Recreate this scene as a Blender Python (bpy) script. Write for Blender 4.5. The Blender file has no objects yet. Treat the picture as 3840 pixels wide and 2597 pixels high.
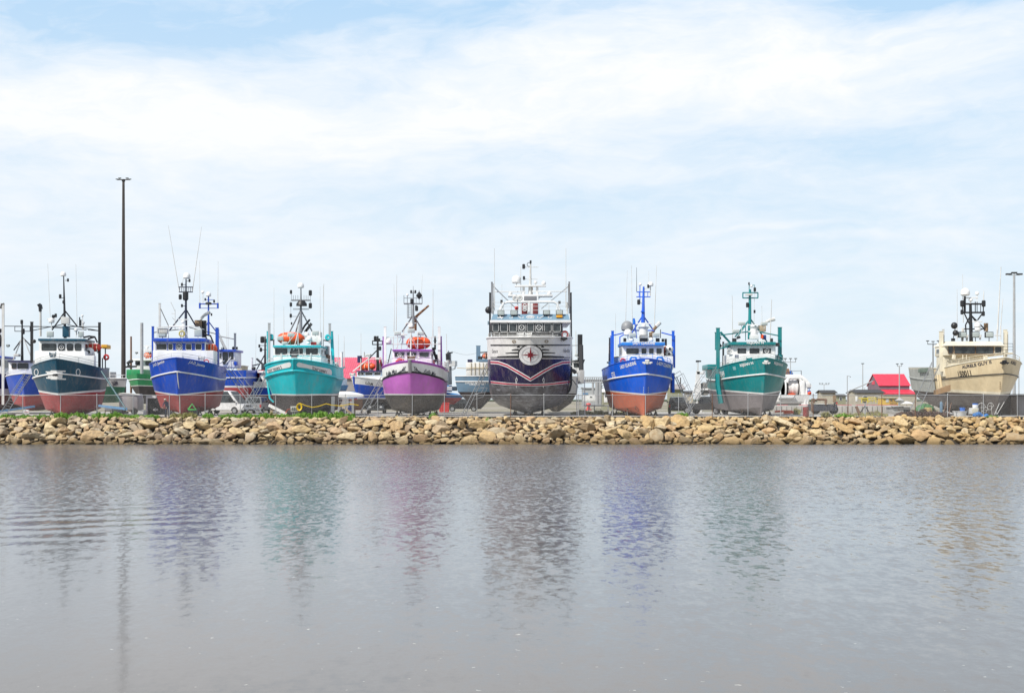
import bpy, bmesh, math, random
import numpy as np
from mathutils import Vector, Matrix
from mathutils.bvhtree import BVHTree
random.seed(7); RNG=np.random.RandomState(11)
sc=bpy.context.scene; COL=sc.collection
R=math.radians
# ---------------- camera, world, sun, exposure ----------------
F=4940.0; HC=3.86; HOR=1500.0; GZ=2.35; WPX=3840.0   # focal length in photo pixels, eye height, horizon row, yard level
cd=bpy.data.cameras.new('camera'); cam=bpy.data.objects.new('camera',cd); COL.objects.link(cam)
cam.location=(0,0,HC); cam.rotation_euler=(R(90),0,0)
cd.sensor_width=36; cd.lens=36*F/WPX; cd.shift_y=(HOR-1298.5)/WPX; cd.clip_start=.1; cd.clip_end=12000
sc.camera=cam
SUN_AZ=R(-133); SUN_EL=R(47)     # azimuth from +Y towards +X
sdir=Vector((math.sin(SUN_AZ)*math.cos(SUN_EL),math.cos(SUN_AZ)*math.cos(SUN_EL),math.sin(SUN_EL)))
ld=bpy.data.lights.new('sun','SUN'); ld.energy=4.9; ld.angle=R(.6); ld.color=(1,.955,.88)
lo=bpy.data.objects.new('sun',ld); COL.objects.link(lo); lo.rotation_euler=sdir.to_track_quat('Z','Y').to_euler(); lo.location=(0,0,60)
sc.view_settings.view_transform='Standard'; sc.view_settings.look='None'; sc.view_settings.exposure=0.12; sc.view_settings.gamma=1
sc.cycles.max_bounces=6; sc.cycles.use_denoising=True

class NG:   # small node-graph helper
    def __init__(s,nt): s.nt=nt; s.n=nt.nodes; s.l=nt.links
    def new(s,t,**k):
        n=s.n.new(t)
        for a,b in k.items(): setattr(n,a,b)
        return n
    def set(s,sock,v):
        if hasattr(v,'is_output'): s.l.new(v,sock)
        else: sock.default_value=v
    def m(s,op,a,b=0,c=None,clamp=False):
        n=s.new('ShaderNodeMath',operation=op,use_clamp=clamp); s.set(n.inputs[0],a); s.set(n.inputs[1],b)
        if c is not None: s.set(n.inputs[2],c)
        return n.outputs[0]
    def vm(s,op,a,b=(0,0,0),sc_=None):
        n=s.new('ShaderNodeVectorMath',operation=op); s.set(n.inputs[0],a); s.set(n.inputs[1],b)
        if sc_ is not None: s.set(n.inputs['Scale'],sc_)
        return n.outputs[0]
    def noise(s,vec,scale,detail=3,rough=.5,col=False,dist=0):
        n=s.new('ShaderNodeTexNoise'); s.set(n.inputs['Vector'],vec); n.inputs['Scale'].default_value=scale
        n.inputs['Detail'].default_value=detail; n.inputs['Roughness'].default_value=rough; n.inputs['Distortion'].default_value=dist
        return n.outputs['Color' if col else 'Fac']
    def ramp(s,f,stops):
        n=s.new('ShaderNodeValToRGB'); s.set(n.inputs[0],f); e=n.color_ramp.elements
        while len(e)<len(stops): e.new(.5)
        for i,(p,c) in enumerate(stops):
            e[i].position=p; e[i].color=(c,c,c,1) if not hasattr(c,'__len__') else (*c,1)
        return n.outputs[0]
    def mix(s,f,a,b,bt='MIX'):
        n=s.new('ShaderNodeMix',data_type='RGBA',blend_type=bt); s.set(n.inputs[0],f); s.set(n.inputs[6],a if hasattr(a,'is_output') else (*a,1)); s.set(n.inputs[7],b if hasattr(b,'is_output') else (*b,1))
        return n.outputs[2]
    def mapv(s,vec,scale): return s.vm('MULTIPLY',vec,scale)

world=bpy.data.worlds.new('World'); sc.world=world; world.use_nodes=True
g=NG(world.node_tree); g.n.clear()
tc=g.new('ShaderNodeTexCoord').outputs['Generated']
sep=g.new('ShaderNodeSeparateXYZ'); g.l.new(tc,sep.inputs[0]); X,Y,Z=sep.outputs
az=g.m('ARCTAN2',X,Y); hr=g.m('SQRT',g.m('ADD',g.m('MULTIPLY',X,X),g.m('MULTIPLY',Y,Y))); vv=g.m('DIVIDE',Z,g.m('MAXIMUM',hr,.05))
sky=g.new('ShaderNodeTexSky',sky_type='NISHITA'); sky.sun_disc=False; sky.sun_elevation=SUN_EL; sky.sun_rotation=SUN_AZ; sky.air_density=1.0; sky.dust_density=.6; sky.ozone_density=1.6
cv=g.new('ShaderNodeCombineXYZ'); g.l.new(az,cv.inputs[0]); g.l.new(g.m('ADD',vv,g.m('MULTIPLY',az,-.03)),cv.inputs[1])
warp=g.noise(g.mapv(cv.outputs[0],(5,14,1)),1,4,.55,col=True)
wv=g.vm('ADD',cv.outputs[0],g.vm('MULTIPLY',g.vm('SUBTRACT',warp,(.5,.5,.5)),(.16,.055,0)))
ws=g.new('ShaderNodeSeparateXYZ'); g.l.new(wv,ws.inputs[0]); wa,wy=ws.outputs[0],ws.outputs[1]
def blob(px,py,rx,ry,amp):
    a0=math.atan((px-1920)/F); v0=(1500-py)/F-.03*a0
    dx=g.m('DIVIDE',g.m('SUBTRACT',wa,a0),rx/F); dy=g.m('DIVIDE',g.m('SUBTRACT',wy,v0),ry/F)
    r2=g.m('ADD',g.m('MULTIPLY',dx,dx),g.m('MULTIPLY',dy,dy))
    return g.m('MULTIPLY',g.m('EXPONENT',g.m('MULTIPLY',r2,-1.0)),amp)
dens=.26
for bl in [(100,420,800,160,.45),(1000,520,900,150,.38),(2000,380,1000,230,.36),(2750,230,620,190,.38),(3450,330,700,150,.25),(2500,640,700,40,.22),(500,130,950,100,-.30),(1300,60,500,60,-.2),(3750,0,500,120,-.6),(900,1000,1500,160,.2),(400,780,900,150,.2),(2100,780,900,70,-.18),
           (3300,900,500,20,.22),(2800,860,300,14,.2),(3000,560,900,120,-.22),(3700,130,500,40,.3)]:
    dens=g.m('ADD',dens,blob(*bl))
up=g.m('SMOOTH_MIN',g.m('MAXIMUM',g.m('MULTIPLY',g.m('SUBTRACT',vv,.33),3),0),.35,.1)
dens=g.m('ADD',dens,up)
n1=g.noise(g.mapv(wv,(11,30,1)),1,8,.62); n2=g.noise(g.mapv(wv,(32,110,1)),1,5,.6)
dens=g.m('ADD',dens,g.m('ADD',g.m('MULTIPLY',g.m('SUBTRACT',n1,.5),1.15),g.m('MULTIPLY',g.m('SUBTRACT',n2,.5),.42)))
cf=g.ramp(dens,[(.0,0),(.4,.5),(.85,1)])
veil=g.ramp(vv,[(0.0,(7.1,8.3,9.2)),(.10,(6.9,8.2,9.3)),(.20,(6.1,7.8,9.4)),(.31,(4.9,7.1,9.4)),(.5,(3.6,5.2,7.6)),(1.0,(2.6,3.9,6.2))])
base=g.mix(.88,sky.outputs[0],veil)
cloudc=g.ramp(vv,[(0.0,(8.6,8.9,9.3)),(.3,(9.3,9.4,9.6)),(.55,(7.2,7.4,7.9)),(1,(6.0,6.3,7.0))])
final=g.mix(cf,base,cloudc)
bg=g.new('ShaderNodeBackground'); g.l.new(final,bg.inputs[0]); bg.inputs[1].default_value=.1
out=g.new('ShaderNodeOutputWorld'); g.l.new(bg.outputs[0],out.inputs[0])

# ---------------- materials ----------------
MC={}
def mat(name,fn):
    if name in MC: return MC[name]
    m=bpy.data.materials.new(name); m.use_nodes=True; g=NG(m.node_tree); b=m.node_tree.nodes['Principled BSDF']; fn(g,b); MC[name]=m; return m
def paint(name,c,rough=.38,dirt=.25,metal=0,streak=(.25,.2,.16),bump=.0):
    def f(g,b):
        tcn=g.new('ShaderNodeTexCoord').outputs['Object']
        n=g.noise(g.mapv(tcn,(1.6,1.6,.35)),1.3,6,.62); n2=g.noise(tcn,.8,4,.6)
        c2=tuple(x*.78 for x in c)
        a=g.mix(g.ramp(n2,[(.35,0),(.7,1)]),c,c2)
        k=g.m('MULTIPLY',g.ramp(n,[(.52,0),(.8,1)]),dirt)
        st=g.noise(g.mapv(tcn,(7,7,.45)),1,5,.6); k=g.m('ADD',k,g.m('MULTIPLY',g.ramp(st,[(.55,0),(.72,1)]),dirt*.9),clamp=True)
        g.l.new(g.mix(k,a,streak),b.inputs['Base Color'])
        g.l.new(g.m('ADD',g.m('MULTIPLY',n2,.25),rough-.1),b.inputs['Roughness']); b.inputs['Metallic'].default_value=metal
        if bump:
            bn=g.new('ShaderNodeBump'); bn.inputs['Strength'].default_value=bump; bn.inputs['Distance'].default_value=.05
            g.l.new(g.noise(tcn,1.2,3,.5),bn.inputs['Height']); g.l.new(bn.outputs[0],b.inputs['Normal'])
    return mat(name,f)
def antifoul(name,c,c2,scuff=(.5,.45,.42),amt=.35,rough=.6):
    def f(g,b):
        tcn=g.new('ShaderNodeTexCoord').outputs['Object']
        n=g.noise(g.mapv(tcn,(1,1,.7)),1.1,7,.68); n2=g.noise(g.mapv(tcn,(.5,.5,2.5)),2.3,5,.6); n3=g.noise(tcn,9,3,.6)
        a=g.mix(g.ramp(n,[(.38,0),(.66,1)]),c,c2)
        k=g.m('MULTIPLY',g.ramp(n2,[(.56,0),(.75,1)]),amt)
        a=g.mix(k,a,scuff)
        a=g.mix(g.m('MULTIPLY',g.ramp(n3,[(.6,0),(.75,1)]),amt*.5),a,scuff)
        g.l.new(a,b.inputs['Base Color']); b.inputs['Roughness'].default_value=rough
    return mat(name,f)
def simple(name,c,rough=.5,metal=0,emit=None,alpha=None,var=.15):
    def f(g,b):
        tcn=g.new('ShaderNodeTexCoord').outputs['Object']; n=g.noise(tcn,2.7,4,.6)
        g.l.new(g.mix(g.ramp(n,[(.3,0),(.75,1)]),c,tuple(x*(1-var*1.6) for x in c)),b.inputs['Base Color'])
        b.inputs['Roughness'].default_value=rough; b.inputs['Metallic'].default_value=metal
    return mat(name,f)
def glassmat():
    def f(g,b):
        tcn=g.new('ShaderNodeTexCoord').outputs['Object']; n=g.noise(tcn,.9,3,.6)
        g.l.new(g.ramp(n,[(.38,(.012,.014,.016)),(.5,(.05,.058,.06)),(.6,(.02,.022,.025))]),b.inputs['Base Color'])
        b.inputs['Roughness'].default_value=.06; b.inputs['Specular IOR Level'].default_value=.6
    return mat('window glass',f)
GLASS=glassmat()
WHITE=paint('white paint',(.78,.78,.77),.4,.22,streak=(.45,.38,.3)); OFFW=paint('aged white paint',(.62,.62,.6),.5,.5,streak=(.35,.28,.2))
BLACK=simple('black paint',(.018,.018,.02),.45); DARK=simple('dark steel',(.045,.047,.05),.5,.3)
GALV=paint('galvanised steel',(.42,.43,.44),.5,.35,.35); ALU=paint('aluminium',(.30,.31,.32),.42,.2,.5,streak=(.3,.3,.3))
RUST=paint('rusty steel',(.17,.09,.055),.8,.5); WOOD=simple('weathered timber',(.33,.25,.16),.85); ORANGE=paint('orange hull plastic',(.78,.09,.015),.4,.15)
BROWNP=paint('heat stained pipe',(.28,.18,.1),.6,.6,.2); LENS=simple('lamp glass',(.42,.47,.46),.15); RUB=simple('black rubber',(.02,.02,.02),.8)
RIM=simple('alloy rim',(.55,.56,.58),.3,.6); RED=paint('red paint',(.6,.03,.03),.45,.3); CONC=paint('concrete',(.46,.44,.41),.9,.5,streak=(.25,.23,.2),bump=.3)

# ---------------- mesh builder ----------------
def link(name,me,parent=None):
    o=bpy.data.objects.new(name,me); COL.objects.link(o)
    if parent is not None: o.parent=parent
    return o
def tag(o,label=None,cat=None,group=None,kind=None):
    if label: o['label']=label
    if cat: o['category']=cat
    if group: o['group']=group
    if kind: o['kind']=kind
    return o
def empty(name,loc,rz=0,label=None,cat=None,group=None):
    o=bpy.data.objects.new(name,None); COL.objects.link(o); o.location=loc; o.rotation_euler=(0,0,rz); o.empty_display_size=.3
    return tag(o,label,cat,group)
class MB:
    def __init__(s): s.v=[]; s.f=[]; s.mi=[]
    def add(s,v,f,mi=0):
        n=len(s.v); s.v+= [tuple(p) for p in v]; s.f+=[tuple(i+n for i in q) for q in f]; s.mi+=[mi]*len(f); return s
    def box(s,a,b,mi=0,bev=0,M=None):
        x0,y0,z0=[min(a[i],b[i]) for i in range(3)]; x1,y1,z1=[max(a[i],b[i]) for i in range(3)]
        v=[(x0,y0,z0),(x1,y0,z0),(x1,y1,z0),(x0,y1,z0),(x0,y0,z1),(x1,y0,z1),(x1,y1,z1),(x0,y1,z1)]
        f=[(0,3,2,1),(4,5,6,7),(0,1,5,4),(1,2,6,5),(2,3,7,6),(3,0,4,7)]
        if bev:
            bm=bmesh.new(); vs=[bm.verts.new(p) for p in v]
            for q in f: bm.faces.new([vs[i] for i in q])
            bmesh.ops.bevel(bm,geom=list(bm.edges),offset=min(bev,.45*min(x1-x0,y1-y0,z1-z0)),segments=2,affect='EDGES',profile=.6)
            bm.verts.index_update(); v=[tuple(p.co) for p in bm.verts]; f=[tuple(p.index for p in q.verts) for q in bm.faces]; bm.free()
        if M is not None: v=[tuple(M@Vector(p)) for p in v]
        return s.add(v,f,mi)
    def prism(s,poly,y0,y1,mi=0,axis='y'):
        n=len(poly); P=(lambda a,b,c:(a,c,b)) if axis=='y' else ((lambda a,b,c:(c,a,b)) if axis=='x' else (lambda a,b,c:(a,b,c)))
        v=[P(a,b,y0) for a,b in poly]+[P(a,b,y1) for a,b in poly]
        ar=sum(poly[i][0]*poly[(i+1)%n][1]-poly[(i+1)%n][0]*poly[i][1] for i in range(n))
        f=[tuple(range(n)),tuple(range(2*n-1,n-1,-1))]+[(i,i+n,(i+1)%n+n,(i+1)%n) for i in range(n)]
        if (ar<0)!=(axis in('z','x')): f=[tuple(reversed(q)) for q in f]
        return s.add(v,f,mi)
    def tube(s,pts,r,n=6,mi=0,cap=True):
        pts=[Vector(p) for p in pts]; rs=r if hasattr(r,'__len__') else [r]*len(pts)
        t0=(pts[1]-pts[0]).normalized(); up=Vector((0,0,1)) if abs(t0.z)<.9 else Vector((1,0,0))
        a=t0.cross(up).normalized(); v=[];f=[]
        for i,p in enumerate(pts):
            t=((pts[min(i+1,len(pts)-1)]-p).normalized()+(p-pts[max(i-1,0)]).normalized())
            if t.length<1e-6: t=t0
            t.normalize(); a=(a-t*a.dot(t)); a=a.normalized() if a.length>1e-6 else t.orthogonal().normalized(); b=t.cross(a)
            for k in range(n):
                an=2*math.pi*(k+.5)/n; v.append(p+(a*math.cos(an)+b*math.sin(an))*rs[i])
        for i in range(len(pts)-1):
            for k in range(n): f.append((i*n+k,i*n+(k+1)%n,(i+1)*n+(k+1)%n,(i+1)*n+k))
        if cap: f.append(tuple(range(n-1,-1,-1))); f.append(tuple((len(pts)-1)*n+k for k in range(n)))
        return s.add(v,f,mi)
    def lathe(s,prof,c,axis='z',n=12,mi=0):
        v=[];f=[]; c=Vector(c)
        for (r,h) in prof:
            for k in range(n):
                an=2*math.pi*k/n; x,y=r*math.cos(an),r*math.sin(an)
                p={'z':(x,y,h),'x':(h,x,y),'y':(y,h,x)}[axis]; v.append(c+Vector(p))
        for i in range(len(prof)-1):
            for k in range(n): f.append((i*n+k,i*n+(k+1)%n,(i+1)*n+(k+1)%n,(i+1)*n+k))
        f.append(tuple(range(n-1,-1,-1))); f.append(tuple((len(prof)-1)*n+k for k in range(n)))
        return s.add(v,f,mi)
    def ball(s,c,r,n=12,mi=0,k=6):
        rx,ry,rz=(r,r,r) if not hasattr(r,'__len__') else r
        v=[];f=[]
        for i in range(1,k):
            ph=math.pi*i/k
            for j in range(n):
                an=2*math.pi*j/n; v.append((c[0]+rx*math.sin(ph)*math.cos(an),c[1]+ry*math.sin(ph)*math.sin(an),c[2]-rz*math.cos(ph)))
        b=len(v); v.append((c[0],c[1],c[2]-rz)); v.append((c[0],c[1],c[2]+rz))
        for i in range(k-2):
            for j in range(n): f.append((i*n+j,i*n+(j+1)%n,(i+1)*n+(j+1)%n,(i+1)*n+j))
        for j in range(n): f.append((b,(j+1)%n,j)); f.append((b+1,(k-2)*n+j,(k-2)*n+(j+1)%n))
        return s.add(v,f,mi)
    def build(s,name,mats,parent=None,smooth=True,ang=35):
        me=bpy.data.meshes.new(name); me.from_pydata(s.v,[],s.f)
        for m in (mats if isinstance(mats,(list,tuple)) else [mats]): me.materials.append(m)
        if any(s.mi): me.polygons.foreach_set('material_index',s.mi)
        if smooth and me.polygons:
            me.polygons.foreach_set('use_smooth',[True]*len(me.polygons)); me.set_sharp_from_angle(angle=R(ang))
        me.update(); return link(name,me,parent)
def fine2d(v,f,h):
    # triangles cut small enough to follow a curved surface; h = largest edge in the units of v
    bm=bmesh.new(); vs=[bm.verts.new((a,b,0)) for a,b in v]
    for q in f:
        try: bm.faces.new([vs[i] for i in q])
        except ValueError: pass
    bmesh.ops.triangulate(bm,faces=bm.faces[:])
    for _ in range(6):
        E=[e for e in bm.edges if e.calc_length()>h]
        if not E: break
        bmesh.ops.subdivide_edges(bm,edges=E,cuts=1); bmesh.ops.triangulate(bm,faces=bm.faces[:])
    bm.verts.index_update(); r=([(p.co.x,p.co.y) for p in bm.verts],[tuple(p.index for p in q.verts) for q in bm.faces]); bm.free(); return r
_T={}
def text2d(s,shear=0,bold=0,italic=False):
    k=(s,shear,bold)
    if k in _T: return _T[k]
    cu=bpy.data.curves.new('t','FONT'); cu.body=s; cu.size=1; cu.shear=shear; cu.offset=bold; cu.resolution_u=3; cu.fill_mode='FRONT'
    o=bpy.data.objects.new('t',cu); COL.objects.link(o); dg=bpy.context.evaluated_depsgraph_get(); dg.update()
    me=bpy.data.meshes.new_from_object(o.evaluated_get(dg))
    v=[(p.co.x,p.co.y) for p in me.vertices]; f=[tuple(p.vertices) for p in me.polygons]
    bpy.data.objects.remove(o); bpy.data.curves.remove(cu); bpy.data.meshes.remove(me)
    x0=min(p[0] for p in v); x1=max(p[0] for p in v); y0=min(p[1] for p in v); y1=max(p[1] for p in v)
    _T[k]=([((a-x0)/(x1-x0),(b-y0)/(y1-y0)) for a,b in v],f,(x1-x0)/(y1-y0)); return _T[k]
class View:
    def __init__(s,ox,oy,k): s.o=(ox,oy); s.k=k
    def __call__(s,x,y): return s.o[0]+x*s.k, s.o[1]+y*s.k
VA=View(0,950,.47714); VB=View(480,800,.57279); VC=View(920,1030,.42629); VD=View(1380,1030,.42629); VE=View(1760,900,.50916)
VF=View(2220,970,.4646); VG=View(2600,1000,.44527); VH=View(3040,1000,.44543); VI=View(3400,980,.45786)
S1=View(0,1120,.30534); S2=View(360,1200,.2544); S3=View(780,1050,.34993); S4=View(1220,1230,.23529); S5=View(1600,1260,.21631)
S6=View(2120,1240,.2291); S7=View(2490,1300,.19087); S8=View(2900,1330,.17178); S9=View(3170,1330,.17178); PX=View(0,0,1.0)
def W(v,x,y,D):                       # a point of the place from where it was measured and how far away it stands
    px,py=v(x,y); return Vector(((px-1920)/F*D,D,HC+(HOR-py)/F*D))
def WX(v,x,D): return (v(x,0)[0]-1920)/F*D
def WZ(v,y,D): return HC+(HOR-v(0,y)[1])/F*D
# ---------------- ground, water, bank ----------------
def grid(name,x0,x1,y0,y1,z,m,nx=1,ny=1):
    b=MB(); v=[(x0+(x1-x0)*i/nx,y0+(y1-y0)*j/ny,z) for j in range(ny+1) for i in range(nx+1)]
    f=[(j*(nx+1)+i,j*(nx+1)+i+1,(j+1)*(nx+1)+i+1,(j+1)*(nx+1)+i) for j in range(ny) for i in range(nx)]
    return b.add(v,f).build(name,m,smooth=False)
def watermat(g,b):
    P=g.new('ShaderNodeNewGeometry').outputs['Position']
    rough=g.noise(g.mapv(P,(.035,.02,1)),1,2,.5); sp=g.new('ShaderNodeSeparateXYZ'); g.l.new(P,sp.inputs[0])
    nearx=g.m('ADD',g.m('MULTIPLY',g.m('DIVIDE',sp.outputs[0],g.m('MAXIMUM',sp.outputs[1],5)),1.1),.55)   # breezier to the right and farther out
    far=g.ramp(g.m('DIVIDE',sp.outputs[1],120),[(.12,.035),(.24,.12),(.36,.34),(.55,.9),(1,1.1)])
    amp=g.m('MULTIPLY',g.m('MULTIPLY',g.m('ADD',g.m('MULTIPLY',nearx,1.15),rough),far),3.7)
    a=g.vm('SUBTRACT',g.noise(g.mapv(P,(6,8.5,1)),1,3,.65,col=True),(.5,.5,.5))
    c=g.vm('SUBTRACT',g.noise(g.mapv(P,(4.4,1.9,1)),1,3,.62,col=True),(.5,.5,.5))
    d=g.vm('SUBTRACT',g.noise(g.mapv(P,(15,26,1)),1,2,.6,col=True),(.5,.5,.5))
    t=g.vm('ADD',g.vm('ADD',g.vm('SCALE',a,sc_=.15),g.vm('SCALE',c,sc_=.30)),g.vm('SCALE',d,sc_=.10))
    e_=g.vm('SUBTRACT',g.noise(g.mapv(P,(2.3,.95,1)),1,2,.55,col=True),(.5,.5,.5)); t=g.vm('ADD',t,g.vm('SCALE',e_,sc_=g.m('MULTIPLY',g.m('MAXIMUM',nearx,0),.17)))
    t=g.vm('SCALE',t,sc_=amp)
    ts=g.new('ShaderNodeSeparateXYZ'); g.l.new(t,ts.inputs[0]); kk=g.ramp(g.m('DIVIDE',sp.outputs[1],120),[(.2,0),(.4,.6),(1,.9)])   # at a low angle only the near faces of the wavelets show
    ty_=g.m('SUBTRACT',g.m('MULTIPLY',ts.outputs[1],g.m('SUBTRACT',1.0,kk)),g.m('MULTIPLY',g.m('ABSOLUTE',ts.outputs[1]),kk))
    tcb=g.new('ShaderNodeCombineXYZ'); g.l.new(ts.outputs[0],tcb.inputs[0]); g.l.new(ty_,tcb.inputs[1]); t=tcb.outputs[0]
    # a small wake running in at the left
    wx=g.m('DIVIDE',g.m('ADD',sp.outputs[0],14.0),4.5); wy=g.m('DIVIDE',g.m('SUBTRACT',sp.outputs[1],41.0),8.0)
    mk=g.m('EXPONENT',g.m('MULTIPLY',g.m('ADD',g.m('MULTIPLY',wx,wx),g.m('MULTIPLY',wy,wy)),-1.0))
    ph=g.m('ADD',g.m('MULTIPLY',sp.outputs[1],2.7),g.m('ADD',g.m('MULTIPLY',sp.outputs[0],-1.2),g.m('MULTIPLY',g.noise(g.mapv(P,(.3,.3,1)),1,2,.5),7)))
    cw=g.new('ShaderNodeCombineXYZ'); g.l.new(g.m('MULTIPLY',g.m('MULTIPLY',g.m('SINE',ph),mk),.028),cw.inputs[1]); t=g.vm('ADD',t,cw.outputs[0])
    t=g.vm('ADD',g.vm('MULTIPLY',t,(1,1,0)),(0,0,1)); t=g.vm('NORMALIZE',t)
    g.l.new(t,b.inputs['Normal'])
    bed=g.noise(g.mapv(P,(.25,.12,1)),1,5,.6); speck=g.noise(P,6,2,.5)
    c0=g.mix(g.ramp(bed,[(.35,0),(.7,1)]),(.095,.098,.105),(.13,.128,.13))
    c0=g.mix(g.ramp(g.m('DIVIDE',sp.outputs[1],120),[(.13,1),(.30,0)]),c0,(.11,.10,.092))
    c0=g.mix(g.ramp(speck,[(.72,0),(.75,.8)]),c0,(.45,.44,.4))
    g.l.new(c0,b.inputs['Base Color']); b.inputs['Roughness'].default_value=.10; b.inputs['IOR'].default_value=1.333
tag(grid('water',-1500,1500,-200,119,0,mat('harbour water',watermat)),kind='structure')
def groundmat(g,b):
    P=g.new('ShaderNodeNewGeometry').outputs['Position']
    n=g.noise(g.mapv(P,(.03,.03,1)),1,6,.65); n2=g.noise(P,.9,5,.7)
    c=g.ramp(n,[(.36,(.11,.13,.06)),(.46,(.24,.21,.13)),(.55,(.33,.30,.25)),(.7,(.36,.33,.28))])
    g.l.new(g.mix(g.m('MULTIPLY',n2,.35),c,(.14,.12,.1)),b.inputs['Base Color']); b.inputs['Roughness'].default_value=.95
tag(grid('ground',-3000,3000,120.2,6000,GZ,mat('gravel and dry grass',groundmat)),kind='structure')
def pavemat(g,b):
    P=g.new('ShaderNodeNewGeometry').outputs['Position']
    n=g.noise(g.mapv(P,(.15,.3,1)),1,6,.65); n2=g.noise(P,3,4,.7)
    c=g.ramp(n,[(.3,(.30,.285,.26)),(.6,(.42,.40,.37))])
    g.l.new(g.mix(g.m('MULTIPLY',g.ramp(n2,[(.5,0),(.8,1)]),.5),c,(.2,.18,.16)),b.inputs['Base Color']); b.inputs['Roughness'].default_value=.9
tag(grid('yard_pavement',-90,90,121.4,172,GZ+.004,mat('worn concrete yard',pavemat)),kind='structure')
# embankment under the stones; soil darkened to paint shade into the gaps
def bankmat(g,b):
    P=g.new('ShaderNodeNewGeometry').outputs['Position']; n=g.noise(P,1.2,5,.7)
    g.l.new(g.ramp(n,[(.35,(.02,.016,.012)),(.65,(.06,.048,.034))]),b.inputs['Base Color']); b.inputs['Roughness'].default_value=1
bk=MB(); xs=np.arange(-75,75.1,.6); prof=[(114.2,-.7),(115.4,-.25),(116.4,.35),(117.6,1.0),(118.8,1.65),(119.8,2.15),(120.6,2.33),(121.4,2.34)]
vs=[]
for y,z in prof:
    for x in xs: vs.append((x,y+RNG.uniform(-.15,.15),z+ (RNG.uniform(-.3,-.1) if y<121 else 0)))
n=len(xs); bk.add(vs,[(j*n+i,j*n+i+1,(j+1)*n+i+1,(j+1)*n+i) for j in range(len(prof)-1) for i in range(n-1)])
tag(bk.build('embankment',mat('bank soil with gap shade',bankmat)),kind='structure')
# ---- riprap boulders ----
def ico(sub):
    bm=bmesh.new(); bmesh.ops.create_icosphere(bm,subdivisions=sub,radius=1); bm.verts.index_update()
    v=np.array([p.co[:] for p in bm.verts]); f=[tuple(q.index for q in p.verts) for p in bm.faces]; bm.free(); return v/np.linalg.norm(v,axis=1)[:,None],f
I3=ico(4); I2=ico(3)
def rockmat(g,b):
    P=g.new('ShaderNodeNewGeometry').outputs['Position']; at=g.new('ShaderNodeAttribute',attribute_name='tone'); s=g.new('ShaderNodeSeparateColor'); g.l.new(at.outputs['Color'],s.inputs[0])
    n=g.noise(g.mapv(P,(1.3,1.3,2.6)),1.7,7,.68); nf=g.noise(g.mapv(P,(2,2,5)),4,6,.75)
    c=g.ramp(s.outputs[0],[(.0,(.66,.55,.35)),(.25,(.60,.44,.21)),(.45,(.50,.33,.14)),(.6,(.52,.33,.18)),(.74,(.40,.34,.24)),(.86,(.20,.125,.07)),(1.0,(.70,.62,.44))])
    c=g.mix(g.ramp(n,[(.42,0),(.62,.85)]),c,(.25,.15,.07))
    zx=g.new('ShaderNodeSeparateXYZ'); g.l.new(P,zx.inputs[0]); warm=g.ramp(g.m('ADD',g.m('DIVIDE',zx.outputs[0],90),.5),[(.2,0),(.9,1)])   # the bank was topped up with yellower stone to the right
    c=g.mix(g.m('MULTIPLY',warm,.75),g.mix(.15,c,(.50,.47,.38)),g.mix(.25,c,(.66,.42,.13)))
    c=g.mix(g.ramp(nf,[(.5,0),(.8,.55)]),c,(.68,.62,.48))
    c=g.mix(g.ramp(nf,[(.22,.7),(.36,0)]),c,(.12,.085,.055))
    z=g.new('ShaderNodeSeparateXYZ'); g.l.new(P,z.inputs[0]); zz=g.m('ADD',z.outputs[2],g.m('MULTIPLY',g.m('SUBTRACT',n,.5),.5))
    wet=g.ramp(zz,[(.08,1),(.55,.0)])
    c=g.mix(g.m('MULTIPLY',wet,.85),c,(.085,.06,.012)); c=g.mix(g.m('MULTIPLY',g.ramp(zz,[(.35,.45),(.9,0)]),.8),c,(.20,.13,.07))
    g.l.new(c,b.inputs['Base Color']); b.inputs['Roughness'].default_value=.9
    bn=g.new('ShaderNodeBump'); bn.inputs['Strength'].default_value=1.0; bn.inputs['Distance'].default_value=.11; g.l.new(g.m('ADD',nf,n),bn.inputs['Height']); g.l.new(bn.outputs[0],b.inputs['Normal'])
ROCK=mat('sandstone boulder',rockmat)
def rockverts(base,r,c,flat):
    v,f=base; k=RNG.randint(6,12); nn=RNG.normal(size=(k,3)); nn/=np.linalg.norm(nn,axis=1)[:,None]
    nn=np.vstack([nn,[[0,0,1],[0,0,-1]]]); d=RNG.uniform(.52,1.0,size=k+2); d[-2:]=RNG.uniform(.75,1,2)
    q=v@nn.T; rad=np.where(q>.05,d/np.maximum(q,.05),9).min(axis=1); rad=np.minimum(rad,1.45)
    ph=RNG.uniform(0,6.28,3); rad*=1+.03*np.sin(v@np.array([5,7,4])+ph[0])+.02*np.sin(v@np.array([-9,6,11])+ph[1])
    p=v*rad[:,None]*np.array([1,RNG.uniform(.65,.95),flat])
    a=RNG.uniform(0,6.28); tx=RNG.normal(0,.3); ty=RNG.normal(.12,.28)
    M=(Matrix.Rotation(tx,3,'Y')@Matrix.Rotation(ty,3,'X')@Matrix.Rotation(a,3,'Z')); M=np.array(M)
    return (p*r)@M.T+np.array(c)
def slope_z(y): return float(np.interp(y,[p[0] for p in prof],[p[1] for p in prof]))
cand=[]
def try_rock(r,ymin,ymax,k=.72):
    x=RNG.uniform(-60,60); y=RNG.uniform(ymin,ymax)
    for (a,b_,rr) in cand:
        if abs(a-x)<2.2 and (a-x)**2+((b_-y)*1.15)**2<(k*(r+rr))**2: return
    cand.append((x,y,r))
for _ in range(90): try_rock(RNG.uniform(.66,.9),115.6,119.3)
for _ in range(110): try_rock(RNG.uniform(.5,.66),115.6,119.4)
for _ in range(3500): try_rock(RNG.uniform(.30,.48),115.2,120.2)
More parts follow.
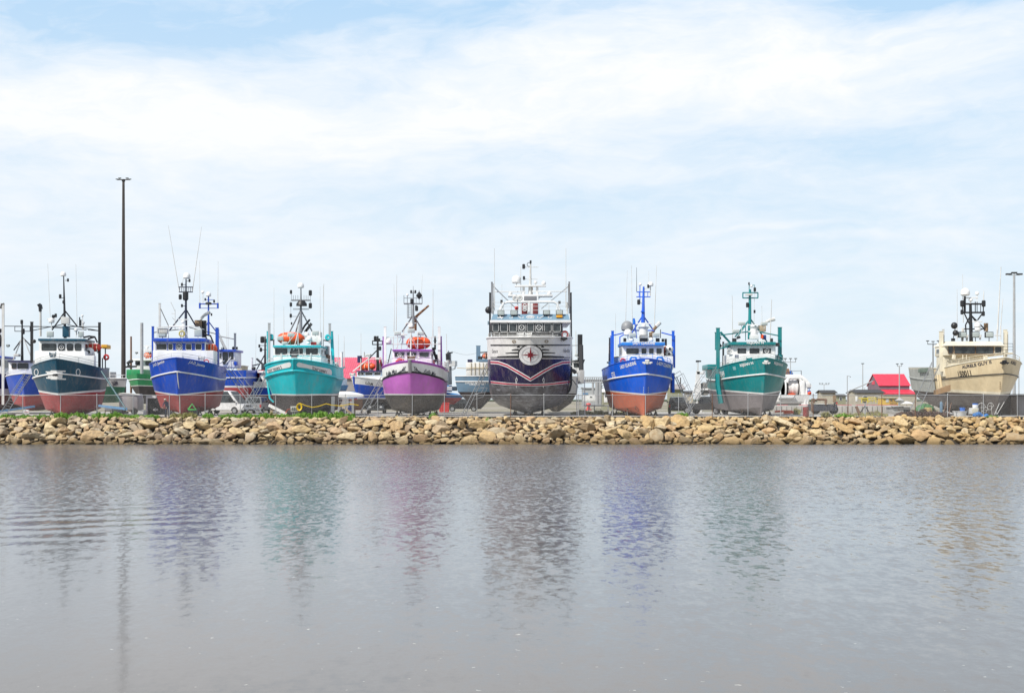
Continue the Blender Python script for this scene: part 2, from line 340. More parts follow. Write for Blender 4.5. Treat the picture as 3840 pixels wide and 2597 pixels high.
for _ in range(10500): try_rock(RNG.uniform(.24,.36),115.0,121.0)
for _ in range(16000): try_rock(RNG.uniform(.14,.22),114.9,121.1,.8)
cand.sort(key=lambda c:-c[2]); 
def vis(c): return abs(c[0])<46.4
big=[c for c in cand if vis(c)][:300]; rest=[c for c in cand if c not in big]
def add_tone(me,t):
    a=me.color_attributes.new('tone','FLOAT_COLOR','POINT'); a.data.foreach_set('color',np.asarray(t,dtype=np.float32).ravel())
LM=[(0,'below the left ladder'),(110,'below the dark teal boat'),(400,'below the tall dark light pole'),(560,'below the blue boat by the person'),(815,'below the white van'),(960,'below the turquoise boat'),(1200,'below the long grass by the yellow hose'),(1330,'below the parked car facing the water'),(1440,'below the purple boat'),(1650,'below the dark wagon'),(1810,'below the navy and white boat'),(2150,'below the white ladder and gantry'),(2290,'below the blue boat with orange bottom'),(2530,'below the pickup and dark truck'),(2690,'below the teal boat with grey bottom'),(2930,'below the white net drum'),(3060,'below the dark flatbed'),(3190,'below the red roofed barn'),(3330,'below the rusty scrap heap'),(3480,'below the beige boat'),(3700,'below the beige boat bow and right pole')]
ORD=['first','second','third','fourth','fifth','sixth','seventh','eighth','ninth','tenth','eleventh','twelfth','thirteenth','fourteenth']
recs=[]
for (x,y,r) in big:
    z=min(slope_z(y)+r*.12,2.32-r*.6); t=RNG.uniform(); flat=RNG.uniform(.4,.72)
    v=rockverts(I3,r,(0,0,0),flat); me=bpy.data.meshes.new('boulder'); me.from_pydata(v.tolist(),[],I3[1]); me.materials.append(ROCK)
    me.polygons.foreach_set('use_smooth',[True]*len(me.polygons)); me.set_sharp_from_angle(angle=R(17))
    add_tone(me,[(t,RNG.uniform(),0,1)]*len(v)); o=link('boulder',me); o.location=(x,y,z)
    px=1920+F*x/y; lm=[m for p,m in LM if p<=px][-1] if px>0 else LM[0][1]
    row='top edge' if y>119.5 else ('upper slope' if y>118 else ('lower slope' if y>116.6 else 'waterline'))
    tone='cream' if t<.15 or t>.95 else ('tan' if t<.5 else ('pinkish' if t<.68 else ('grey' if t<.83 else 'brown')))
    recs.append((o,x,tone,'large' if r>.5 else 'medium',row,lm))
from collections import defaultdict
dd=defaultdict(list)
for rc in recs: dd[rc[2:]].append(rc)
for k,l in dd.items():
    l.sort(key=lambda q:q[1])
    for i,q in enumerate(l):
        lab=f"{k[1]} {k[0]} boulder on the {k[2]} {k[3]}"
        if len(l)>1: lab=f"{k[1]} {k[0]} boulder, {ORD[min(i,13)]} from left, {k[2]} {k[3]}"
        tag(q[0],lab,'boulder','boulders of the stone bank')
av=[];af=[];tn=[];off=0
for (x,y,r) in rest:
    base=I2; v=rockverts(base,r,(x,y,min(slope_z(y)+r*.14,2.3-r*.5)),RNG.uniform(.4,.8)); av.append(v); af+= [(a+off,b_+off,c+off) for a,b_,c in base[1]]; off+=len(v); tn+=[(RNG.uniform(),0,0,1)]*1 and [(lambda q:(q,0,0,1))(RNG.uniform())]*len(v)
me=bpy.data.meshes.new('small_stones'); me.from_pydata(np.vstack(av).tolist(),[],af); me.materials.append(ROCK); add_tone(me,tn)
me.polygons.foreach_set('use_smooth',[True]*len(me.polygons)); me.set_sharp_from_angle(angle=R(17))
tag(link('small_stones',me),'smaller tan and brown stones filling the bank between the boulders','stones',kind='stuff')
# ---- weeds ----
def leafmat(name,c1,c2):
    def f(g,b):
        P=g.new('ShaderNodeNewGeometry').outputs['Position']; n=g.noise(P,3.5,3,.6)
        g.l.new(g.ramp(n,[(.35,c1),(.65,c2)]),b.inputs['Base Color']); b.inputs['Roughness'].default_value=.6
    return mat(name,f)
GRASS=leafmat('weed leaves',(.09,.21,.02),(.20,.36,.05)); DRY=leafmat('dry grass blades',(.16,.17,.05),(.32,.29,.12))
def weeds(name,label,patches,m,z0=GZ):
    b=MB()
    for (p0,p1,D0,D1,h,nn) in patches:
        for _ in range(nn):
            t=random.random(); D=random.uniform(D0,D1); px=p0+(p1-p0)*t; x=(px-1920)/F*D; env=.45+.55*math.sin(math.pi*t)**.5*(.6+.4*math.sin(px*.09)+.25*math.sin(px*.31))
            hh=.7*h*max(env,.2)*random.uniform(.4,1.1); a=random.uniform(0,6.28); w=random.uniform(.015,.045); l=random.uniform(.05,.4)*hh
            dx,dy=math.cos(a),math.sin(a); zb=(z0 if D>120.6 else slope_z(D))
            z=zb-.05; 
            b.add([(x-dy*w,D+dx*w,z),(x+dy*w,D-dx*w,z),(x+dx*l*.5+dy*w*1.3,D+dy*l*.5-dx*w*1.3,z+hh*.6),(x+dx*l,D+dy*l,z+hh),(x+dx*l*.5-dy*w*1.3,D+dy*l*.5+dx*w*1.3,z+hh*.6)],[(0,1,2,4),(4,2,3)])
            if random.random()<.7:   # a leaf
                zz=z+hh*random.uniform(.4,1); s=random.uniform(.04,.10); a2=random.uniform(0,6.28); cx,cy=x+dx*l*.4,D+dy*l*.4
                b.add([(cx,cy,zz),(cx+s*math.cos(a2),cy+s*math.sin(a2),zz+s*.5),(cx+2*s*math.cos(a2+.3),cy+2*s*math.sin(a2+.3),zz+s*.1),(cx+s*math.cos(a2+.9),cy+s*math.sin(a2+.9),zz-s*.1)],[(0,1,2,3)])
    tag(b.build(name,m,smooth=False),label,'weeds',kind='stuff')
weeds('green_weeds','low leafy green weeds growing along the top of the stone bank',[
 (60,200,119.8,121,.45,1200),(190,330,120,121.2,.75,1500),(345,480,120,121.4,.75,1500),(0,60,120,121,.5,400),(480,600,120,121.2,.45,900),(760,800,120,121,.6,350),(820,1100,120,121.3,.6,2800),
 (1100,1330,119.9,121.3,.85,3200),(1240,1330,119.6,120.6,.6,800),(1610,1640,120,121,.6,160),(2540,2580,120,121,1.0,350),(1820,1850,119,119.8,.4,120),(3130,3200,120.4,122,.5,400),(3700,3745,120,121,.3,150)],GRASS)
weeds('tall_grass','taller yellow green grass tufts at the yard edge and beyond the fence',[
 (640,740,120,121.2,.8,900),(1010,1040,120.5,121.2,.9,200),(2140,2280,140,150,.75,1800),(2975,3000,139,144,1.6,300),(3080,3120,121,123,.8,300),(3130,3330,123,138,.5,1500),(2300,2400,140,150,.5,500),(3250,3300,139,143,.8,250)],DRY)
# ---------------- chain link fence ----------------
FD=120.95
posts=[-42,86,227,364,499,635,769,901,1034,1169,1295,1417,1546,1666,1789,1915,2040,2169,2297,2421,2545,2671,2805,2928,3049,3180,3307,3432,3553,3688,3815,3942]
fr=empty('chain_link_fence',(0,FD,GZ),0,'grey chain link fence with galvanised posts along the top of the stone bank','fence')
fx=[(p-1920)/F*FD for p in posts]
for i,(p,x) in enumerate(zip(posts,fx)):
    brown=p in(1915,2671,3049,3180,3307,3432)
    lean=random.uniform(-.015,.015)
    q=MB().tube([(x,0,-.1),(x+lean,0,2.03)],.034,8); q.lathe([(.045,0),(.045,.05),(.02,.09)],(x+lean,0,2.02),n=8); q.build('post',RUST if brown else GALV,fr)
MB().tube([(x,0,1.98+.012*math.sin(i*1.7)) for i,x in enumerate(fx)],.024,6).build('top_rail',GALV,fr)
wm=MB(); H=1.93; x0,x1=fx[0],fx[-1]; st=.075; cnt=int((x1-x0)/st); r=.0036
for i in range(cnt):
    for sg in(1,-1):
        xa=x0+i*st; xb=xa+sg*H*.92
        if xb<x0 or xb>x1: continue
        wm.add([(xa-r,.03*0+.04+r*sg,.04),(xa+r,.04+r*sg,.04),(xa,.04-r+r*sg,.04),(xb-r,.04+r*sg,H+.02),(xb+r,.04+r*sg,H+.02),(xb,.04-r+r*sg,H+.02)],[(0,1,4,3),(1,2,5,4),(2,0,3,5)])
wm.build('wire_mesh',paint('fence wire',(.30,.30,.30),.55,.2,.3),fr,smooth=False)
# ---------------- boat builder ----------------
SS=[0,.012,.03,.055,.085,.12,.16,.2,.245,.29,.34,.4,.46,.53,.6,.68,.76,.83,.89,.94,.975,1.0]
class Boat:
    def __init__(s,name,v,bx,D,label,cat='fishing boat',rot=0,group=None):
        s.v=v; s.D=D; s.X=WX(v,bx,D); s.rot=rot
        s.o=empty(name,(s.X,D,GZ),R(rot),label,cat,group)
        s.M=Matrix.Translation((s.X,D,GZ))@Matrix.Rotation(R(rot),4,'Z'); s.Mi=s.M.inverted(); s.cam=s.Mi@Vector((0,0,HC))
    def P(s,x,y,d,v=None):
        px,py=(v or s.v)(x,y); dr=s.Mi.to_3x3()@Vector(((px-1920)/F,1,(HOR-py)/F)); t=(d-s.cam.y)/dr.y; return s.cam+dr*t
    def Z(s,y,d,v=None):
        py=(v or s.v)(0,y)[1]; return HC+(HOR-py)/F*(s.D+d)-GZ
    # levels listed bottom to top: (y0, zoom row at bow, zoom row at side, side depth, W, sf, p, q, stern rise)
    def hull(s,L,levels,mats,bands,deck=.3,ts=.9,transom=None,name='hull'):
        s.L=L; s.lev=[]
        for lv in levels:
            y0,yb,ys,ds,Wd,sf,p,q=lv[:8]; rise=lv[8] if len(lv)>8 else .15; tw=lv[9] if len(lv)>9 else ts
            s.lev.append((y0,s.Z(yb,y0),s.Z(ys,ds),s.Z(ys,ds)+rise,Wd,sf,p,q,tw))
        b=MB(); n=len(SS); K=len(s.lev)
        for k in range(K):
            for sd in(-1,1): b.v+=[tuple(s.hp(k,t,sd)) for t in SS]
        ix=lambda k,sd,i:(k*2+(0 if sd<0 else 1))*n+i
        for k in range(K-1):
            for i in range(n-1):
                b.f.append((ix(k,-1,i+1),ix(k,-1,i),ix(k+1,-1,i),ix(k+1,-1,i+1))); b.f.append((ix(k,1,i),ix(k,1,i+1),ix(k+1,1,i+1),ix(k+1,1,i))); b.mi+=[bands[k]]*2
            b.f.append((ix(k,-1,0),ix(k,1,0),ix(k+1,1,0),ix(k+1,-1,0))); b.mi.append(bands[k])
            b.f.append((ix(k,1,n-1),ix(k,-1,n-1),ix(k+1,-1,n-1),ix(k+1,1,n-1))); b.mi.append(bands[k] if transom is None else transom)
        for i in range(n-1): b.f.append((ix(0,-1,i),ix(0,-1,i+1),ix(0,1,i+1),ix(0,1,i))); b.mi.append(bands[0])
        tf=[];tm=[]
        for q,mm in zip(b.f,b.mi):
            tf+=[(q[0],q[1],q[2]),(q[0],q[2],q[3])]; tm+=[mm,mm]
        b.f=tf; b.mi=tm
        s.bvh=BVHTree.FromPolygons(b.v,b.f)
        # inner bulwark skin and deck
        base=len(b.v)
        for sd in(-1,1):
            for t in SS:
                p=s.hp(K-1,t,sd); b.v.append((p.x-sd*min(.09,abs(p.x)),p.y+.05*(1-2*t),p.z))
        for sd in(-1,1):
            for t in SS:
                p=s.hp(K-1,t,sd); q=s.hp(K-2,t,sd); fr=min(.95,deck/max(.05,p.z-q.z)); p=p.lerp(q,fr); b.v.append((p.x-sd*min(.12,abs(p.x)),p.y+.05*(1-2*t)+(.1 if t<.05 else 0),p.z))
        T=lambda a,sd,i: base+(a*2+(0 if sd<0 else 1))*n+i
        for i in range(n-1):
            for sd in(-1,1):
                q1=(ix(K-1,sd,i),ix(K-1,sd,i+1),T(0,sd,i+1),T(0,sd,i)); q2=(T(0,sd,i),T(0,sd,i+1),T(1,sd,i+1),T(1,sd,i))
                b.f+= [q1,q2]; b.mi+=[bands[-1]]*2
            b.f.append((T(1,-1,i),T(1,1,i),T(1,1,i+1),T(1,-1,i+1))); b.mi.append(bands[-1])
        b.f.append((T(0,-1,n-1),T(0,1,n-1),T(1,1,n-1),T(1,-1,n-1))); b.mi.append(bands[-1])
        b.f.append((ix(K-1,-1,n-1),ix(K-1,1,n-1),T(0,1,n-1),T(0,-1,n-1))); b.mi.append(bands[-1])
        s.deckz=s.lev[-1][2]-deck
        s.hullo=b.build(name,mats,s.o,ang=24); return s.hullo
    def hp(s,k,t,sd,v=0):
        if v and k+1<len(s.lev): a=s.hp(k,t,sd); c=s.hp(k+1,t,sd); return a.lerp(c,v)
        y0,zb,zm,zs,Wd,sf,p,q,tw=s.lev[k]; u=min(t/sf,1); w=Wd*max(0,1-(1-u)**p)**(1/q)
        if t>.7: w*=1-(1-tw)*((t-.7)/.3)**2
        z=zb+(zm-zb)*(1-(1-min(t/.42,1))**1.7) if t<.42 else zm+(zs-zm)*((t-.42)/.58)**2
        return Vector((sd*max(w,.04),y0+t*(s.L-y0),z))
    def follow(s,k,name,r,m,off=.03,t1=1.0,v=0,n=8,dz=0):
        b=MB()
        pts=[]
        for sd in(-1,1):
            seq=[t for t in SS if t<=t1]; line=[]
            for t in seq:
                p=s.hp(k,t,sd,v); p.x+=sd*off; p.y-=off if t<.05 else 0; p.z+=dz; line.append(p)
            pts.append(line)
        b.tube(list(reversed(pts[0]))+pts[1],r,n); return b.build(name,m,s.o,ang=60)
    def railing(s,t0,t1,h,m,r=.022,k=None,name='railing',inset=.12,step=1.2,rows=2,sides=(-1,1),join=True):
        k=len(s.lev)-1 if k is None else k; b=MB(); tops=[]
        for sd in sides:
            N=max(2,int((t1-t0)*s.L/step)); pts=[]
            for i in range(N+1):
                t=t0+(t1-t0)*i/N; p=s.hp(k,t,sd); p.x-=sd*min(inset,abs(p.x)*.6); pts.append(p)
                b.tube([p,p+Vector((0,0,h))],r,5)
            tops.append(pts)
        for j in range(rows):
            hz=Vector((0,0,h*(j+1)/rows))
            if join and len(sides)==2: b.tube([p+hz for p in reversed(tops[0])]+[p+hz for p in tops[1]],r,5)
            else:
                for pts in tops: b.tube([p+hz for p in pts],r,5)
        return b.build(name,m,s.o)
    # parts given by measured rectangles at a depth behind the stem
    def box(s,name,x0,y0,x1,y1,d0,d1,m,bev=.03,parent=None,v=None):
        a=s.P(x0,y0,d0,v); c=s.P(x1,y1,d0,v); return MB().box((a.x,d0,a.z),(c.x,d1,c.z),bev=bev).build(name,m,parent or s.o)
    def tube(s,name,pts,r,m,parent=None,n=7,v=None):
        return MB().tube([s.P(*p,v) for p in pts],r,n).build(name,m,parent or s.o)
    def tubes(s,name,lines,m,parent=None,n=6,v=None,r=.04):
        if name in('samson_post','roof_gear','roof_cluster','roof_lamp'):
            for l in lines:
                rr=r
                if not hasattr(l[-1],'__len__'): rr=l[-1]; l=l[:-1]
                MB().tube([s.P(*p,v) for p in l],rr,n).build({'roof_cluster':'roof_fitting','roof_gear':'roof_fitting'}.get(name,name),m,parent or s.o)
            return
        b=MB()
        for l in lines:
            rr=r; 
            if not hasattr(l[-1],'__len__'): rr=l[-1]; l=l[:-1]
            b.tube([s.P(*p,v) for p in l],rr,n)
        return b.build(name,m,parent or s.o)
    def window(s,x0,y0,x1,y1,d,fm,parent=None,fw=.05,v=None,disc=False,gm=None,tilt=0):
        a=s.P(x0,y1,d,v); c=s.P(x1,y0,d,v)
        def rr(X0,Z0,X1,Z1,r):
            o=[]
            for cx,cz,a0 in((X1-r,Z0+r,-90),(X1-r,Z1-r,0),(X0+r,Z1-r,90),(X0+r,Z0+r,180)):
                for k in range(4): an=R(a0+k*30); o.append((cx+r*math.cos(an),cz+r*math.sin(an)))
            return o
        outr=rr(a.x-fw,a.z-fw,c.x+fw,c.z+fw,.13); inn=rr(a.x,a.z,c.x,c.z,.09); b=MB(); N=len(outr)
        v_=[(x,d-.05,z) for x,z in outr]+[(x,d-.05,z) for x,z in inn]+[(x,d+.01,z) for x,z in outr]+[(x,d+.0,z) for x,z in inn]
        f=[]
        for i in range(N):
            j=(i+1)%N; f+=[(i,j,N+j,N+i),(2*N+i,2*N+j,j,i),(N+i,N+j,3*N+j,3*N+i)]
        b.add(v_,f); w=b.build('window',fm,parent or s.o,ang=40)
        p=MB(); p.add([(x,d-.012,z) for x,z in inn],[tuple(range(N))]); p.add([(x,d+.004,z) for x,z in inn],[tuple(range(N-1,-1,-1))]); p.build('pane',gm or GLASS,w,smooth=False)
        if disc:
            cx,cz=(a.x+c.x)/2,(a.z+c.z)/2; q=MB(); R0=min(c.x-a.x,c.z-a.z)*.36
            q.tube([(cx+R0*math.cos(t*.5236),d-.045,cz+R0*math.sin(t*.5236)) for t in range(13)],.03,5); q.ball((cx,d-.05,cz),.05,8); q.build('clear_view_screen',WHITE,w)
        return w
    def house(s,name,x0,y0,x1,y1,d0,d1,m,bev=.07,rake=0,side=0,fm=None,side_rows=None,v=None,zbot=None,taper=0):
        a=s.P(x0,y0,d0,v); c=s.P(x1,y1,d0,v); X0,X1,Z1,Z0=a.x,c.x,a.z,c.z
        if zbot is not None: Z0=zbot
        b=MB().box((X0,d0,Z0),(X1,d1,Z1),bev=bev)
        if taper: b.v=[((X0+X1)/2+(p[0]-(X0+X1)/2)*(1-taper*(Z1-p[2])/(Z1-Z0)) if 0 else p[0]+( (1 if p[0]<(X0+X1)/2 else -1)*taper*(p[2]-Z0)/(Z1-Z0)),p[1],p[2]) for p in b.v]
        h=b.build(name,m,s.o)
        if side:
            for sd in(-1,1):
                X=X1 if sd>0 else X0; g0=(d1-d0)/side
                for i in range(side):
                    ya=d0+g0*(i+.22); yb=d0+g0*(i+.78); zt=Z1-.28; zl=max(Z0+.3,Z1-1.15)
                    w=MB().box((X-.02,ya-.05,zl-.05),(X+sd*.03,yb+.05,zt+.05),bev=.02).build('window',fm or WHITE,s.o)
                    MB().box((X,ya,zl),(X+sd*.036,yb,zt)).build('pane',GLASS,w,smooth=False)
        return X0,X1,Z0,Z1
    def flood(s,x0,y0,x1,y1,d,hm=None,parent=None,stand=None,v=None):
        a=s.P(x0,y0,d,v); c=s.P(x1,y1,d,v); b=MB().box((a.x,d,a.z),(c.x,d+.3,c.z),bev=.04)
        zz=(c.z-.12) if stand is None else s.P(x0,stand,d,v).z
        b.box(((a.x+c.x)/2-.03,d+.1,zz),((a.x+c.x)/2+.03,d+.16,c.z+.02)); b.box((a.x-.02,d+.05,c.z-.02),(c.x+.02,d+.12,c.z))
        o=b.build('floodlight',hm or DARK,parent or s.o)
        MB().box((a.x+.05,d-.015,c.z+.05),(c.x-.05,d+.01,a.z-.05),bev=.01).build('lens',LENS,o); return o
    def dome(s,x,y,d,r,parent=None,stem=None,m=None,v=None,ry=1.15):
        p=s.P(x,y,d,v); b=MB().lathe([(r*.75,-r*.55*ry),(r*.98,-r*.35*ry),(r,0),(r*.92,r*.4*ry),(r*.6,r*.75*ry),(r*.2,r*.9*ry)],p,n=14)
        if stem: q=s.P(x,stem,d,v); b.tube([(p.x,p.y,q.z),(p.x,p.y,p.z-r*.4)],.045,6)
        return b.build('antenna_dome',m or WHITE,parent or s.o)
    def radar(s,x,y,d,w,parent=None,base=None,m=None,v=None,rot=0):
        p=s.P(x,y,d,v); b=MB(); a=R(rot); dx,dy=math.cos(a)*w/2,math.sin(a)*w/2
        b.box((-w/2,-.06,-.05),(w/2,.06,.06),bev=.03,M=Matrix.Translation(p)@Matrix.Rotation(a,4,'Z')); b.lathe([(.12,-.35),(.2,-.3),(.2,-.12),(.1,-.05)],p,n=12)
        if base: q=s.P(x,base,d,v); b.tube([(p.x,p.y,q.z),(p.x,p.y,p.z-.3)],.07,7)
        return b.build('radar_scanner',m or WHITE,parent or s.o)
    def whip(s,x0,y0,x1,y1,d,r=.02,m=None,v=None,parent=None):
        a=s.P(x0,y0,d,v); c=s.P(x1,y1,d,v); return MB().tube([c,c.lerp(a,.25),a],[r*1.5,r*1.2,r*.7],5).build('whip_antenna',m or OFFW,parent or s.o)
    def raft(s,x0,y0,x1,y1,d,m=None,v=None):   # enclosed orange rescue capsule
        a=s.P(x0,y0,d,v); c=s.P(x1,y1,d,v); cx,cz=(a.x+c.x)/2,(a.z+c.z)/2; w,h=(c.x-a.x)/2,(a.z-c.z)/2; b=MB()
        pr=[(.05,-w),(h*.45,-w*.93),(h*.75,-w*.75),(h*.93,-w*.45),(h,0),(h*.93,w*.45),(h*.75,w*.75),(h*.45,w*.93),(.05,w)]
        b.lathe(pr,(cx,d+h,cz),'x',16); o=b.build('life_raft',m or ORANGE,s.o,ang=50)
        q=MB().lathe([(h*1.01,-.05),(h*1.04,-.02),(h*1.04,.02),(h*1.01,.05)],(cx,d+h,cz),'x',16)
        for sx in(-.5,.5): q.lathe([(h*.95,-.03),(h*.98,-.03),(h*.98,.03),(h*.95,.03)],(cx+sx*w,d+h,cz),'x',16)
        q.build('strap',simple('pale strap',(.75,.5,.35),.6),o)
        MB().box((cx-w*.6,d+h*.3,cz-h-.12),(cx-w*.5,d+h*1.6,cz-h*.5)).box((cx+w*.5,d+h*.3,cz-h-.12),(cx+w*.6,d+h*1.6,cz-h*.5)).build('cradle',OFFW,o)
        return o
    def mast(s,name,x,yt,yb,d,m,r0=.07,r1=.15,bars=(),legs=(),drops=(),lamps=(),v=None,xt=None):
        a=s.P(xt if xt is not None else x,yt,d,v); c=s.P(x,yb,d,v); b=MB().tube([c,c.lerp(a,.5),a],[r1,(r0+r1)/2,r0],10)
        for q in bars:
            x0,x1,y=q[:3]; rr=q[3] if len(q)>3 else .05; p,e=s.P(x0,y,d,v),s.P(x1,y,d,v); b.tube([p,e],rr,6)
        for q in drops: x_,y0,y1=q[:3]; rr=q[3] if len(q)>3 else .035; b.tube([s.P(x_,y0,d,v),s.P(x_,y1,d,v)],rr,6)
        for q in legs: x0,y0,x1,y1,dd=q; b.tube([s.P(x0,y0,d,v),s.P(x1,y1,d+dd,v)],.07,7)
        mo=b.build(name,m,s.o)
        for (lx,ly,rr) in lamps:
            p=s.P(lx,ly,d,v); MB().lathe([(rr*.7,-rr*1.6),(rr,-rr*1.2),(rr,rr*1.2),(rr*.7,rr*1.6)],p+Vector((0,-.1,0)),n=9).build('navigation_light',BLACK,mo)
        return mo
    def post(s,x,yt,yb,d,m,w=.16,v=None,name='gallows_post',x1=None,dep=.2):
        a=s.P(x,yt,d,v); c=s.P(x if x1 is None else x1,yb,d,v); b=MB(); 
        vv=[(p.x+i*w/2,d+j*dep/2,p.z) for p in(c,a) for i,j in((-1,-1),(1,-1),(1,1),(-1,1))]
        b.add(vv,[(0,3,2,1),(4,5,6,7),(0,1,5,4),(1,2,6,5),(2,3,7,6),(3,0,4,7)]); b.box((a.x-w*.6,d-dep*.6,a.z),(a.x+w*.6,d+dep*.6,a.z+.05)); return b.build(name,m,s.o)
    def ray(s,x,y,v=None,bvh=None):
        px,py=(v or s.v)(x,y); dr=(s.Mi.to_3x3()@Vector(((px-1920)/F,1,(HOR-py)/F))).normalized(); h=(bvh or s.bvh).ray_cast(s.cam,dr); return h[0],h[1]
    def text(s,t,x0,y0,x1,y1,h,m,shear=0,bold=0,v=None,name='lettering',off=.02):
        P0,n0=s.ray(x0,y0,v); P1,n1=s.ray(x1,y1,v)
        if P0 is None or P1 is None: print('TEXT MISS',t); return
        e=(P1-P0); Ln=e.length; e.normalize(); n=(n0+n1).normalized()
        if n.dot(s.cam-P0)<0: n=-n
        up=n.cross(e).normalized(); vt,fc,asp=text2d(t,shear,bold); out=[]
        vt,fc=fine2d([(a*Ln,c*h) for a,c in vt],fc,.14); vt=[(a/Ln,c/h) for a,c in vt]
        for a,c in vt:
            p=P0+e*(a*Ln)+up*(c*h); q=s.bvh.find_nearest(p); nn=q[1] if q[1].dot(n)>0 else -q[1]; out.append(q[0]+nn*off)
        return MB().add(out,fc).build(name,m,s.o,smooth=False)
    def stroke(s,pts,w,m,name='stripe',v=None,off=.02,seg=.25,taper=None,parent=None):
        # painted ribbon laid on the hull: measured corner points, width in metres
        hits=[]
        for i in range(len(pts)-1):
            k=max(2,int(math.hypot(pts[i+1][0]-pts[i][0],pts[i+1][1]-pts[i][1])*s.v.k/38/seg))
            for j in range(k+(i==len(pts)-2)):
                t=j/k; h,n=s.ray(pts[i][0]+(pts[i+1][0]-pts[i][0])*t,pts[i][1]+(pts[i+1][1]-pts[i][1])*t,v)
                if h is not None: hits.append((h,n if n.dot(s.cam-h)>0 else -n))
        if len(hits)<2: print('STROKE MISS',name); return
        b=MB(); vs=[]
        for i,(h,n) in enumerate(hits):
            t=(hits[min(i+1,len(hits)-1)][0]-hits[max(i-1,0)][0]).normalized(); u=n.cross(t).normalized(); ww=w/2*(1 if taper is None else (1-taper*i/(len(hits)-1)))
            vs+=[h+u*ww+n*off,h-u*ww+n*off]
        for i in range(len(hits)-1): b.f.append((2*i,2*i+1,2*i+3,2*i+2)); b.mi.append(0)
        b.v=[tuple(q) for q in vs]; return b.build(name,m,parent or s.o,smooth=False)
    def shape(s,rings,m,name,v=None,off=.02,parent=None):
        # painted figure: concentric measured outlines (same count) joined, or fan around a centre given as a single point
        pts=[];fs=[];idq=[]
        for rg in rings: idq.append(list(range(len(pts),len(pts)+len(rg)))); pts+=list(rg)
        for a,c in zip(idq,idq[1:]):
            for i in range(len(c)):
                j=(i+1)%len(c); fs.append((a[0],c[i],c[j]) if len(a)==1 else (a[i],c[i],c[j],a[j]))
        pts,fs=fine2d(pts,fs,9/s.v.k*.45)
        vs=[]
        for (x,y) in pts:
            h,n=s.ray(x,y,v)
            if h is None: print('SHAPE MISS',name); return
            vs.append(h+(n if n.dot(s.cam-h)>0 else -n)*off)
        return MB().add(vs,fs).build(name,m,parent or s.o,smooth=False)
        vs=[];idx=[]
        for rg in rings:
            row=[]
            for (x,y) in rg:
                h,n=s.ray(x,y,v)
                if h is None: print('SHAPE MISS',name); return
                n=n if n.dot(s.cam-h)>0 else -n; row.append(len(vs)); vs.append(h+n*off)
            idx.append(row)
        f=[]
        for a,c in zip(idx,idx[1:]):
            N=len(c)
            for i in range(N):
                j=(i+1)%N
                f.append((a[0],c[i],c[j]) if len(a)==1 else (a[i],c[i],c[j],a[j]))
        return MB().add(vs,f).build(name,m,parent or s.o,smooth=False)
    def rails(s,name,pts,h,m,r=.022,rows=2,d=None,v=None):
        b=MB(); P=[s.P(*p,v) for p in pts]
        for i,p in enumerate(P):
            b.tube([p,p+Vector((0,0,h))],r,5)
            if i+1<len(P):
                k=max(1,int((P[i+1]-p).length/.9))
                for j in range(1,k): q=p.lerp(P[i+1],j/k); b.tube([q,q+Vector((0,0,h))],r,5)
        for j in range(rows): b.tube([p+Vector((0,0,h*(j+1)/rows)) for p in P],r,5)
        return b.build(name,m,s.o)
    def buoy(s,x,y,d,r,m=None,v=None,name='fender'):
        p=s.P(x,y,d,v); b=MB().ball(p,r,12); o=b.build(name,m or WHITE,s.o); MB().lathe([(r*.35,0),(r*.35,.03)],p+Vector((0,-r-.01,0)),'y',10).build('fender_end',BLACK,o); return o
    def ring(s,x,y,d,r,m,v=None,rt=.07,name='lifebuoy'):
        p=s.P(x,y,d,v); return MB().tube([p+Vector((r*math.cos(t*math.pi/7),0,r*math.sin(t*math.pi/7))) for t in range(15)],rt,6,cap=False).build(name,m,s.o)
    def anchor(s,x,y,d,m,v=None,sc_=1):
        p=s.P(x,y,d,v); b=MB(); k=sc_
        b.box(p+Vector((-.35*k,-.25,-.09*k)),p+Vector((.35*k,.1,.06*k)),bev=.04); b.box(p+Vector((-.1*k,-.3,-.16*k)),p+Vector((.1*k,.5,.16*k)),bev=.03)
        b.tube([p+Vector((-.42*k,-.25,0)),p+Vector((-.2*k,-.32,-.12*k))],.06*k,6); b.tube([p+Vector((.42*k,-.25,0)),p+Vector((.2*k,-.32,-.12*k))],.06*k,6)
        b.lathe([(.07*k,-.2),(.11*k,-.15),(.11*k,.15),(.07*k,.2)],p+Vector((0,-.2,.14*k)),'x',10)
        return b.build('anchor',m,s.o)
    def winch(s,x,y,d,m,v=None,k=1):
        p=s.P(x,y,d,v); b=MB().lathe([(.2*k,-.3*k),(.2*k,-.25*k),(.1*k,-.24*k),(.1*k,.24*k),(.2*k,.25*k),(.2*k,.3*k)],p,'x',12); b.box(p-Vector((.22*k,.1,.35*k)),p+Vector((.22*k,.2,-.12*k)),bev=.02); return b.build('windlass',m,s.o)
NST=defaultdict(int)
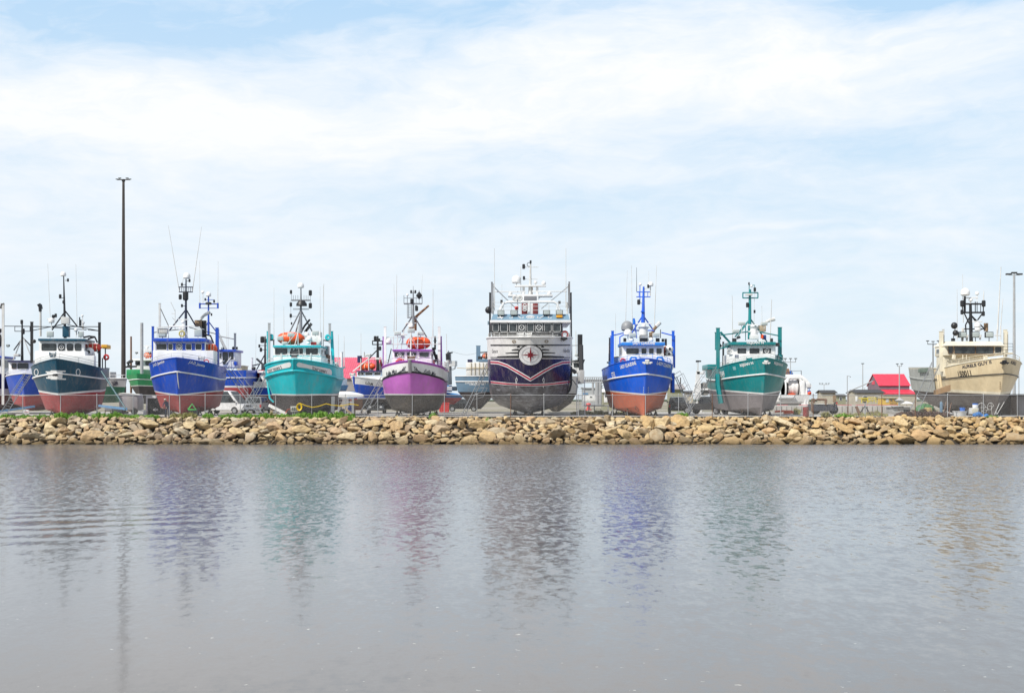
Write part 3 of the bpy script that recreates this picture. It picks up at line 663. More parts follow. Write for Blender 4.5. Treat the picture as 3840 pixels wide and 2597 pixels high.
def stand(x,y,h,lean,label,group='boat stands'):
    o=empty('boat_stand',(x,y,GZ),random.uniform(-.5,.5),label,'boat stand',group)
    top=Vector((0,0,h)); b=MB()
    for k in range(3):
        a=2*math.pi*k/3+.4; b.tube([(.42*math.cos(a)*h/1.1,.42*math.sin(a)*h/1.1,0),(0,0,h*.78)],.05,6)
        b.box((.42*math.cos(a)*h/1.1-.07,.42*math.sin(a)*h/1.1-.07,0),(.42*math.cos(a)*h/1.1+.07,.42*math.sin(a)*h/1.1+.07,.02))
    for k in range(3):
        a=2*math.pi*k/3+.4; a2=a+2*math.pi/3; q=.24*h/1.1; b.tube([(q*math.cos(a),q*math.sin(a),h*.34),(q*math.cos(a2),q*math.sin(a2),h*.34)],.028,5)
    b.build('tripod',DARK,o)
    MB().tube([(0,0,h*.6),(lean*.06,0,h)],.03,7).lathe([(.09,0),(.09,.03)],(0,0,h*.74),n=8).build('screw_jack',RUST,o)
    MB().box((-.13,-.13,0),(.13,.13,.05),bev=.01,M=Matrix.Translation((lean*.06,0,h))@Matrix.Rotation(lean*.5,4,'Y')).build('pad',WOOD,o); return o
def blocks(x,y,n,top,label):
    b=empty('keel_block',(x,y,GZ),0,label,'timber blocks','keel blocks under the boats'); hh=top/max(n,1)
    for i in range(n):
        M=MB()
        for k in(-.3,.3):
            if i%2: M.box((-.55,k-.12,hh*i),(.55,k+.12,hh*(i+1)-.003),bev=.01)
            else: M.box((k-.12,-.5,hh*i),(k+.12,.5,hh*(i+1)-.003),bev=.01)
        M.build('timber',WOOD,b)
BG='fishing boats standing ashore along the harbour edge'
def std(b,what,spots,keelz=.25,ys=(3.2,9,15)):
    for i,(t,sd,where) in enumerate(spots):
        p=b.hp(1,t,sd); w=b.M@Vector((p.x*.86,p.y,0)); h=max(.5,(b.hp(1,t,sd).z*.8+b.hp(0,t,sd).z*.2)-.05)
        stand(w.x,w.y,h,-sd,f'black steel tripod stand under the {where} of the {what}')
    for y,wh in zip(ys,('forward','middle','after')):
        z=b.lev[0][1] if y<4 else b.lev[0][2]; w=b.M@Vector((0,y,0))
        if z>.12: blocks(w.x,w.y,max(1,int(round(z/.25))),max(z-.01,.1),f'{wh} stack of timber blocks under the keel of the {what}')
SP=[(.2,-1,'left bow'),(.22,1,'right bow'),(.5,-1,'left side'),(.52,1,'right side'),(.8,-1,'left quarter'),(.8,1,'right quarter')]
RH=simple('black gloss hull',(.02,.02,.022),.35)
# ===== 1 dark teal boat (far left) =====
b=Boat('fishing_boat',VA,440,124.5,'dark teal boat with red bottom, white stripes and two oval bow rings, far left',rot=6,group=BG)
TEAL=paint('dark teal hull paint',(.003,.065,.115),.33,.36,bump=.08); RB=antifoul('red antifouling',(.42,.06,.06),(.30,.045,.05),amt=.22)
b.hull(11,[(2.4,1283,1290,5,.12,.5,1.5,1,.1,.5),(1.8,1205,1225,6,2.45,.5,1.5,1.05,.4,.6),(1.1,1112,1088,6,2.9,.46,1.7,1.15,.5,.7),(.95,1098,1072,6,2.95,.46,1.7,1.15,.5,.7),(.45,942,985,6,3.25,.42,1.8,1.2,.3,.75),(0,828,905,6,3.3,.4,1.9,1.2,.2,.75)],[RB,WHITE,TEAL],[0,0,1,2,2])
b.follow(4,'rub_rail',.075,WHITE); b.follow(5,'cap_rail',.05,TEAL,off=0)
for sd,x in((-1,287),(1,613)):
    b.shape([[(x+sd*0+18*math.cos(a*.3927)*1.0,932+28*math.sin(a*.3927)) for a in range(16)],[(x+13*math.cos(a*.3927),932+22*math.sin(a*.3927)) for a in range(16)]],WHITE,'hawse_ring',off=.03)
for pts in([(400,922),(515,924)],[(362,930),(470,932)],[(365,976),(480,980)],[(400,984),(518,986)]): b.stroke(pts,.13,WHITE,'bow_marking',off=.04)
b.stroke([(375,955),(430,955),(490,955)],.75,WHITE,'bow_marking',off=.03); b.anchor(438,957,-.15,DARK,sc_=.6)
b.railing(.02,.36,.55,OFFW,inset=.2)
b.house('deckhouse',272,765,668,835,5.2,10,WHITE,zbot=b.deckz)
b.house('foredeck_cabin',285,800,740,900,4.6,5.6,WHITE,zbot=b.deckz)
b.house('wheelhouse',306,685,660,782,5.8,9.6,WHITE,side=2,zbot=b.Z(782,5.8))
b.box('visor',298,668,672,688,5.4,9.9,TEAL,bev=.04)
for x0,x1,dc in((330,440,0),(462,507,1),(530,572,0),(592,636,0)): b.window(x0,712,x1,762,5.8,BLACK,disc=dc,fw=.04)
b.box('searchlight_box',478,498,542,552,6.5,7.1,OFFW); b.flood(612,612,655,655,7,OFFW); b.flood(365,612,418,655,6.8,OFFW)
ma=b.mast('mast',512,170,665,7.5,BLACK,r0=.05,r1=.16,xt=500,bars=[(240,785,575,.04),(470,500,350,.03),(512,540,212,.03)],legs=[(512,455,410,600,1.5),(515,455,610,575,1.5)],lamps=[(475,338,.13),(536,210,.1),(500,382,.1),(420,500,.14),(440,488,.12)])
b.dome(498,165,7.5,.28,parent=ma); b.box('mast_housing',490,570,540,655,7.2,7.9,TEAL,parent=ma)
b.tube('exhaust_stack',[(318,650,10),(318,430,10),(306,400,10)],[.13,.11,.15],OFFW); b.tube('exhaust_cap',[(316,455,9.98),(314,418,9.98),(304,398,9.98)],[.16,.17,.2],BLACK)
b.whip(375,80,395,510,7); b.whip(596,82,606,560,7.5)
b.dome(405,530,7,.3,stem=600); b.radar(405,516,7,.9)
b.dome(655,545,8,.14,stem=600); b.dome(648,490,8,.12,stem=600); b.dome(597,600,7,.2,stem=660)
b.post(250,540,860,6.6,BLACK,.25); b.post(782,545,900,8,BLACK,.24)
b.tubes('gallows_stay',[[(255,605,6.6),(500,555,7.5)],[(782,608,8),(530,560,7.5)],[(400,580,8),(680,600,8)],[(690,600,8),(782,608,8)]],DARK)
b.raft(664,705,790,772,7.5,m=paint('red capsule plastic',(.62,.05,.03),.4,.25)); b.buoy(703,775,7.2,.48); b.buoy(268,690,6.4,.2,m=BLACK,name='lamp_head')
b.tubes('davit_crane',[[(655,660,7.2),(700,650,7.2),(745,655,7.2),(765,700,7.2)],[(745,655,7.2),(690,672,7.2)]],BLACK,r=.09)
b.box('canopy',795,715,840,745,9,11,paint('yellow canvas',(.75,.4,.03),.6,.1)); b.ring(835,815,9,.22,RED,rt=.1)
b.tubes('stern_frame',[[(828,745,10),(828,900,10)],[(805,820,10),(805,900,10)],[(600,640,8.5),(600,590,8.5)],[(626,570,8.5),(626,500,8.5)],[(636,570,8.5),(636,520,8.5)]],DARK,r=.06)
b.winch(415,790,2.5,TEAL); std(b,'dark teal boat',[(.25,-1,'left bow'),(.3,1,'right bow'),(.7,-1,'left side'),(.7,1,'right side')])
# ===== 2 blue boat J.A.D. =====
b=Boat('fishing_boat',VB,314,124,'blue boat with red bottom and white lettering on both bows, beside the tall pole',rot=5,group=BG)
BLU=paint('royal blue hull paint',(.008,.07,.46),.32,.36,bump=.08)
b.hull(13.5,[(2.3,1315,1318,5,.12,.5,1.5,1,.1),(1.7,1235,1272,6,2.55,.42,1.6,1.05,.3),(1.1,1192,1166,6.5,3.0,.4,1.7,1.15,.3),(.98,1183,1158,6.5,3.05,.4,1.7,1.15,.3),(.45,1036,1085,6.5,3.2,.37,1.8,1.2,.15),(0,943,1000,6.5,3.3,.35,1.9,1.2,.1)],[RB,WHITE,BLU],[0,0,1,2,2])
b.follow(4,'rub_rail',.07,WHITE); b.follow(5,'cap_rail',.05,BLU,off=0); b.tube('stem_bar',[(322,1040,.3),(330,1120,.8),(338,1200,1.25),(341,1310,2.2)],.05,OFFW)
b.text('J.A.D. Jasmine',392,983,498,1012,.36,WHITE,shear=.25,bold=.012); b.text('J.A.D. Jasmine',168,1008,243,980,.36,WHITE,shear=.25,bold=.012)
b.railing(.03,.38,.5,OFFW,inset=.2)
b.house('foredeck_cabin',162,895,560,1000,5.5,10,WHITE,zbot=b.deckz); b.box('hatch',290,935,355,947,2.5,3.5,WHITE)
b.house('wheelhouse',165,832,505,925,6,10,WHITE,side=2); b.box('window_band',180,848,502,900,5.97,6.3,BLU,bev=.02)
b.box('visor',160,815,510,838,5.5,10.2,BLU,bev=.05)
for x0,x1,dc in((186,253,0),(264,292,0),(316,353,1),(380,415,0),(442,480,0)): b.window(x0,853,x1,892,5.94,WHITE,disc=dc,fw=.035)
b.tubes('roof_rail',[[(190,815,6.5),(190,745,6.5)],[(265,815,6.5),(265,735,6.5)],[(190,745,6.5),(440,738,6.5)],[(440,740,6.5),(500,760,7)]],OFFW,r=.035)
b.box('louvre_box',192,750,257,785,6.6,7.4,OFFW); b.flood(432,757,482,805,6.4,OFFW); b.flood(200,782,250,808,6.2,DARK)
b.tubes('radar_pedestal',[[(370,815,6.8),(365,700,6.8),.16],[(340,815,6.8),(362,730,6.8),.08],[(388,815,6.8),(368,730,6.8),.08]],WHITE); b.radar(362,695,6.8,1.0); b.radar(345,738,6.9,2.2)
b.ring(353,787,6.5,.26,simple('yellow lamp guard',(.5,.42,.1),.5),name='deck_lamp')
ma=b.mast('mast',378,430,815,7.5,simple('navy black mast',(.015,.02,.05),.4),r0=.06,r1=.17,xt=380,bars=[(330,425,482,.05),(333,425,514,.05),(348,375,466,.03),(385,408,443,.03),(350,375,605,.03)],drops=[(x,482,514,.03) for x in(338,352,366,394,408,420)],legs=[(375,635,272,765,1),(385,635,440,730,1)],lamps=[(343,547,.16),(378,540,.28),(354,466,.1),(404,440,.1),(354,604,.1)])
b.dome(385,412,7.5,.36,parent=ma); b.tubes('aerial_stub',[[(350,480,7.5),(363,420,7.5)]],OFFW,parent=ma,r=.02)
b.whip(264,80,337,515,7.5,.028,parent=ma); b.whip(481,88,421,515,7.5,.028,parent=ma)
b.box('exhaust_silencer',435,698,480,738,8.5,9.3,BROWNP); b.tube('exhaust_pipe',[(475,710,9),(478,690,9),(495,668,9),(538,645,9)],[.13,.14,.16,.17],OFFW)
b.tubes('signal_post',[[(308,760,7),(308,628,7)],[(308,640,7),(280,580,7)],[(285,655,7),(308,655,7)],[(290,680,7),(308,700,7)]],OFFW,r=.03)
b.raft(503,850,580,922,7.5); b.box('davit',482,700,510,810,9,9.6,BLACK)
b.tubes('davit_crane',[[(495,790,8.5),(540,800,8.5),(560,850,8.5)],[(465,720,9),(520,830,8.5)]],BLACK,r=.08)
b.post(163,742,960,7,BLU,.22); b.post(583,750,1070,8.5,BLU,.30); b.post(208,590,745,10,OFFW,.2,name='boom'); b.post(590,760,1000,9.3,BLU,.2)
b.tubes('gallows_stay',[[(163,780,7),(360,755,7.5)],[(583,790,8.5),(400,745,7.5)],[(212,620,10),(265,735,8)]],DARK)
b.winch(480,945,3,OFFW); b.ring(513,972,4.2,.22,RED,rt=.06)
std(b,'blue boat by the light pole',SP)
# ===== 3 turquoise boat =====
b=Boat('fishing_boat',VC,428,124,'turquoise fishing boat with black bottom and white name panels on both bows',group=BG)
TQ=paint('turquoise hull paint',(.015,.49,.55),.36,.36,bump=.08); TQD=paint('turquoise trim paint',(.0,.22,.27),.4,.3); BB=antifoul('black antifouling',(.035,.03,.032),(.065,.055,.055),scuff=(.3,.27,.26),amt=.2)
b.hull(12,[(2.2,1262,1265,5,.12,.5,1.5,1,.1),(1.7,1195,1210,6,2.55,.4,1.7,1.15,.3),(1.1,1063,1058,6.5,2.95,.37,1.8,1.25,.3),(1.0,1050,1045,6.5,3.0,.37,1.8,1.25,.3),(.4,842,915,6.5,3.42,.34,1.9,1.3,.15),(.3,822,893,6.5,3.45,.34,1.9,1.3,.15),(0,742,818,6.5,3.42,.33,2,1.35,.1)],[BB,WHITE,TQ],[0,0,1,2,2,2])
b.follow(4,'rub_rail',.12,TQ,off=.04); b.follow(6,'cap_rail',.07,TQ,off=.02); b.tube('stem_bar',[(418,742,-.05),(420,830,.3)],.09,TQ)
b.shape([[(620,818)],[(475+25*math.cos(a),790+22*math.sin(a)) for a in (1.6,2.3,3.1,4.0,4.6)]+[(560,792),(640,806),(700,818),(740,826)]+[(756,840),(760,862),(755,882),(745,888)]+[(700,868),(620,840),(540,820)]],WHITE,'name_panel',off=.03)
b.shape([[(300,812)],[(390,768),(402,778),(403,800),(392,812),(330,825),(270,840),(215,860),(198,864),(192,850),(198,828),(240,810),(300,790),(350,776)]],WHITE,'name_panel',off=.03)
SIGN=simple('dark sign lettering',(.03,.03,.05),.5)
b.text('TONY YANNI 5',580,834,712,866,.30,SIGN,off=.045,bold=.015); b.text('TONY YANNI 5',203,862,326,822,.30,SIGN,off=.045,bold=.015)
b.railing(.03,.40,.55,WHITE,inset=.2,rows=2); b.railing(.42,.62,.9,WHITE,inset=.1,rows=3,join=False,name='side_rail')
b.house('foredeck_cabin',248,720,668,800,5.4,10,WHITE,zbot=b.deckz); b.house('wheelhouse',245,630,660,722,6,10,WHITE,side=2); b.box('trim_band',243,714,664,724,5.94,10.05,TQ,bev=.02)
b.box('visor',240,620,665,636,5.6,10.2,TQ,bev=.04)
for x0,x1,dc in((262,372,0),(398,450,0),(455,508,0),(532,640,1)): b.window(x0,646,x1,702,6,WHITE,fw=.05,gm=GLASS)
b.raft(268,500,515,612,7.2)
b.flood(278,540,332,575,6.5,OFFW); b.flood(370,510,428,542,6.5,OFFW); b.flood(585,493,645,528,6.6,OFFW); b.flood(328,588,368,612,6.0,OFFW)
b.box('roof_locker',575,500,665,615,8,9,WHITE,bev=.12); b.box('red_case',575,590,622,616,6.6,7,RED)
b.dome(540,528,6.8,.27,stem=560); b.dome(562,563,6.5,.3,stem=612); b.radar(556,578,6.5,1.1,base=612); b.box('junction_box',640,552,668,600,7.5,8,WHITE)
STL=paint('mast steel',(.25,.26,.28),.5,.3,.3)
ma=b.mast('mast',488,120,505,8,STL,r0=.06,r1=.17,xt=489,bars=[(405,574,222,.05),(405,574,228,.03),(420,560,298,.03),(420,560,306,.02),(392,535,366,.025)],drops=[(x,150 if x in(405,572) else 180,222,.02) for x in(405,422,442,462,516,535,552,572)]+[(400,222,400,.015),(574,222,280,.02)],legs=[(485,315,392,500,1),(492,315,600,520,1),(490,330,430,560,.5)],lamps=[(403,152,.12),(573,160,.17),(402,262,.13),(573,272,.17),(401,360,.12),(408,428,.08)])
b.dome(488,98,8,.33,parent=ma); MB().lathe([(.55,-.25),(.52,0),(.3,.28)],b.P(495,252,7.8),n=14).build('sounder_cowl',BLACK,ma)
b.tubes('exhaust_pipe',[[(488,510,8.5),(520,450,8.5),(568,393,8.5),.1],[(520,500,8.5),(578,423,8.5),.07],[(535,500,8.5),(588,432,8.5),.07]],BLACK)
b.tubes('foremast',[[(462,610,6.2),(465,440,6.2),.05],[(465,490,6.2),(365,612,7),.045],[(465,500,6.2),(425,660,5.8),.05],[(465,500,6.2),(625,615,7),.045],[(462,505,6.2),(475,725,5.5),.02]],OFFW)
b.whip(252,112,251,575,7,.024); b.whip(338,275,340,500,9); b.whip(657,103,660,560,8,.02); b.whip(690,80,686,640,8,.03); b.whip(686,100,686,640,8.3)
b.post(210,428,800,7,GALV,.22,x1=208); b.post(196,500,880,7.4,TQ,.16); b.post(743,432,600,8,GALV,.22); b.post(758,500,880,8.5,TQ,.3,x1=778)
b.tubes('lower_guide',[[(190,900,6),(200,985,5.6),(215,1085,5.4),(250,1120,5.4),.1],[(785,900,8),(765,1010,7.5),(745,1110,7),.13]],TQ)
b.ring(225,548,7.2,.18,TQ,rt=.15,name='block'); b.ring(728,550,8,.2,TQ,rt=.14,name='block'); b.tubes('boom_hook',[[(255,575,7),(205,575,7.2)],[(690,575,8),(745,585,8)],[(250,575,7),(250,625,7)]],BLACK,r=.06)
b.winch(430,690,1.5,DARK,k=1.3); b.tubes('samson_post',[[(318,760,4),(318,690,4),.1],[(578,760,4),(578,690,4),.1]],OFFW); b.box('net_gear',670,700,725,800,10,12,RUST); b.box('deck_gear',700,625,730,700,10,11,GALV)
std(b,'turquoise boat',SP)
# ===== 4 purple boat =====
b=Boat('fishing_boat',VD,368,124,'purple fishing boat with black bottom and white name band, orange raft on its roof',group=BG)
PUR=paint('purple hull paint',(.53,.15,.53),.33,.36,bump=.08); PURD=paint('purple trim paint',(.30,.06,.42),.4,.2); BB2=antifoul('worn black antifouling',(.045,.04,.038),(.09,.075,.06),scuff=(.35,.28,.2),amt=.3)
b.hull(14,[(2.2,1226,1226,5,.12,.5,1.5,1,.1),(1.8,1160,1190,5.5,2.2,.36,1.9,1.3,.3),(1.3,1070,1090,6,2.8,.34,1.9,1.35,.3),(1.15,1058,1052,6,2.92,.33,1.9,1.35,.3),(1.05,1048,1042,6,2.95,.33,1.9,1.35,.3),(.32,858,940,6,3.02,.32,2,1.35,.15),(.28,845,928,6,3.03,.32,2,1.35,.15),(.05,772,848,6,3.02,.31,2,1.4,.1),(0,755,832,6,3.02,.31,2,1.4,.1)],[BB2,WHITE,PUR,BLACK],[0,0,0,1,2,3,1,2])
b.follow(8,'cap_rail',.06,PURD,off=.02); b.follow(5,'rub_rail',.05,BLACK,off=.02); b.tube('stem_cap',[(366,745,-.1),(368,800,.05),(370,858,.25)],.17,simple('grey stem cap',(.25,.24,.25),.5))
b.text('Kellie Max',486,862,592,895,.42,SIGN,shear=.4,bold=.01,off=.03); b.text('Kellie Max',165,893,262,857,.40,SIGN,shear=.4,bold=.01,off=.03)
for sx,x0 in((1,405),(-1,330)):
    b.stroke([(x0,805),(x0+sx*8,825),(x0+sx*30,838)],.06,SIGN,'anchor_emblem',off=.03); b.stroke([(x0-sx*0,838),(x0+sx*40,845),(x0+sx*70,865)],.07,SIGN,'anchor_emblem',off=.03); b.stroke([(x0+sx*12,808),(x0+sx*45,862)],.05,SIGN,'anchor_emblem',off=.03)
b.railing(.03,.42,.55,OFFW,inset=.2,rows=2); b.railing(.42,.7,.75,OFFW,inset=.1,rows=3,join=False,name='side_rail')
b.house('foredeck_cabin',212,738,560,800,5.2,9,WHITE,zbot=b.deckz); b.house('wheelhouse',214,665,556,742,5.8,9.5,WHITE,side=2); b.box('trim_band',210,736,560,743,5.74,9.55,PURD,bev=.02)
b.box('visor',212,656,560,668,5.5,9.8,PURD,bev=.04)
for x0,x1,dc in((234,320,1),(342,428,1),(452,536,0)): b.window(x0,682,x1,724,5.8,simple('lilac trim',(.55,.4,.62),.5),disc=dc,fw=.05)
b.raft(330,540,548,655,7.4)
b.flood(230,500,288,532,6.4,OFFW,stand=655); b.flood(348,472,410,508,6.6,OFFW); b.flood(432,500,490,530,6.6,OFFW,stand=560)
b.tubes('roof_frame',[[(160,610,7),(620,610,7),.04],[(160,550,7),(330,550,7),.03],[(490,550,7),(625,550,7),.03],[(222,655,7),(222,545,7),.04],[(560,655,7),(560,545,7),.04],[(290,655,7),(318,480,7),.04],[(245,655,7),(290,560,7),.03],[(435,655,6.5),(440,505,6.5),.04],[(375,720,5.5),(378,510,6.2),.07],[(378,520,6.2),(340,655,6.5),.04],[(378,520,6.2),(430,655,6.5),.04]],OFFW)
ma=b.mast('mast',398,135,480,8,STL,r0=.05,r1=.15,xt=398,bars=[(316,476,252,.05),(316,476,258,.03),(318,476,205,.03),(380,420,158,.03),(346,440,378,.04)],drops=[(316,180,255,.03),(346,180,378,.03),(476,190,255,.04),(398,100,160,.02),(424,190,252,.02)],legs=[(395,360,300,500,.8),(402,360,515,545,.8)],lamps=[(380,150,.1),(417,150,.1),(385,232,.15),(428,297,.16),(424,285,.12)])
b.tubes('mast_ladder',[[(356,262,8),(356,378,8),.025],[(382,262,8),(382,378,8),.025]]+[[(356,y,8),(382,y,8),.02] for y in range(275,378,16)],DARK,parent=ma)
MB().lathe([(.02,-.4),(.33,0),(.02,.4)],b.P(450,182,8),n=4).build('radar_reflector',BLACK,ma); b.tubes('reflector_stub',[[(450,135,8),(450,255,8)]],BLACK,parent=ma,r=.02); b.dome(346,178,8,.13,parent=ma)
b.tube('exhaust_pipe',[(415,490,8.5),(416,375,8.5),(440,352,8.5),(535,270,8.5)],[.16,.16,.13,.1],paint('rusty exhaust',(.3,.14,.06),.7,.4)); b.tube('exhaust_guard',[(330,440,8),(340,425,8),(420,425,8)],.07,OFFW)
b.box('brown_case',358,455,412,475,7.2,7.6,BROWNP); b.radar(305,525,7,.9,base=600); b.dome(178,585,7,.35); b.dome(378,450,7.3,.25)
b.whip(228,80,232,235,7.6,.016); b.whip(253,0,248,490,7.6,.03); b.whip(234,230,228,500,7.6,.03); b.whip(478,0,470,180,8,.016); b.whip(572,125,571,550,8,.032)
b.post(150,458,830,6.8,WHITE,.24); b.post(137,548,870,7.1,PURD,.18); b.post(626,460,820,7.5,WHITE,.26); b.post(640,545,900,7.9,PURD,.2,x1=648)
b.box('quarter_guard',640,830,668,960,7.5,9,PURD,bev=.05); b.winch(380,730,1.2,RUST,k=1.2); b.ring(285,778,5.1,.4,RED,rt=.12); b.ring(562,780,7,.25,RED,rt=.09)
b.tubes('net_gear',[[(570,640,9),(600,740,9),(560,800,9),.14],[(585,560,9),(590,650,9),.05],[(600,700,9),(620,800,9),.12],[(205,650,7),(175,780,7),.05]],DARK)
b.tubes('aft_mast',[[(590,540,11),(590,660,11),.1],[(575,580,11),(605,580,11),.04]],BLACK)
std(b,'purple boat',SP)
# ===== 5 navy and white boat =====
b=Boat('fishing_boat',VE,450,123.5,'large navy and white fishing boat with a red compass rose on its round bow',group=BG)
NAVY=paint('navy hull paint',(.013,.011,.055),.25,.34,bump=.12); HW=paint('white bow paint',(.70,.69,.67),.4,.22,bump=.06)
BBS=antifoul('scuffed black antifouling',(.05,.047,.05),(.17,.17,.185),scuff=(.38,.39,.42),amt=.95,rough=.4)
def cc(n,W,yb,ys,y0,sf=.27,q=2.0,p=2.0): return (y0,yb,ys,5,W,sf,p,q,.15,.95)
b.hull(24,[(4.2,1275,1275,5,.35,.3,1.6,1.0,.1,.5),(3.6,1242,1252,5,1.7,.3,1.8,1.4,.2,.6),(2.9,1200,1215,5,3.1,.3,2,1.6,.3,.8),(2.3,1160,1168,5,3.75,.3,2,1.8,.3,.9),(1.8,1110,1118,5,3.95,.29,2,1.9,.3,.95),(1.4,1056,1052,5,4.05,.28,2,2,.2,.95),
 (1.0,960,950,5,4.12,.27,2,2,.15,.95),(.7,874,874,5,4.15,.27,2,2,.1,.95),(.3,778,778,5,4.18,.26,2,2,.1,.95),(.0,712,714,5,4.2,.26,2,2.0,.1,.95)],[BBS,NAVY,HW],[0,0,0,0,0,1,1,2,2],deck=.5)
b.follow(9,'cap_rail',.07,WHITE,off=.03)
STR=simple('stripe red',(.42,.01,.045),.4); STW=simple('stripe white',(.75,.74,.74),.4)
for y,mm,w in((773,BLACK,.13),(866,BLACK,.14),(870,STW,.05)): b.stroke([(158,y),(300,y),(450,y),(600,y),(742,y)],w,mm,'bow_stripe',off=.03 if mm is not STW else .035)
b.stroke([(160,1045),(240,1054),(350,1062),(450,1066),(560,1062),(660,1052),(740,1043)],.28,STW,'bow_stripe',off=.025); b.stroke([(160,1045),(240,1054),(350,1062),(450,1066),(560,1062),(660,1052),(740,1043)],.14,STR,'bow_stripe',off=.04)
V=[(158,898),(215,902),(280,925),(360,972),(450,1026),(540,970),(620,925),(685,902),(742,898)]
b.stroke(V,.34,STW,'bow_stripe',off=.025); b.stroke(V,.15,STR,'bow_stripe',off=.04)
for sx in(-1,1):
    for y,l0,l1 in((784,80,100),(806,86,138),(829,84,182),(855,70,245)):
        b.stroke([(450+sx*l0,y),(450+sx*(l0+l1)/2,y),(450+sx*l1,y+3)],.17,BLACK,'speed_line',off=.03,taper=.6)
def ell(cx,cy,rx,ry,n=28): return [(cx+rx*math.cos(2*math.pi*i/n),cy+ry*math.sin(2*math.pi*i/n)*(1 if math.sin(2*math.pi*i/n)<0 else 1.08)) for i in range(n)]
rose=b.shape([[(450,840)],ell(450,840,50,40),ell(450,840,94,72)],BLACK,'compass_emblem',off=.035)
b.shape([ell(450,844,84,70),ell(450,844,77,65)],STW,'emblem_ring',off=.05,parent=rose)
b.shape([[(450,844)],ell(450,844,40,34),ell(450,844,76,64)],STW,'emblem_disc',off=.05,parent=rose)
GL=simple('emblem grey',(.35,.35,.36),.5)
for rr in(.86,.76,.52): b.shape([ell(450,844,76*rr,64*rr),ell(450,844,76*rr-1.6,64*rr-1.6)],GL,'emblem_line',off=.058,parent=rose)
for k in range(32):
    a=2*math.pi*k/32; b.stroke([(450+58*math.cos(a),844+49*math.sin(a)),(450+64*math.cos(a),844+54*math.sin(a))],.025,GL,'emblem_tick',off=.058,parent=rose)
RST=simple('emblem red',(.38,.01,.02),.4)
for half,mm in((1,RST),(-1,simple('emblem dark',(.06,.02,.03),.4))):
    for k in range(8):
        a=math.pi/4*k; l=(66 if k%2==0 else 33); w=8
        tip=(450+l*math.cos(a),844+l*.9*math.sin(a)); sd=(450+w*1.5*math.cos(a+half*math.pi/8)*1.3,844+w*1.5*math.sin(a+half*math.pi/8)*1.2)
        hs=[b.ray(*q) for q in((450,844),sd,((sd[0]+tip[0])/2,(sd[1]+tip[1])/2),tip)]; vs=[h+n*(.07 if n.dot(b.cam-h)>0 else -.07) for h,n in hs]
        mid=b.ray((450+tip[0])/2,(844+tip[1])/2); vs.append(mid[0]+mid[1]*(.07 if mid[1].dot(b.cam-mid[0])>0 else -.07))
        MB().add(vs,[(0,1,2,4),(4,2,3)]).build('emblem_point',mm,rose,smooth=False)
b.text('Harbour Grace',688,828,790 if False else 745,828,.62,SIGN,shear=.3,off=.03) if False else None
GT=simple('grey lettering',(.12,.12,.12),.5)
b.text('Harbour',688,828,740,826,.40,GT,shear=.3,off=.03); b.text('Grace',170,830,212,828,.36,GT,shear=.3,off=.03)
for x in(330,567):
    o=b.shape([[(x+15*math.cos(a*.785+.39),745+12*math.sin(a*.785+.39)) for a in range(8)],[(x+8*math.cos(a*.785+.39),745+6*math.sin(a*.785+.39)) for a in range(8)]],simple('bronze hawse',(.28,.22,.15),.5),'hawse_pipe',off=.05)
for x,sx in((350,1),(545,-1)):
    b.text('11',x-8,1036,x+6,1036,.25,STW,off=.04,name='draught_mark'); b.text('8',x-6,1058,x+4,1058,.35,STW,off=.04,name='draught_mark')
    b.stroke([(x,1008),(x,1022),(x+sx*6,1022)],.06,STW,'draught_mark',off=.04); b.stroke([(x-4,1070),(x,1085)],.06,STW,'draught_mark',off=.04)
b.railing(.0,.5,.42,OFFW,inset=.15,rows=2,step=1.0)
b.anchor(664,722,2.2,BLACK,sc_=1.7); b.tubes('anchor_chute',[[(628,752,1.6),(652,700,1.8),.14],[(650,695,1.8),(700,735,1.8),.12]],BLACK)
# superstructure
b.house('lower_house',185,600,690,715,6,15,WHITE,zbot=b.deckz)
b.house('wheelhouse',160,605,686,688,4.2,12,paint('black window wall',(.03,.03,.032),.3,.1),side=3,fm=OFFW)
b.box('side_wing',685,610,748,685,6.5,7,WHITE) if False else b.tubes('wing_support',[[(742,600,5),(746,712,5),.05],[(690,690,5),(745,690,5),.03]],WHITE)
for x0,x1,dc in((174,214,0),(229,281,0),(296,347,0),(361,411,1),(426,474,0),(489,538,1),(553,602,0),(616,670,0)): b.window(x0,614,x1,672,4.14,WHITE,disc=dc,fw=.03,gm=GLASS)
b.box('roof_edge',152,588,748,608,3.9,13,WHITE,bev=.08)
vis=MB(); a=b.P(160,588,3.9); c=b.P(740,588,3.9); t0=b.P(175,546,5); t1=b.P(728,546,5); vis.add([(a.x,3.95,a.z),(c.x,3.95,a.z),(c.x,12.8,a.z),(a.x,12.8,a.z),(t0.x,4.8,t0.z),(t1.x,4.8,t0.z),(t1.x,12.4,t0.z),(t0.x,12.4,t0.z)],[(0,1,5,4),(1,2,6,5),(2,3,7,6),(3,0,4,7),(4,5,6,7)])
vis.build('visor',paint('slate blue visor',(.16,.27,.36),.35,.15),b.o,smooth=False)
sc2=[]
for cx,sx in((390,-1),(510,1),(310,-1),(590,1)):
    sc2.append([(cx+sx*(18*math.cos(t*.5)*(.9**t)),568+9*math.sin(t*.5)*(.93**t),4.25) for t in range(10)]+[.035])
sc2+= [[(450+28*math.cos(t*.45),567+9*math.sin(t*.45),4.25) for t in range(15)]+[.05],[(450+14*math.cos(t*.45),567+5*math.sin(t*.45),4.25) for t in range(15)]+[.05],[(360,560,4.35),(380,575,4.2),.04],[(520,575,4.2),(545,560,4.35),.04],[(205,572,4.2),(250,570,4.2),.06],[(225,560,4.3),(240,580,4.15),.05]]
b.tubes('scroll_ornament',sc2,STW)
b.box('flag_panel',640,552,686,570,4.1,4.3,simple('orange flag',(.75,.35,.02),.5))
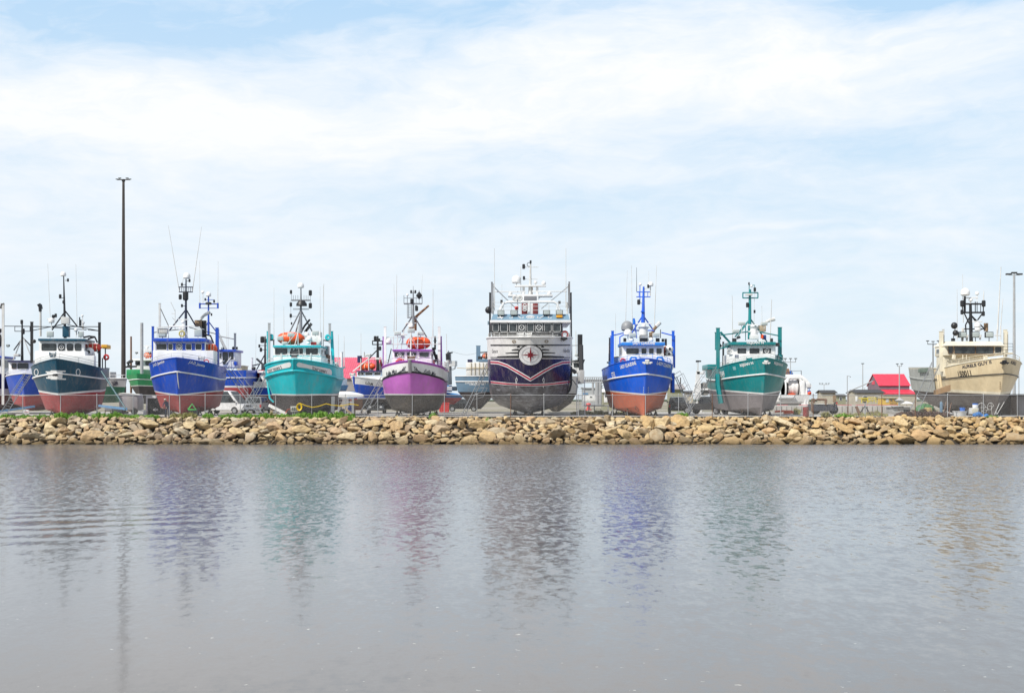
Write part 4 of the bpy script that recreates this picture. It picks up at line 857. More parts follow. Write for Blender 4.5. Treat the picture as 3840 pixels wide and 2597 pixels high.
for x0,x1,y0,y1 in((208,258,516,555),(303,355,516,553),(543,595,516,550),(638,690,514,550)): b.flood(x0,y0,x1,y1,4.3,DARK)
b.rails('roof_rail',[(170,545,5.2),(725,545,5.2)],1.15,OFFW,rows=3); b.rails('roof_rail',[(170,545,5.2),(180,545,11)],1.15,OFFW,rows=3); b.rails('roof_rail',[(725,545,5.2),(715,545,11)],1.15,OFFW,rows=3)
b.tubes('arch_frame',[[(225,515,7),(250,468,7),(280,457,7),(430,455,7),(620,455,7),(645,468,7),(665,515,7),.12],[(440,457,7),(440,548,7),.15],[(250,480,7),(250,548,7),.06],[(645,480,7),(645,548,7),.06]],WHITE)
b.box('funnel_housing',385,405,510,548,8,10,WHITE,bev=.1); b.box('recess_panel',402,412,495,446,7.95,8.05,simple('grey louvre',(.2,.2,.21),.6)); b.box('red_door',385,465,430,548,7.9,8.05,paint('dark red door',(.2,.03,.03),.5,.2)); b.box('red_door',468,465,505,548,7.9,8.05,paint('dark red door',(.2,.03,.03),.5,.2))
ch=MB()
for i,y in enumerate((482,496,511)): p=b.P(408,y,7.8); ch.tube([p+Vector((.17*math.cos(t*math.pi/6),0,.15*math.sin(t*math.pi/6))) for t in range(13)],.04,5,cap=False)
ch.build('chain_ornament',WHITE,b.o)
b.box('radar_platform',285,400,615,414,8,9.6,WHITE,bev=.05); b.box('upper_platform',335,331,565,341,8.6,9.4,WHITE,bev=.04)
b.tubes('platform_leg',[[(400,335,9),(400,405,9),.12],[(500,335,9),(500,405,9),.12]],WHITE)
ma=b.mast('mast',448,165,400,9,OFFW,r0=.06,r1=.16,xt=451,bars=[(400,508,199,.03),(400,505,287,.03)],lamps=[(400,195,.15),(402,280,.12),(451,162,.1)]); b.tube('exhaust_pipe',[(450,405,9.4),(452,345,9.4)],.22,BROWNP)
b.ring(440,180,9,.2,BLACK,rt=.03,name='loop_aerial')
b.radar(303,380,8.2,3.1,base=400); b.radar(590,378,8.2,3.5,base=400); b.dome(347,296,9,.48,stem=335); b.dome(548,318,9,.22,stem=332); b.dome(488,312,9,.18,stem=332); b.dome(505,420,8.3,.22)
b.tubes('spotlight_stand',[[(355,548,6),(355,440,6),.07],[(330,428,6),(380,428,6),.06]],WHITE)
for x in(338,372): b.ring(x,428,5.8,.2,OFFW,rt=.09,name='spotlight')
b.buoy(348,500,5.8,.2,m=RED,name='red_bell')
b.whip(184,60,186,500,6,.03); b.whip(711,58,711,500,6,.03); b.whip(378,195,380,400,9,.035); b.whip(240,325,240,500,9)
for x,x1,w,d,mm,yt,yb in((166,166,.12,7.5,STL,312,540),(153,150,.14,8,BLACK,390,925),(736,738,.12,7.5,STL,310,540),(747,752,.14,8,BLACK,390,925),(176,176,.08,7.5,GALV,325,500),(730,730,.08,7.5,GALV,325,500)): b.post(x,yt,yb,d,mm,w*1.3,x1=x1)
b.tubes('gallows_stay',[[(172,335,7.5),(345,505,8)],[(732,338,7.5),(530,505,8)],[(170,315,7.5),(185,520,7.5)]],GALV,r=.05)
b.buoy(142,515,7.8,.36,m=BLACK,name='lamp_head'); b.box('lamp_box',228,440,246,466,7,7.3,BLACK); b.box('lamp_box',655,448,673,468,7,7.3,BLACK); b.box('lamp_box',134,596,146,622,8,8.3,simple('blue grey box',(.2,.28,.34),.5))
b.tubes('fender_frame',[[(150,930,6.5),(150,1060,6.5),(165,1110,6.5),(205,1155,6.5),.05],[(160,930,6.3),(160,1060,6.3),(175,1105,6.3),(215,1150,6.3),.05]]+[[(150,y,6.5),(160,y,6.3),.03] for y in range(950,1100,22)]+[[(752,930,6.5),(750,1060,6.5),(738,1105,6.5),(700,1150,6.5),.1]],DARK)
b.ring(703,695,5,.3,RED,rt=.1); b.box('tyre_fender',525,668,590,690,2.6,3.2,BLACK,bev=.12); b.box('net_pile',485,682,525,706,2.6,3.2,BLACK,bev=.1); b.winch(435,693,2.5,OFFW,k=1.1); b.winch(375,693,2.5,OFFW,k=1.1)
b.tubes('anchor_chain',[[(590,690,1.8),(620,693,1.6),(655,712,1.6)]],BLACK,r=.05)
std(b,'navy and white boat',[(.2,-1,'left bow'),(.22,1,'right bow'),(.42,-1,'left side'),(.42,1,'right side'),(.6,-1,'left quarter'),(.6,1,'right quarter')],ys=(5.5,11,18))
# ===== 6 blue boat with orange bottom =====
b=Boat('fishing_boat',VF,440,123.5,'bright blue fishing boat with orange red bottom and white name letters on its visor',group=BG)
BL2=paint('bright blue hull paint',(.006,.11,.66),.33,.34,bump=.08); BL3=paint('light blue trim',(.02,.22,.66),.4,.15); OB=antifoul('orange red antifouling',(.62,.15,.065),(.50,.125,.065),scuff=(.62,.3,.2),amt=.35)
b.hull(19,[(2.3,1278,1270,5,.12,.5,1.4,1,.1),(1.6,1185,1207,6,2.35,.4,1.6,1.05,.25),(1.15,1098,1070,6.5,2.8,.36,1.8,1.2,.25),(1.05,1088,1060,6.5,2.85,.36,1.8,1.2,.25),(.45,930,978,6.5,3.08,.33,1.9,1.25,.1),(0,803,872,6.5,3.15,.32,2,1.3,-.15)],[OB,WHITE,BL2],[0,0,1,2,2])
b.follow(4,'rub_rail',.075,WHITE); b.follow(5,'cap_rail',.05,BL2,off=0)
b.text('LADY CLAUDINE',520,852,632,884,.34,WHITE,bold=.03); b.text('LADY CLAUDINE',233,888,360,852,.34,WHITE,bold=.03)
b.text('5733',166,970,194,962,.66,WHITE,bold=.02); b.text('5733',645,965,660,968,.6,WHITE,bold=.02)
for x in(418,452):
    for y in(1040,1058,1076): b.stroke([(x-3,y),(x+3,y)],.14,simple('pale draught marks',(.35,.42,.6),.5),'draught_mark',off=.03)
b.stroke([(350,1190),(360,1190),(368,1200),(382,1222)],.1,simple('thruster grille',(.3,.12,.08),.7),'thruster_opening',off=.03); b.stroke([(350,1190),(352,1208),(365,1225),(382,1228)],.1,simple('thruster grille',(.3,.12,.08),.7),'thruster_opening',off=.03)
b.anchor(444,836,-.1,OFFW,sc_=1.1); b.railing(.03,.42,.5,BL3,inset=.2,rows=2)
b.house('foredeck_cabin',240,785,655,860,5.2,10,WHITE,zbot=b.deckz); b.house('wheelhouse',245,692,580,790,5.8,10,WHITE,side=2)
b.box('visor',240,674,590,698,5.3,10.2,BL3,bev=.04)
p0,p1=b.P(330,692,5.27),b.P(508,692,5.27); vt,fc,_=text2d('LADY CLAUDINE',0,.03); MB().add([(p0.x+(p1.x-p0.x)*a,5.27,p0.z+.30*c) for a,c in vt],fc).build('lettering',WHITE,b.o,smooth=False)
for x0,x1,dc in((276,378,0),(399,440,0),(460,498,0),(519,563,0)): b.window(x0,721,x1,770,5.8,WHITE,fw=.045)
b.raft(575,702,640,782,7.2,m=paint('red capsule plastic',(.62,.05,.03),.4,.25)); b.buoy(624,728,6.9,.4); b.buoy(620,768,6.9,.37)
b.flood(300,600,358,632,6.2,OFFW); b.flood(490,598,546,630,6.2,OFFW); b.box('grille_box',388,613,452,668,6.3,7,BLACK)
b.tubes('grille_bar',[[(x,615,6.25),(x,640,6.25)] for x in range(392,452,7)],OFFW,r=.025)
b.radar(418,523,7,1.6,base=560); b.radar(412,550,7,1.3,base=600); b.lathe=None
MB().lathe([(.6,-.5),(.45,-.4),(.42,.3),(.6,.5)],b.P(415,590,7.2),n=14).build('radar_pedestal',WHITE,b.o)
b.dome(284,552,7.5,.6,stem=600,m=simple('grey vent cowl',(.25,.26,.27),.5)); b.dome(290,600,7,.4,stem=650); b.dome(318,655,6.5,.25,stem=672); b.dome(475,655,6.5,.25,stem=672)
b.box('exhaust_silencer',465,592,492,640,8.4,9,BROWNP); b.tube('exhaust_pipe',[(485,600,8.6),(500,570,8.6),(520,545,8.6)],[.14,.15,.17],BROWNP); b.tube('exhaust_end',[(518,545,8.6),(550,513,8.6)],.2,OFFW)
ma=b.mast('mast',412,225,515,8,BL2,r0=.09,r1=.2,xt=417,bars=[(360,472,268,.05),(358,472,307,.05)],drops=[(380,268,307,.03),(450,268,307,.03),(387,210,340,.04)],legs=[(408,460,320,600,.8),(415,460,505,590,.8)],lamps=[(376,350,.16),(454,222,.12)])
b.dome(473,207,8,.28,parent=ma); b.tubes('lamp_arm',[[(472,215,8),(470,300,8),.05],[(440,235,8),(425,245,8),.03],[(380,340,8),(405,365,8),.03]],OFFW,parent=ma); b.dome(389,207,8,.15,parent=ma); b.box('mast_collar',398,418,427,430,7.7,8.4,BL2,parent=ma)
b.tubes('mast_brace',[[(172,618,7.5),(255,598,7.7)],[(330,578,8),(500,578,8)],[(560,595,7.7),(650,618,7.5)],[(225,690,7),(225,630,7),(260,610,7)],[(322,560,7.6),(325,530,7.6),(345,520,7.6)],[(335,480,7.6),(345,500,7.6),(360,640,7.6)]],BL2,r=.06)
b.box('crane_head',330,482,348,528,7.6,8,BL3)
b.whip(318,55,325,530,7.6,.028); b.whip(360,70,360,265,8,.022,m=DARK); b.whip(521,55,503,540,7.8,.03); b.whip(285,95,270,560,7.8,.02); b.whip(190,440,190,780,10); b.whip(457,100,457,200,8,.015)
b.post(166,585,900,7.5,BL2,.26); b.post(157,625,960,8,BL2,.22); b.post(655,585,850,8,BL2,.26); b.post(664,625,880,8.5,BL2,.18); b.post(144,640,860,11,BLACK,.18); b.post(138,690,860,12,WHITE,.14)
b.tubes('side_gear',[[(173,800,10),(205,795,10),(235,800,10),.1],[(120,835,12),(138,840,12),.08],[(185,870,8),(190,835,8),(240,820,8),.04]],DARK); b.box('net_bin',175,800,240,880,9.5,11,simple('dark blue bin',(.03,.05,.15),.5)); b.ring(250,825,5.1,.22,RED,rt=.08)
b.tubes('roof_gear',[[(265,670,7),(265,640,7),.15],[(572,670,7),(572,645,7),.13],[(595,700,8),(595,645,8),.12],[(553,640,8),(553,570,8),.04],[(530,670,7),(530,640,7),.2]],BLACK)
for x in(335,548):
    q=b.P(x,812,3); MB().tube([q+Vector((-.4,0,-.2)),q+Vector((-.2,0,.2)),q+Vector((.2,0,.2)),q+Vector((.4,0,-.2))],.1,6).build('bollard',BL3,b.o)
b.box('quarter_guard',645,920,668,1080,8,9.5,BL2,bev=.05); b.winch(405,797,2,OFFW,k=.8)
std(b,'blue boat with orange bottom',SP)
# ===== 7 teal boat with grey bottom =====
b=Boat('fishing_boat',VG,608,123.5,'teal boat with grey bottom, white stripes and a thick teal post at its side',group=BG)
TL=paint('teal hull paint',(.004,.21,.22),.33,.34,bump=.08); GB=antifoul('grey antifouling',(.24,.215,.22),(.17,.15,.155),scuff=(.4,.36,.34),amt=.35)
b.hull(19,[(2.3,1248,1245,5,.12,.5,1.4,1,.15),(1.5,1180,1205,6,2.3,.4,1.6,1.05,.35),(1.0,1073,1045,6.5,2.85,.38,1.8,1.15,.3),(.9,1062,1033,6.5,2.9,.38,1.8,1.15,.3),(.35,902,950,6.5,3.1,.35,1.9,1.2,.35),(0,766,848,6.5,3.2,.33,2,1.25,.35)],[GB,WHITE,TL],[0,0,1,2,2],deck=1.0)
b.follow(4,'rub_rail',.075,WHITE); b.follow(5,'cap_rail',.05,TL,off=0)
b.text('REJEAN N',398,848,510,825,.34,WHITE,bold=.03); b.text('REJEAN N',675,826,745,846,.34,WHITE,bold=.03); b.text('150349',223,935,268,927,.62,WHITE,bold=.02); b.stroke([(335,855),(360,852)],.35,simple('faint lettering',(.2,.4,.42),.5),'faint_lettering')
b.anchor(610,808,-.1,OFFW,sc_=.9); b.railing(.03,.42,.5,OFFW,inset=.2,rows=2)
b.house('foredeck_cabin',305,735,690,850,5.6,9.5,WHITE,zbot=b.deckz+.5); b.house('wheelhouse',330,655,694,740,6,9.5,WHITE,side=1)
b.box('visor',310,632,695,658,5.6,9.8,TL,bev=.05)
p0,p1=b.P(450,655,5.57),b.P(593,655,5.57); vt,fc,_=text2d('REJEAN N',0,.03); MB().add([(p0.x+(p1.x-p0.x)*a,5.57,p0.z+.33*c) for a,c in vt],fc).build('lettering',WHITE,b.o,smooth=False)
for x0,x1,dc in((371,447,0),(472,558,0),(583,655,1)): b.window(x0,685,x1,732,6,WHITE,fw=.04,disc=dc)
for x in(354,366,377): b.box('vent_slot',x-4,740,x+3,768,5.57,5.62,simple('slot grey',(.1,.12,.2),.5),bev=0)
b.flood(380,463,438,490,6.6,OFFW,stand=560); b.flood(330,527,388,556,6.8,OFFW); b.flood(570,465,626,492,6.6,OFFW,stand=520)
MB().lathe([(.5,-.6),(.38,-.5),(.36,.4),(.5,.6)],b.P(510,555,7),n=14).build('radar_pedestal',WHITE,b.o); b.radar(497,490,7,1.1,base=540); b.radar(510,545,6.8,1.1); b.box('louvre_box',484,572,552,610,6.2,7,WHITE); b.box('roof_box',550,612,600,632,6.2,7,WHITE)
b.box('exhaust_silencer',555,492,612,545,8.6,9.4,paint('tan silencer',(.45,.36,.25),.6,.4)); b.tube('exhaust_pipe',[(590,500,9),(612,465,9),(645,450,9),(686,438,9)],[.13,.14,.17,.2],OFFW)
ma=b.mast('mast',474,190,610,8,TL,r0=.12,r1=.2,xt=477,bars=[(415,545,218,.06),(415,545,262,.06),(470,518,155,.03)],drops=[(417,218,262,.06),(544,218,262,.06),(470,145,215,.04),(515,155,215,.025)],legs=[(475,440,350,590,.8),(482,440,620,630,.8)],lamps=[(454,322,.15),(516,192,.13),(467,142,.08),(514,377,.1)])
b.box('mast_camera',442,225,500,240,7.6,8,OFFW,parent=ma); b.dome(488,163,8,.14,parent=ma)
b.tubes('roof_stay',[[(230,550,7),(310,640,7.5),.12],[(230,575,7),(470,545,8),.06],[(215,690,7),(305,670,7.5),.07],[(540,545,8),(720,580,8),.06],[(440,500,8),(440,620,8),.04],[(370,590,7.5),(470,450,8),.06]],TL)
b.whip(327,240,330,630,8,.035); b.whip(660,275,645,630,8,.04); b.whip(577,330,578,490,8.5); b.whip(516,160,510,480,8)
b.post(207,518,860,7.2,TL,.34,dep=.35); b.post(204,555,700,7.6,TL,.5,dep=.3); b.post(728,512,760,8.5,TL,.36,dep=.3); b.post(721,515,740,8.8,TL,.14)
b.tubes('lower_guide',[[(205,905,6.3),(208,1000,6.1),(235,1150,5.9)]],TL,r=.26); b.box('guide_bracket',188,905,225,935,6.2,7.4,TL)
b.tubes('roof_gear',[[(345,632,7),(345,602,7),.22],[(660,632,7),(660,602,7),.14],[(365,600,7),(395,590,7),.12],[(232,655,7.4),(212,670,7.4),.2],[(706,640,8),(706,670,8),.25],[(222,590,7.2),(222,610,7.2),.15],[(252,835,12),(252,630,12),.1]],DARK)
b.box('red_can',572,570,590,602,7,7.4,ORANGE); b.box('blue_tarp',588,572,616,615,7.4,8,simple('blue cover',(.03,.06,.2),.6),bev=.1)
b.box('stern_gear',120,820,200,865,12,16,TL,bev=.1); b.tubes('side_gear',[[(325,810,5),(335,780,5),(350,775,5),(355,810,5)],[(235,860,8),(300,800,6)]],OFFW,r=.04); b.box('deck_gear',705,740,755,790,8.5,9.5,TL); b.winch(470,775,3,TL,k=.9); b.ring(302,712,5.5,.2,OFFW,rt=.06)
b.box('quarter_guard',715,980,740,1110,7.5,9,simple('dark navy guard',(.02,.03,.09),.5),bev=.05) if False else None
std(b,'teal boat with grey bottom',SP)
# ===== 8 beige boat =====
b=Boat('fishing_boat',VI,803,125,'beige boat with dark bottom, sweeping bow and wide wheelhouse window, far right',group=BG)
BG1=paint('beige hull paint',(.66,.54,.35),.45,.3,streak=(.4,.25,.12),bump=.08); BG2=paint('pale beige paint',(.72,.66,.52),.45,.25); GB2=antifoul('brown black antifouling',(.085,.072,.068),(.13,.11,.10),scuff=(.3,.26,.22),amt=.3); AGR=paint('bare aluminium bulwark',(.40,.41,.39),.5,.3,.2,streak=(.2,.19,.17))
b.hull(20,[(2.6,1262,1262,5,.12,.5,1.4,1,.9),(1.9,1170,1180,6,2.4,.36,1.7,1.1,.9),(1.1,1090,1068,6.5,2.95,.34,1.8,1.15,.4),(.95,1070,1045,6.5,3.0,.34,1.8,1.15,.4),(.3,920,962,6.5,3.25,.31,1.9,1.25,.45),(.27,915,957,6.5,3.26,.31,1.9,1.25,.45),(0,786,868,6.5,3.4,.3,2,1.3,.25)],[GB2,BG2,BG1,BLACK],[0,0,1,2,3,2],deck=1.2)
b.follow(6,'cap_rail',.06,BG2,off=0); b.follow(4,'rub_rail',.05,BLACK)
b.text('AURELE GUY II',457,878,697,835,.33,SIGN,bold=.03); b.text('150011',427,945,533,935,.58,simple('black numerals',(.03,.025,.02),.5),bold=.03); b.text('AURELE',848,836,892,852,.33,SIGN,bold=.02)
for y in range(988,1050,14): b.stroke([(762,y),(772,y)],.08,simple('brown draught marks',(.28,.2,.12),.5),'draught_mark',off=.03)
# grey plated after bulwark and side, standing proud of the hull
pl=MB(); N=14
for sd in(-1,1):
    base=len(pl.v)
    for i in range(N+1):
        t=.52+.48*i/N; pt=b.hp(6,t,sd); pr=b.hp(4,t,sd); pb=b.hp(3,t,sd); 
        for p,dz in((pt,.12),(pr,.0),(pb,-.3+.0*i)): pl.v.append((p.x+sd*.05,p.y,p.z+dz))
    for i in range(N):
        for j in(0,1): a=base+i*3+j; pl.f.append((a,a+1,a+4,a+3)); pl.mi.append(0)
pa=b.hp(6,1,1); pc=b.hp(3,1,1); pl.add([(-pa.x,b.L+.05,pa.z+.12),(pa.x,b.L+.05,pa.z+.12),(pc.x,b.L+.05,pc.z-.3),(-pc.x,b.L+.05,pc.z-.3)],[(0,1,2,3)])
pl.build('aluminium_plating',AGR,b.o,smooth=False)
for sd in(-1,1):
    rb=MB()
    for i in range(16):
        t=.53+.46*i/15; a=b.hp(6,t,sd); c=b.hp(4,t,sd); e=b.hp(3,t,sd); rb.tube([a+Vector((sd*.07,0,.1)),c+Vector((sd*.07,0,0)),e+Vector((sd*.07,0,-.3))],.035,4)
    rb.tube([b.hp(4,.52+.48*i/8,sd)+Vector((sd*.09,0,0)) for i in range(9)],.07,6)
    rb.build('plating_rib',AGR,b.o)
b.railing(.0,.4,.5,BG2,inset=.12,rows=2); b.anchor(795,828,-.1,BLACK,sc_=1.0)
b.house('foredeck_cabin',305,755,640,860,7,9.4,BG2,zbot=b.deckz+.3); b.house('wheelhouse',310,690,790,770,6.5,9.6,BG2,side=1,zbot=b.Z(770,6.5))
b.window(340,697,378,753,6.47,BROWNP,fw=.04); b.window(392,698,560,755,6.44,BROWNP,fw=.05); b.window(565,698,710,755,6.44,BROWNP,fw=.05); b.window(722,698,776,755,6.46,BG2,fw=.04)
vs=MB(); A=b.P(312,690,6.2); B_=b.P(800,688,6.2); C_=b.P(330,655,7); D_=b.P(770,655,7); vs.add([(A.x,6.1,A.z),(B_.x,6.1,A.z),(B_.x,9.9,A.z),(A.x,9.9,A.z),(C_.x,7,C_.z),(D_.x,7,C_.z),(D_.x,9.4,C_.z),(C_.x,9.4,C_.z)],[(0,1,5,4),(1,2,6,5),(2,3,7,6),(3,0,4,7),(4,5,6,7),(3,2,1,0)]); vs.build('visor',BG2,b.o,smooth=False)
for x0,x1 in((425,492),(535,598),(645,712)): b.flood(x0,575,x1,622,7.3,BLACK,stand=655)
b.tubes('searchlight',[[(378,650,7),(395,560,7),(400,530,7),.04]],BLACK); b.buoy(390,525,7,.34,m=BLACK,name='lamp_head'); b.buoy(400,585,7,.3,m=BLACK,name='lamp_head'); b.box('lamp_box',370,628,398,652,7,7.3,BLACK)
ma=b.mast('mast',528,345,655,8.5,BLACK,r0=.14,r1=.2,xt=522,bars=[(452,630,348,.09),(448,630,418,.09),(468,640,552,.06)],drops=[(456,335,418,.05),(476,285,420,.12),(562,330,418,.05),(577,330,418,.04),(606,350,418,.04),(628,335,432,.06)],legs=[(528,432,482,520,.4),(528,440,660,575,1),(470,420,528,540,.3),(625,420,580,480,.3),(530,440,610,560,.5),(482,520,490,640,.3)],lamps=[(452,345,.2),(450,415,.15),(628,345,.2),(626,428,.15)])
b.dome(480,257,8.5,.46,parent=ma); b.radar(524,298,8.5,1.5,parent=ma,base=340); b.dome(577,262,8.5,.2,parent=ma,stem=330); b.radar(578,493,8,1.0,parent=ma); b.dome(580,525,8,.32,parent=ma,stem=555); b.dome(582,555,8,.3,parent=ma)
b.tube('exhaust_stack',[(650,570,9.5),(650,505,9.5)],.22,BROWNP); b.whip(457,105,463,500,9,.03); b.whip(413,225,413,640,9,.03); b.whip(772,45,743,590,9,.06,m=OFFW); b.whip(788,305,768,560,10,.04); b.whip(632,240,628,330,8.5,.05)
b.tubes('roof_cluster',[[(742,650,8),(742,560,8),.08],[(770,640,9),(770,525,9),.06],[(720,605,8),(775,605,8),.05],[(455,650,8),(462,545,8),.14],[(492,650,8),(500,600,8),.1],[(600,640,8),(606,600,8),.1]],OFFW)
b.post(283,575,900,7.3,BG2,.34,dep=.3); b.post(300,558,870,7.8,OFFW,.18); b.post(808,562,780,9.5,BG2,.34); b.post(822,580,760,10,BG2,.16)
b.tubes('lower_guide',[[(262,930,7),(270,980,6.8),(285,1065,6.6),.22]],BG1); 
ram=MB(); q=b.P(240,1070,5.5); e=b.P(360,1035,4.6); ram.add([q+Vector((0,0,-.25)),e+Vector((0,0,-.3)),e+Vector((0,0,.3)),q+Vector((0,0,.2)),q+Vector((0,.7,-.25)),e+Vector((0,.7,-.3)),e+Vector((0,.7,.3)),q+Vector((0,.7,.2))],[(0,1,2,3),(7,6,5,4),(3,2,6,7),(0,4,5,1),(1,5,6,2),(0,3,7,4)]); ram.build('landing_shelf',BROWNP,b.o,smooth=False)
b.box('bridge_wing',785,745,870,760,9,10,BG2); b.rails('bridge_rail',[(790,745,9),(870,745,9)],.9,DARK,rows=3)
b.tubes('foredeck_gear',[[(460,800,6),(460,765,6),.05],[(490,800,6),(490,765,6),.05],[(385,800,6),(390,765,6),.2],[(640,800,4),(640,775,4),.12],[(655,800,4),(655,770,4),.1],[(305,800,6.5),(345,808,6.5),.05]],BG2); b.box('deck_gear',165,872,265,905,12,15,paint('green deck gear',(.12,.16,.13),.7,.4))
std(b,'beige boat',SP)
# ================= things behind and between =================
def boxes(name,lst,m,parent=None,bev=.02):
    b=MB()
    for a,c in lst: b.box(a,c,bev=bev)
    return b.build(name,m,parent)
class Kit:   # a thing measured at distance D; local frame: origin on the ground under (x), unrotated
    def __init__(s,name,v,x,D,label,cat,group=None,z=GZ):
        s.v=v; s.D=D; s.X=WX(v,x,D); s.z=z; s.o=empty(name,(s.X,D,z),0,label,cat,group)
    def P(s,x,y,d=0,v=None): w=W(v or s.v,x,y,s.D+d); return Vector((w.x-s.X,d,w.z-s.z))
    def box(s,name,x0,y0,x1,y1,d0,d1,m,bev=.03,parent=None,ground=False):
        a=s.P(x0,y0,d0); c=s.P(x1,y1,d0); z1=0 if ground else c.z
        return MB().box((a.x,d0,a.z),(c.x,d1,z1),bev=bev).build(name,m,parent or s.o)
    def tubes(s,name,lines,m,r=.04,parent=None,n=6):
        b=MB()
        for l in lines:
            rr=r
            if not hasattr(l[-1],'__len__'): rr=l[-1]; l=l[:-1]
            b.tube([s.P(*p) for p in l],rr,n)
        return b.build(name,m,parent or s.o)
# ---- light poles ----
def pole(v,x,yt,D,r0,r1,label,heads,m=GALV,kind='light_pole',hd=.5,hm=None,xb=None,arm=.06):
    k=Kit(kind,v,x,D,label,'light pole','light poles in the yard'); t=k.P(x if xb is None else xb,yt); t=Vector((0,0,t.z))
    b=MB().tube([(0,0,0),(0,0,t.z)],[r1,r0],10); b.box((-r1*1.6,-r1*1.6,0),(r1*1.6,r1*1.6,.25),bev=.03); b.build('pole',m,k.o)
    a=MB()
    if heads: a.tube([(min(h[0] for h in heads),0,t.z-.05),(max(h[0] for h in heads)+.01,0,t.z-.05)],arm,6).build('crossarm',m,k.o)
    for h in heads:
        q=MB().box((h[0]-hd,-hd*.5,t.z+h[1]-hd*.25),(h[0]+hd,hd*.6,t.z+h[1]+hd*.3),bev=.05); q.tube([(h[0],0,t.z-.05),(h[0],0,t.z+h[1])],arm*.8,5); ho=q.build('lamp_head',hm or DARK,k.o)
        MB().box((h[0]-hd*.85,-hd*.45,t.z+h[1]-hd*.30),(h[0]+hd*.85,hd*.5,t.z+h[1]-hd*.24)).build('lens',LENS,ho)
    return k,t
DKP=paint('dark brown pole steel',(.055,.045,.04),.6,.4,.2)
k,t=pole(PX,463,672,150,.14,.29,'very tall dark brown light pole right of the dark teal boat',[(-.72,.0),(-.42,.12),(.42,.12),(.72,.0)],m=DKP,hd=.17,hm=BLACK)
MB().box((-.25,-.25,2.3),(.25,.25,3.1),bev=.03).build('cabinet',DKP,k.o); MB().lathe([(.2,-.1),(.2,.1)],(0,0,t.z-.15),n=14).build('head_frame',BLACK,k.o)
k,t=pole(PX,3803,1030,240,.2,.3,'tall grey light pole with dark lamps behind the bow of the beige boat',[(-1.0,.1),(0,.35),(1.0,.1)],hd=.5,hm=BLACK)
pole(S8,375,150,230,.06,.1,'slim light pole with three lamps behind the white net drum',[(-.9,.55),(0,.55),(.9,.55)],hd=.26)
pole(S8,1107,640,330,.07,.1,'slim light pole with four lamps in line above the small kiosk',[(-.9*1.2,.2),(-.35*1.2,.2),(.45*1.2,.2),(1.2,.2)],hd=.22)
pole(S9,380,215,300,.09,.14,'plain slim pole with one small lamp left of the red roofed barn',[(0,.25)],hd=.32)
pole(S9,1180,240,250,.1,.15,'light pole with two lamps standing in front of the red roofed barn',[(-.4,.35),(.45,.4)],hd=.25)
pole(VI,216,675,220,.08,.12,'dark light pole with three lamps left of the beige boat wheelhouse',[(-.9,.5),(0,.4),(.9,.5)],m=DKP,hd=.25,hm=BLACK)
pole(VI,919,845,260,.08,.12,'slim grey light pole seen under the beige boat bow at the right edge',[(-.25,.1),(.4,.1)],hd=.25)
pole(S7,325,600,190,.07,.09,'short dark post behind the shed right of the blue boat with orange bottom',[],m=DKP)
k=Kit('street_lamp',S9,42,230,'single arm street lamp with a slanting gangway rail left of the dark roofed store','street lamp')
k.tubes('pole',[[(42,1030),(42,455),.07]],GALV); k.tubes('arm',[[(42,460),(80,462),(118,480),.04]],GALV); k.box('lamp_head',104,474,122,486,-.1,.1,DARK)
k=Kit('sloping_boom',S9,60,226,'long pale boom rising to the right in front of the red roofed barn','boom'); k.tubes('boom',[[(62,800),(600,570),.09]],GALV); k.tubes('support_post',[[(62,800),(60,880),(62,1040),.08],[(45,1035),(62,800),.04]],GALV)
pole(S2,675,40,170,.2,.24,'weathered wooden mast pole in front of the green boat',[],m=GALV)
pole(S2,517,240,176,.12,.16,'thin rusty steel mast left of the weathered pole by the green boat',[],m=RUST)
# ---- background boats ----
BG9='fishing boats standing behind the front row'
LG=paint('pale blue hull paint',(.10,.24,.42),.45,.3); GRN=paint('green hull paint',(.01,.25,.085),.4,.25); SB=paint('grey blue hull paint',(.13,.22,.31),.45,.35); GWH=paint('grey white hull paint',(.42,.42,.42),.5,.5)
b=Boat('fishing_boat',S1,276,142,'blue boat with white bow panel half hidden at the far left edge',rot=7,group=BG9)
b.hull(12,[(1.9,1370,1370,5,.12,.5,1.5,1,.1),(1.3,1290,1290,5,2.2,.4,1.6,1.05,.3),(.9,1192,1180,6,2.5,.4,1.7,1.15,.3),(.85,1180,1168,6,2.55,.4,1.7,1.15,.3),(0,915,965,6,2.7,.35,1.9,1.2,.15)],[RB,WHITE,BLU],[0,0,1,2])
b.follow(4,'cap_rail',.06,WHITE,off=0); b.shape([[(75,1010)],[(15,1060),(15,990),(60,960),(130,940),(145,1045),(60,1075)]],WHITE,'name_panel',off=.04); b.text('5801',62,1010,125,992,.32,RED,off=.06)
b.house('wheelhouse',105,770,450,935,4,8,WHITE,zbot=b.deckz); b.box('visor',90,755,460,775,3.6,8.2,simple('navy roof',(.02,.02,.08),.4)); b.window(148,797,200,855,4,BROWNP); b.window(222,797,345,860,4,BLACK); b.railing(.02,.4,.5,WHITE,rows=2)
b.mast('mast',272,272,760,6,BLACK,r0=.08,r1=.16,bars=[(180,370,338,.05),(180,370,398,.04)],drops=[(182,338,398),(368,338,398)],legs=[(270,490,170,630,.5),(275,470,390,590,.5)],lamps=[(270,285,.15),(285,400,.2)])
b.post(38,60,1300,5,OFFW,.26); b.tubes('post_cap',[[(10,120,5),(20,70,5),(50,62,5),.13],[(480,65,9),(505,80,9),(512,125,9),.13]],BLACK); b.tubes('gallows_stay',[[(38,335,5),(500,338,8)]],DARK); b.flood(75,560,115,585,5,DARK); b.box('roof_gear',165,675,225,705,5,6,OFFW); b.tubes('roof_frame',[[(290,480,6),(400,760,6),.06],[(265,490,6),(160,760,6),.06]],OFFW)
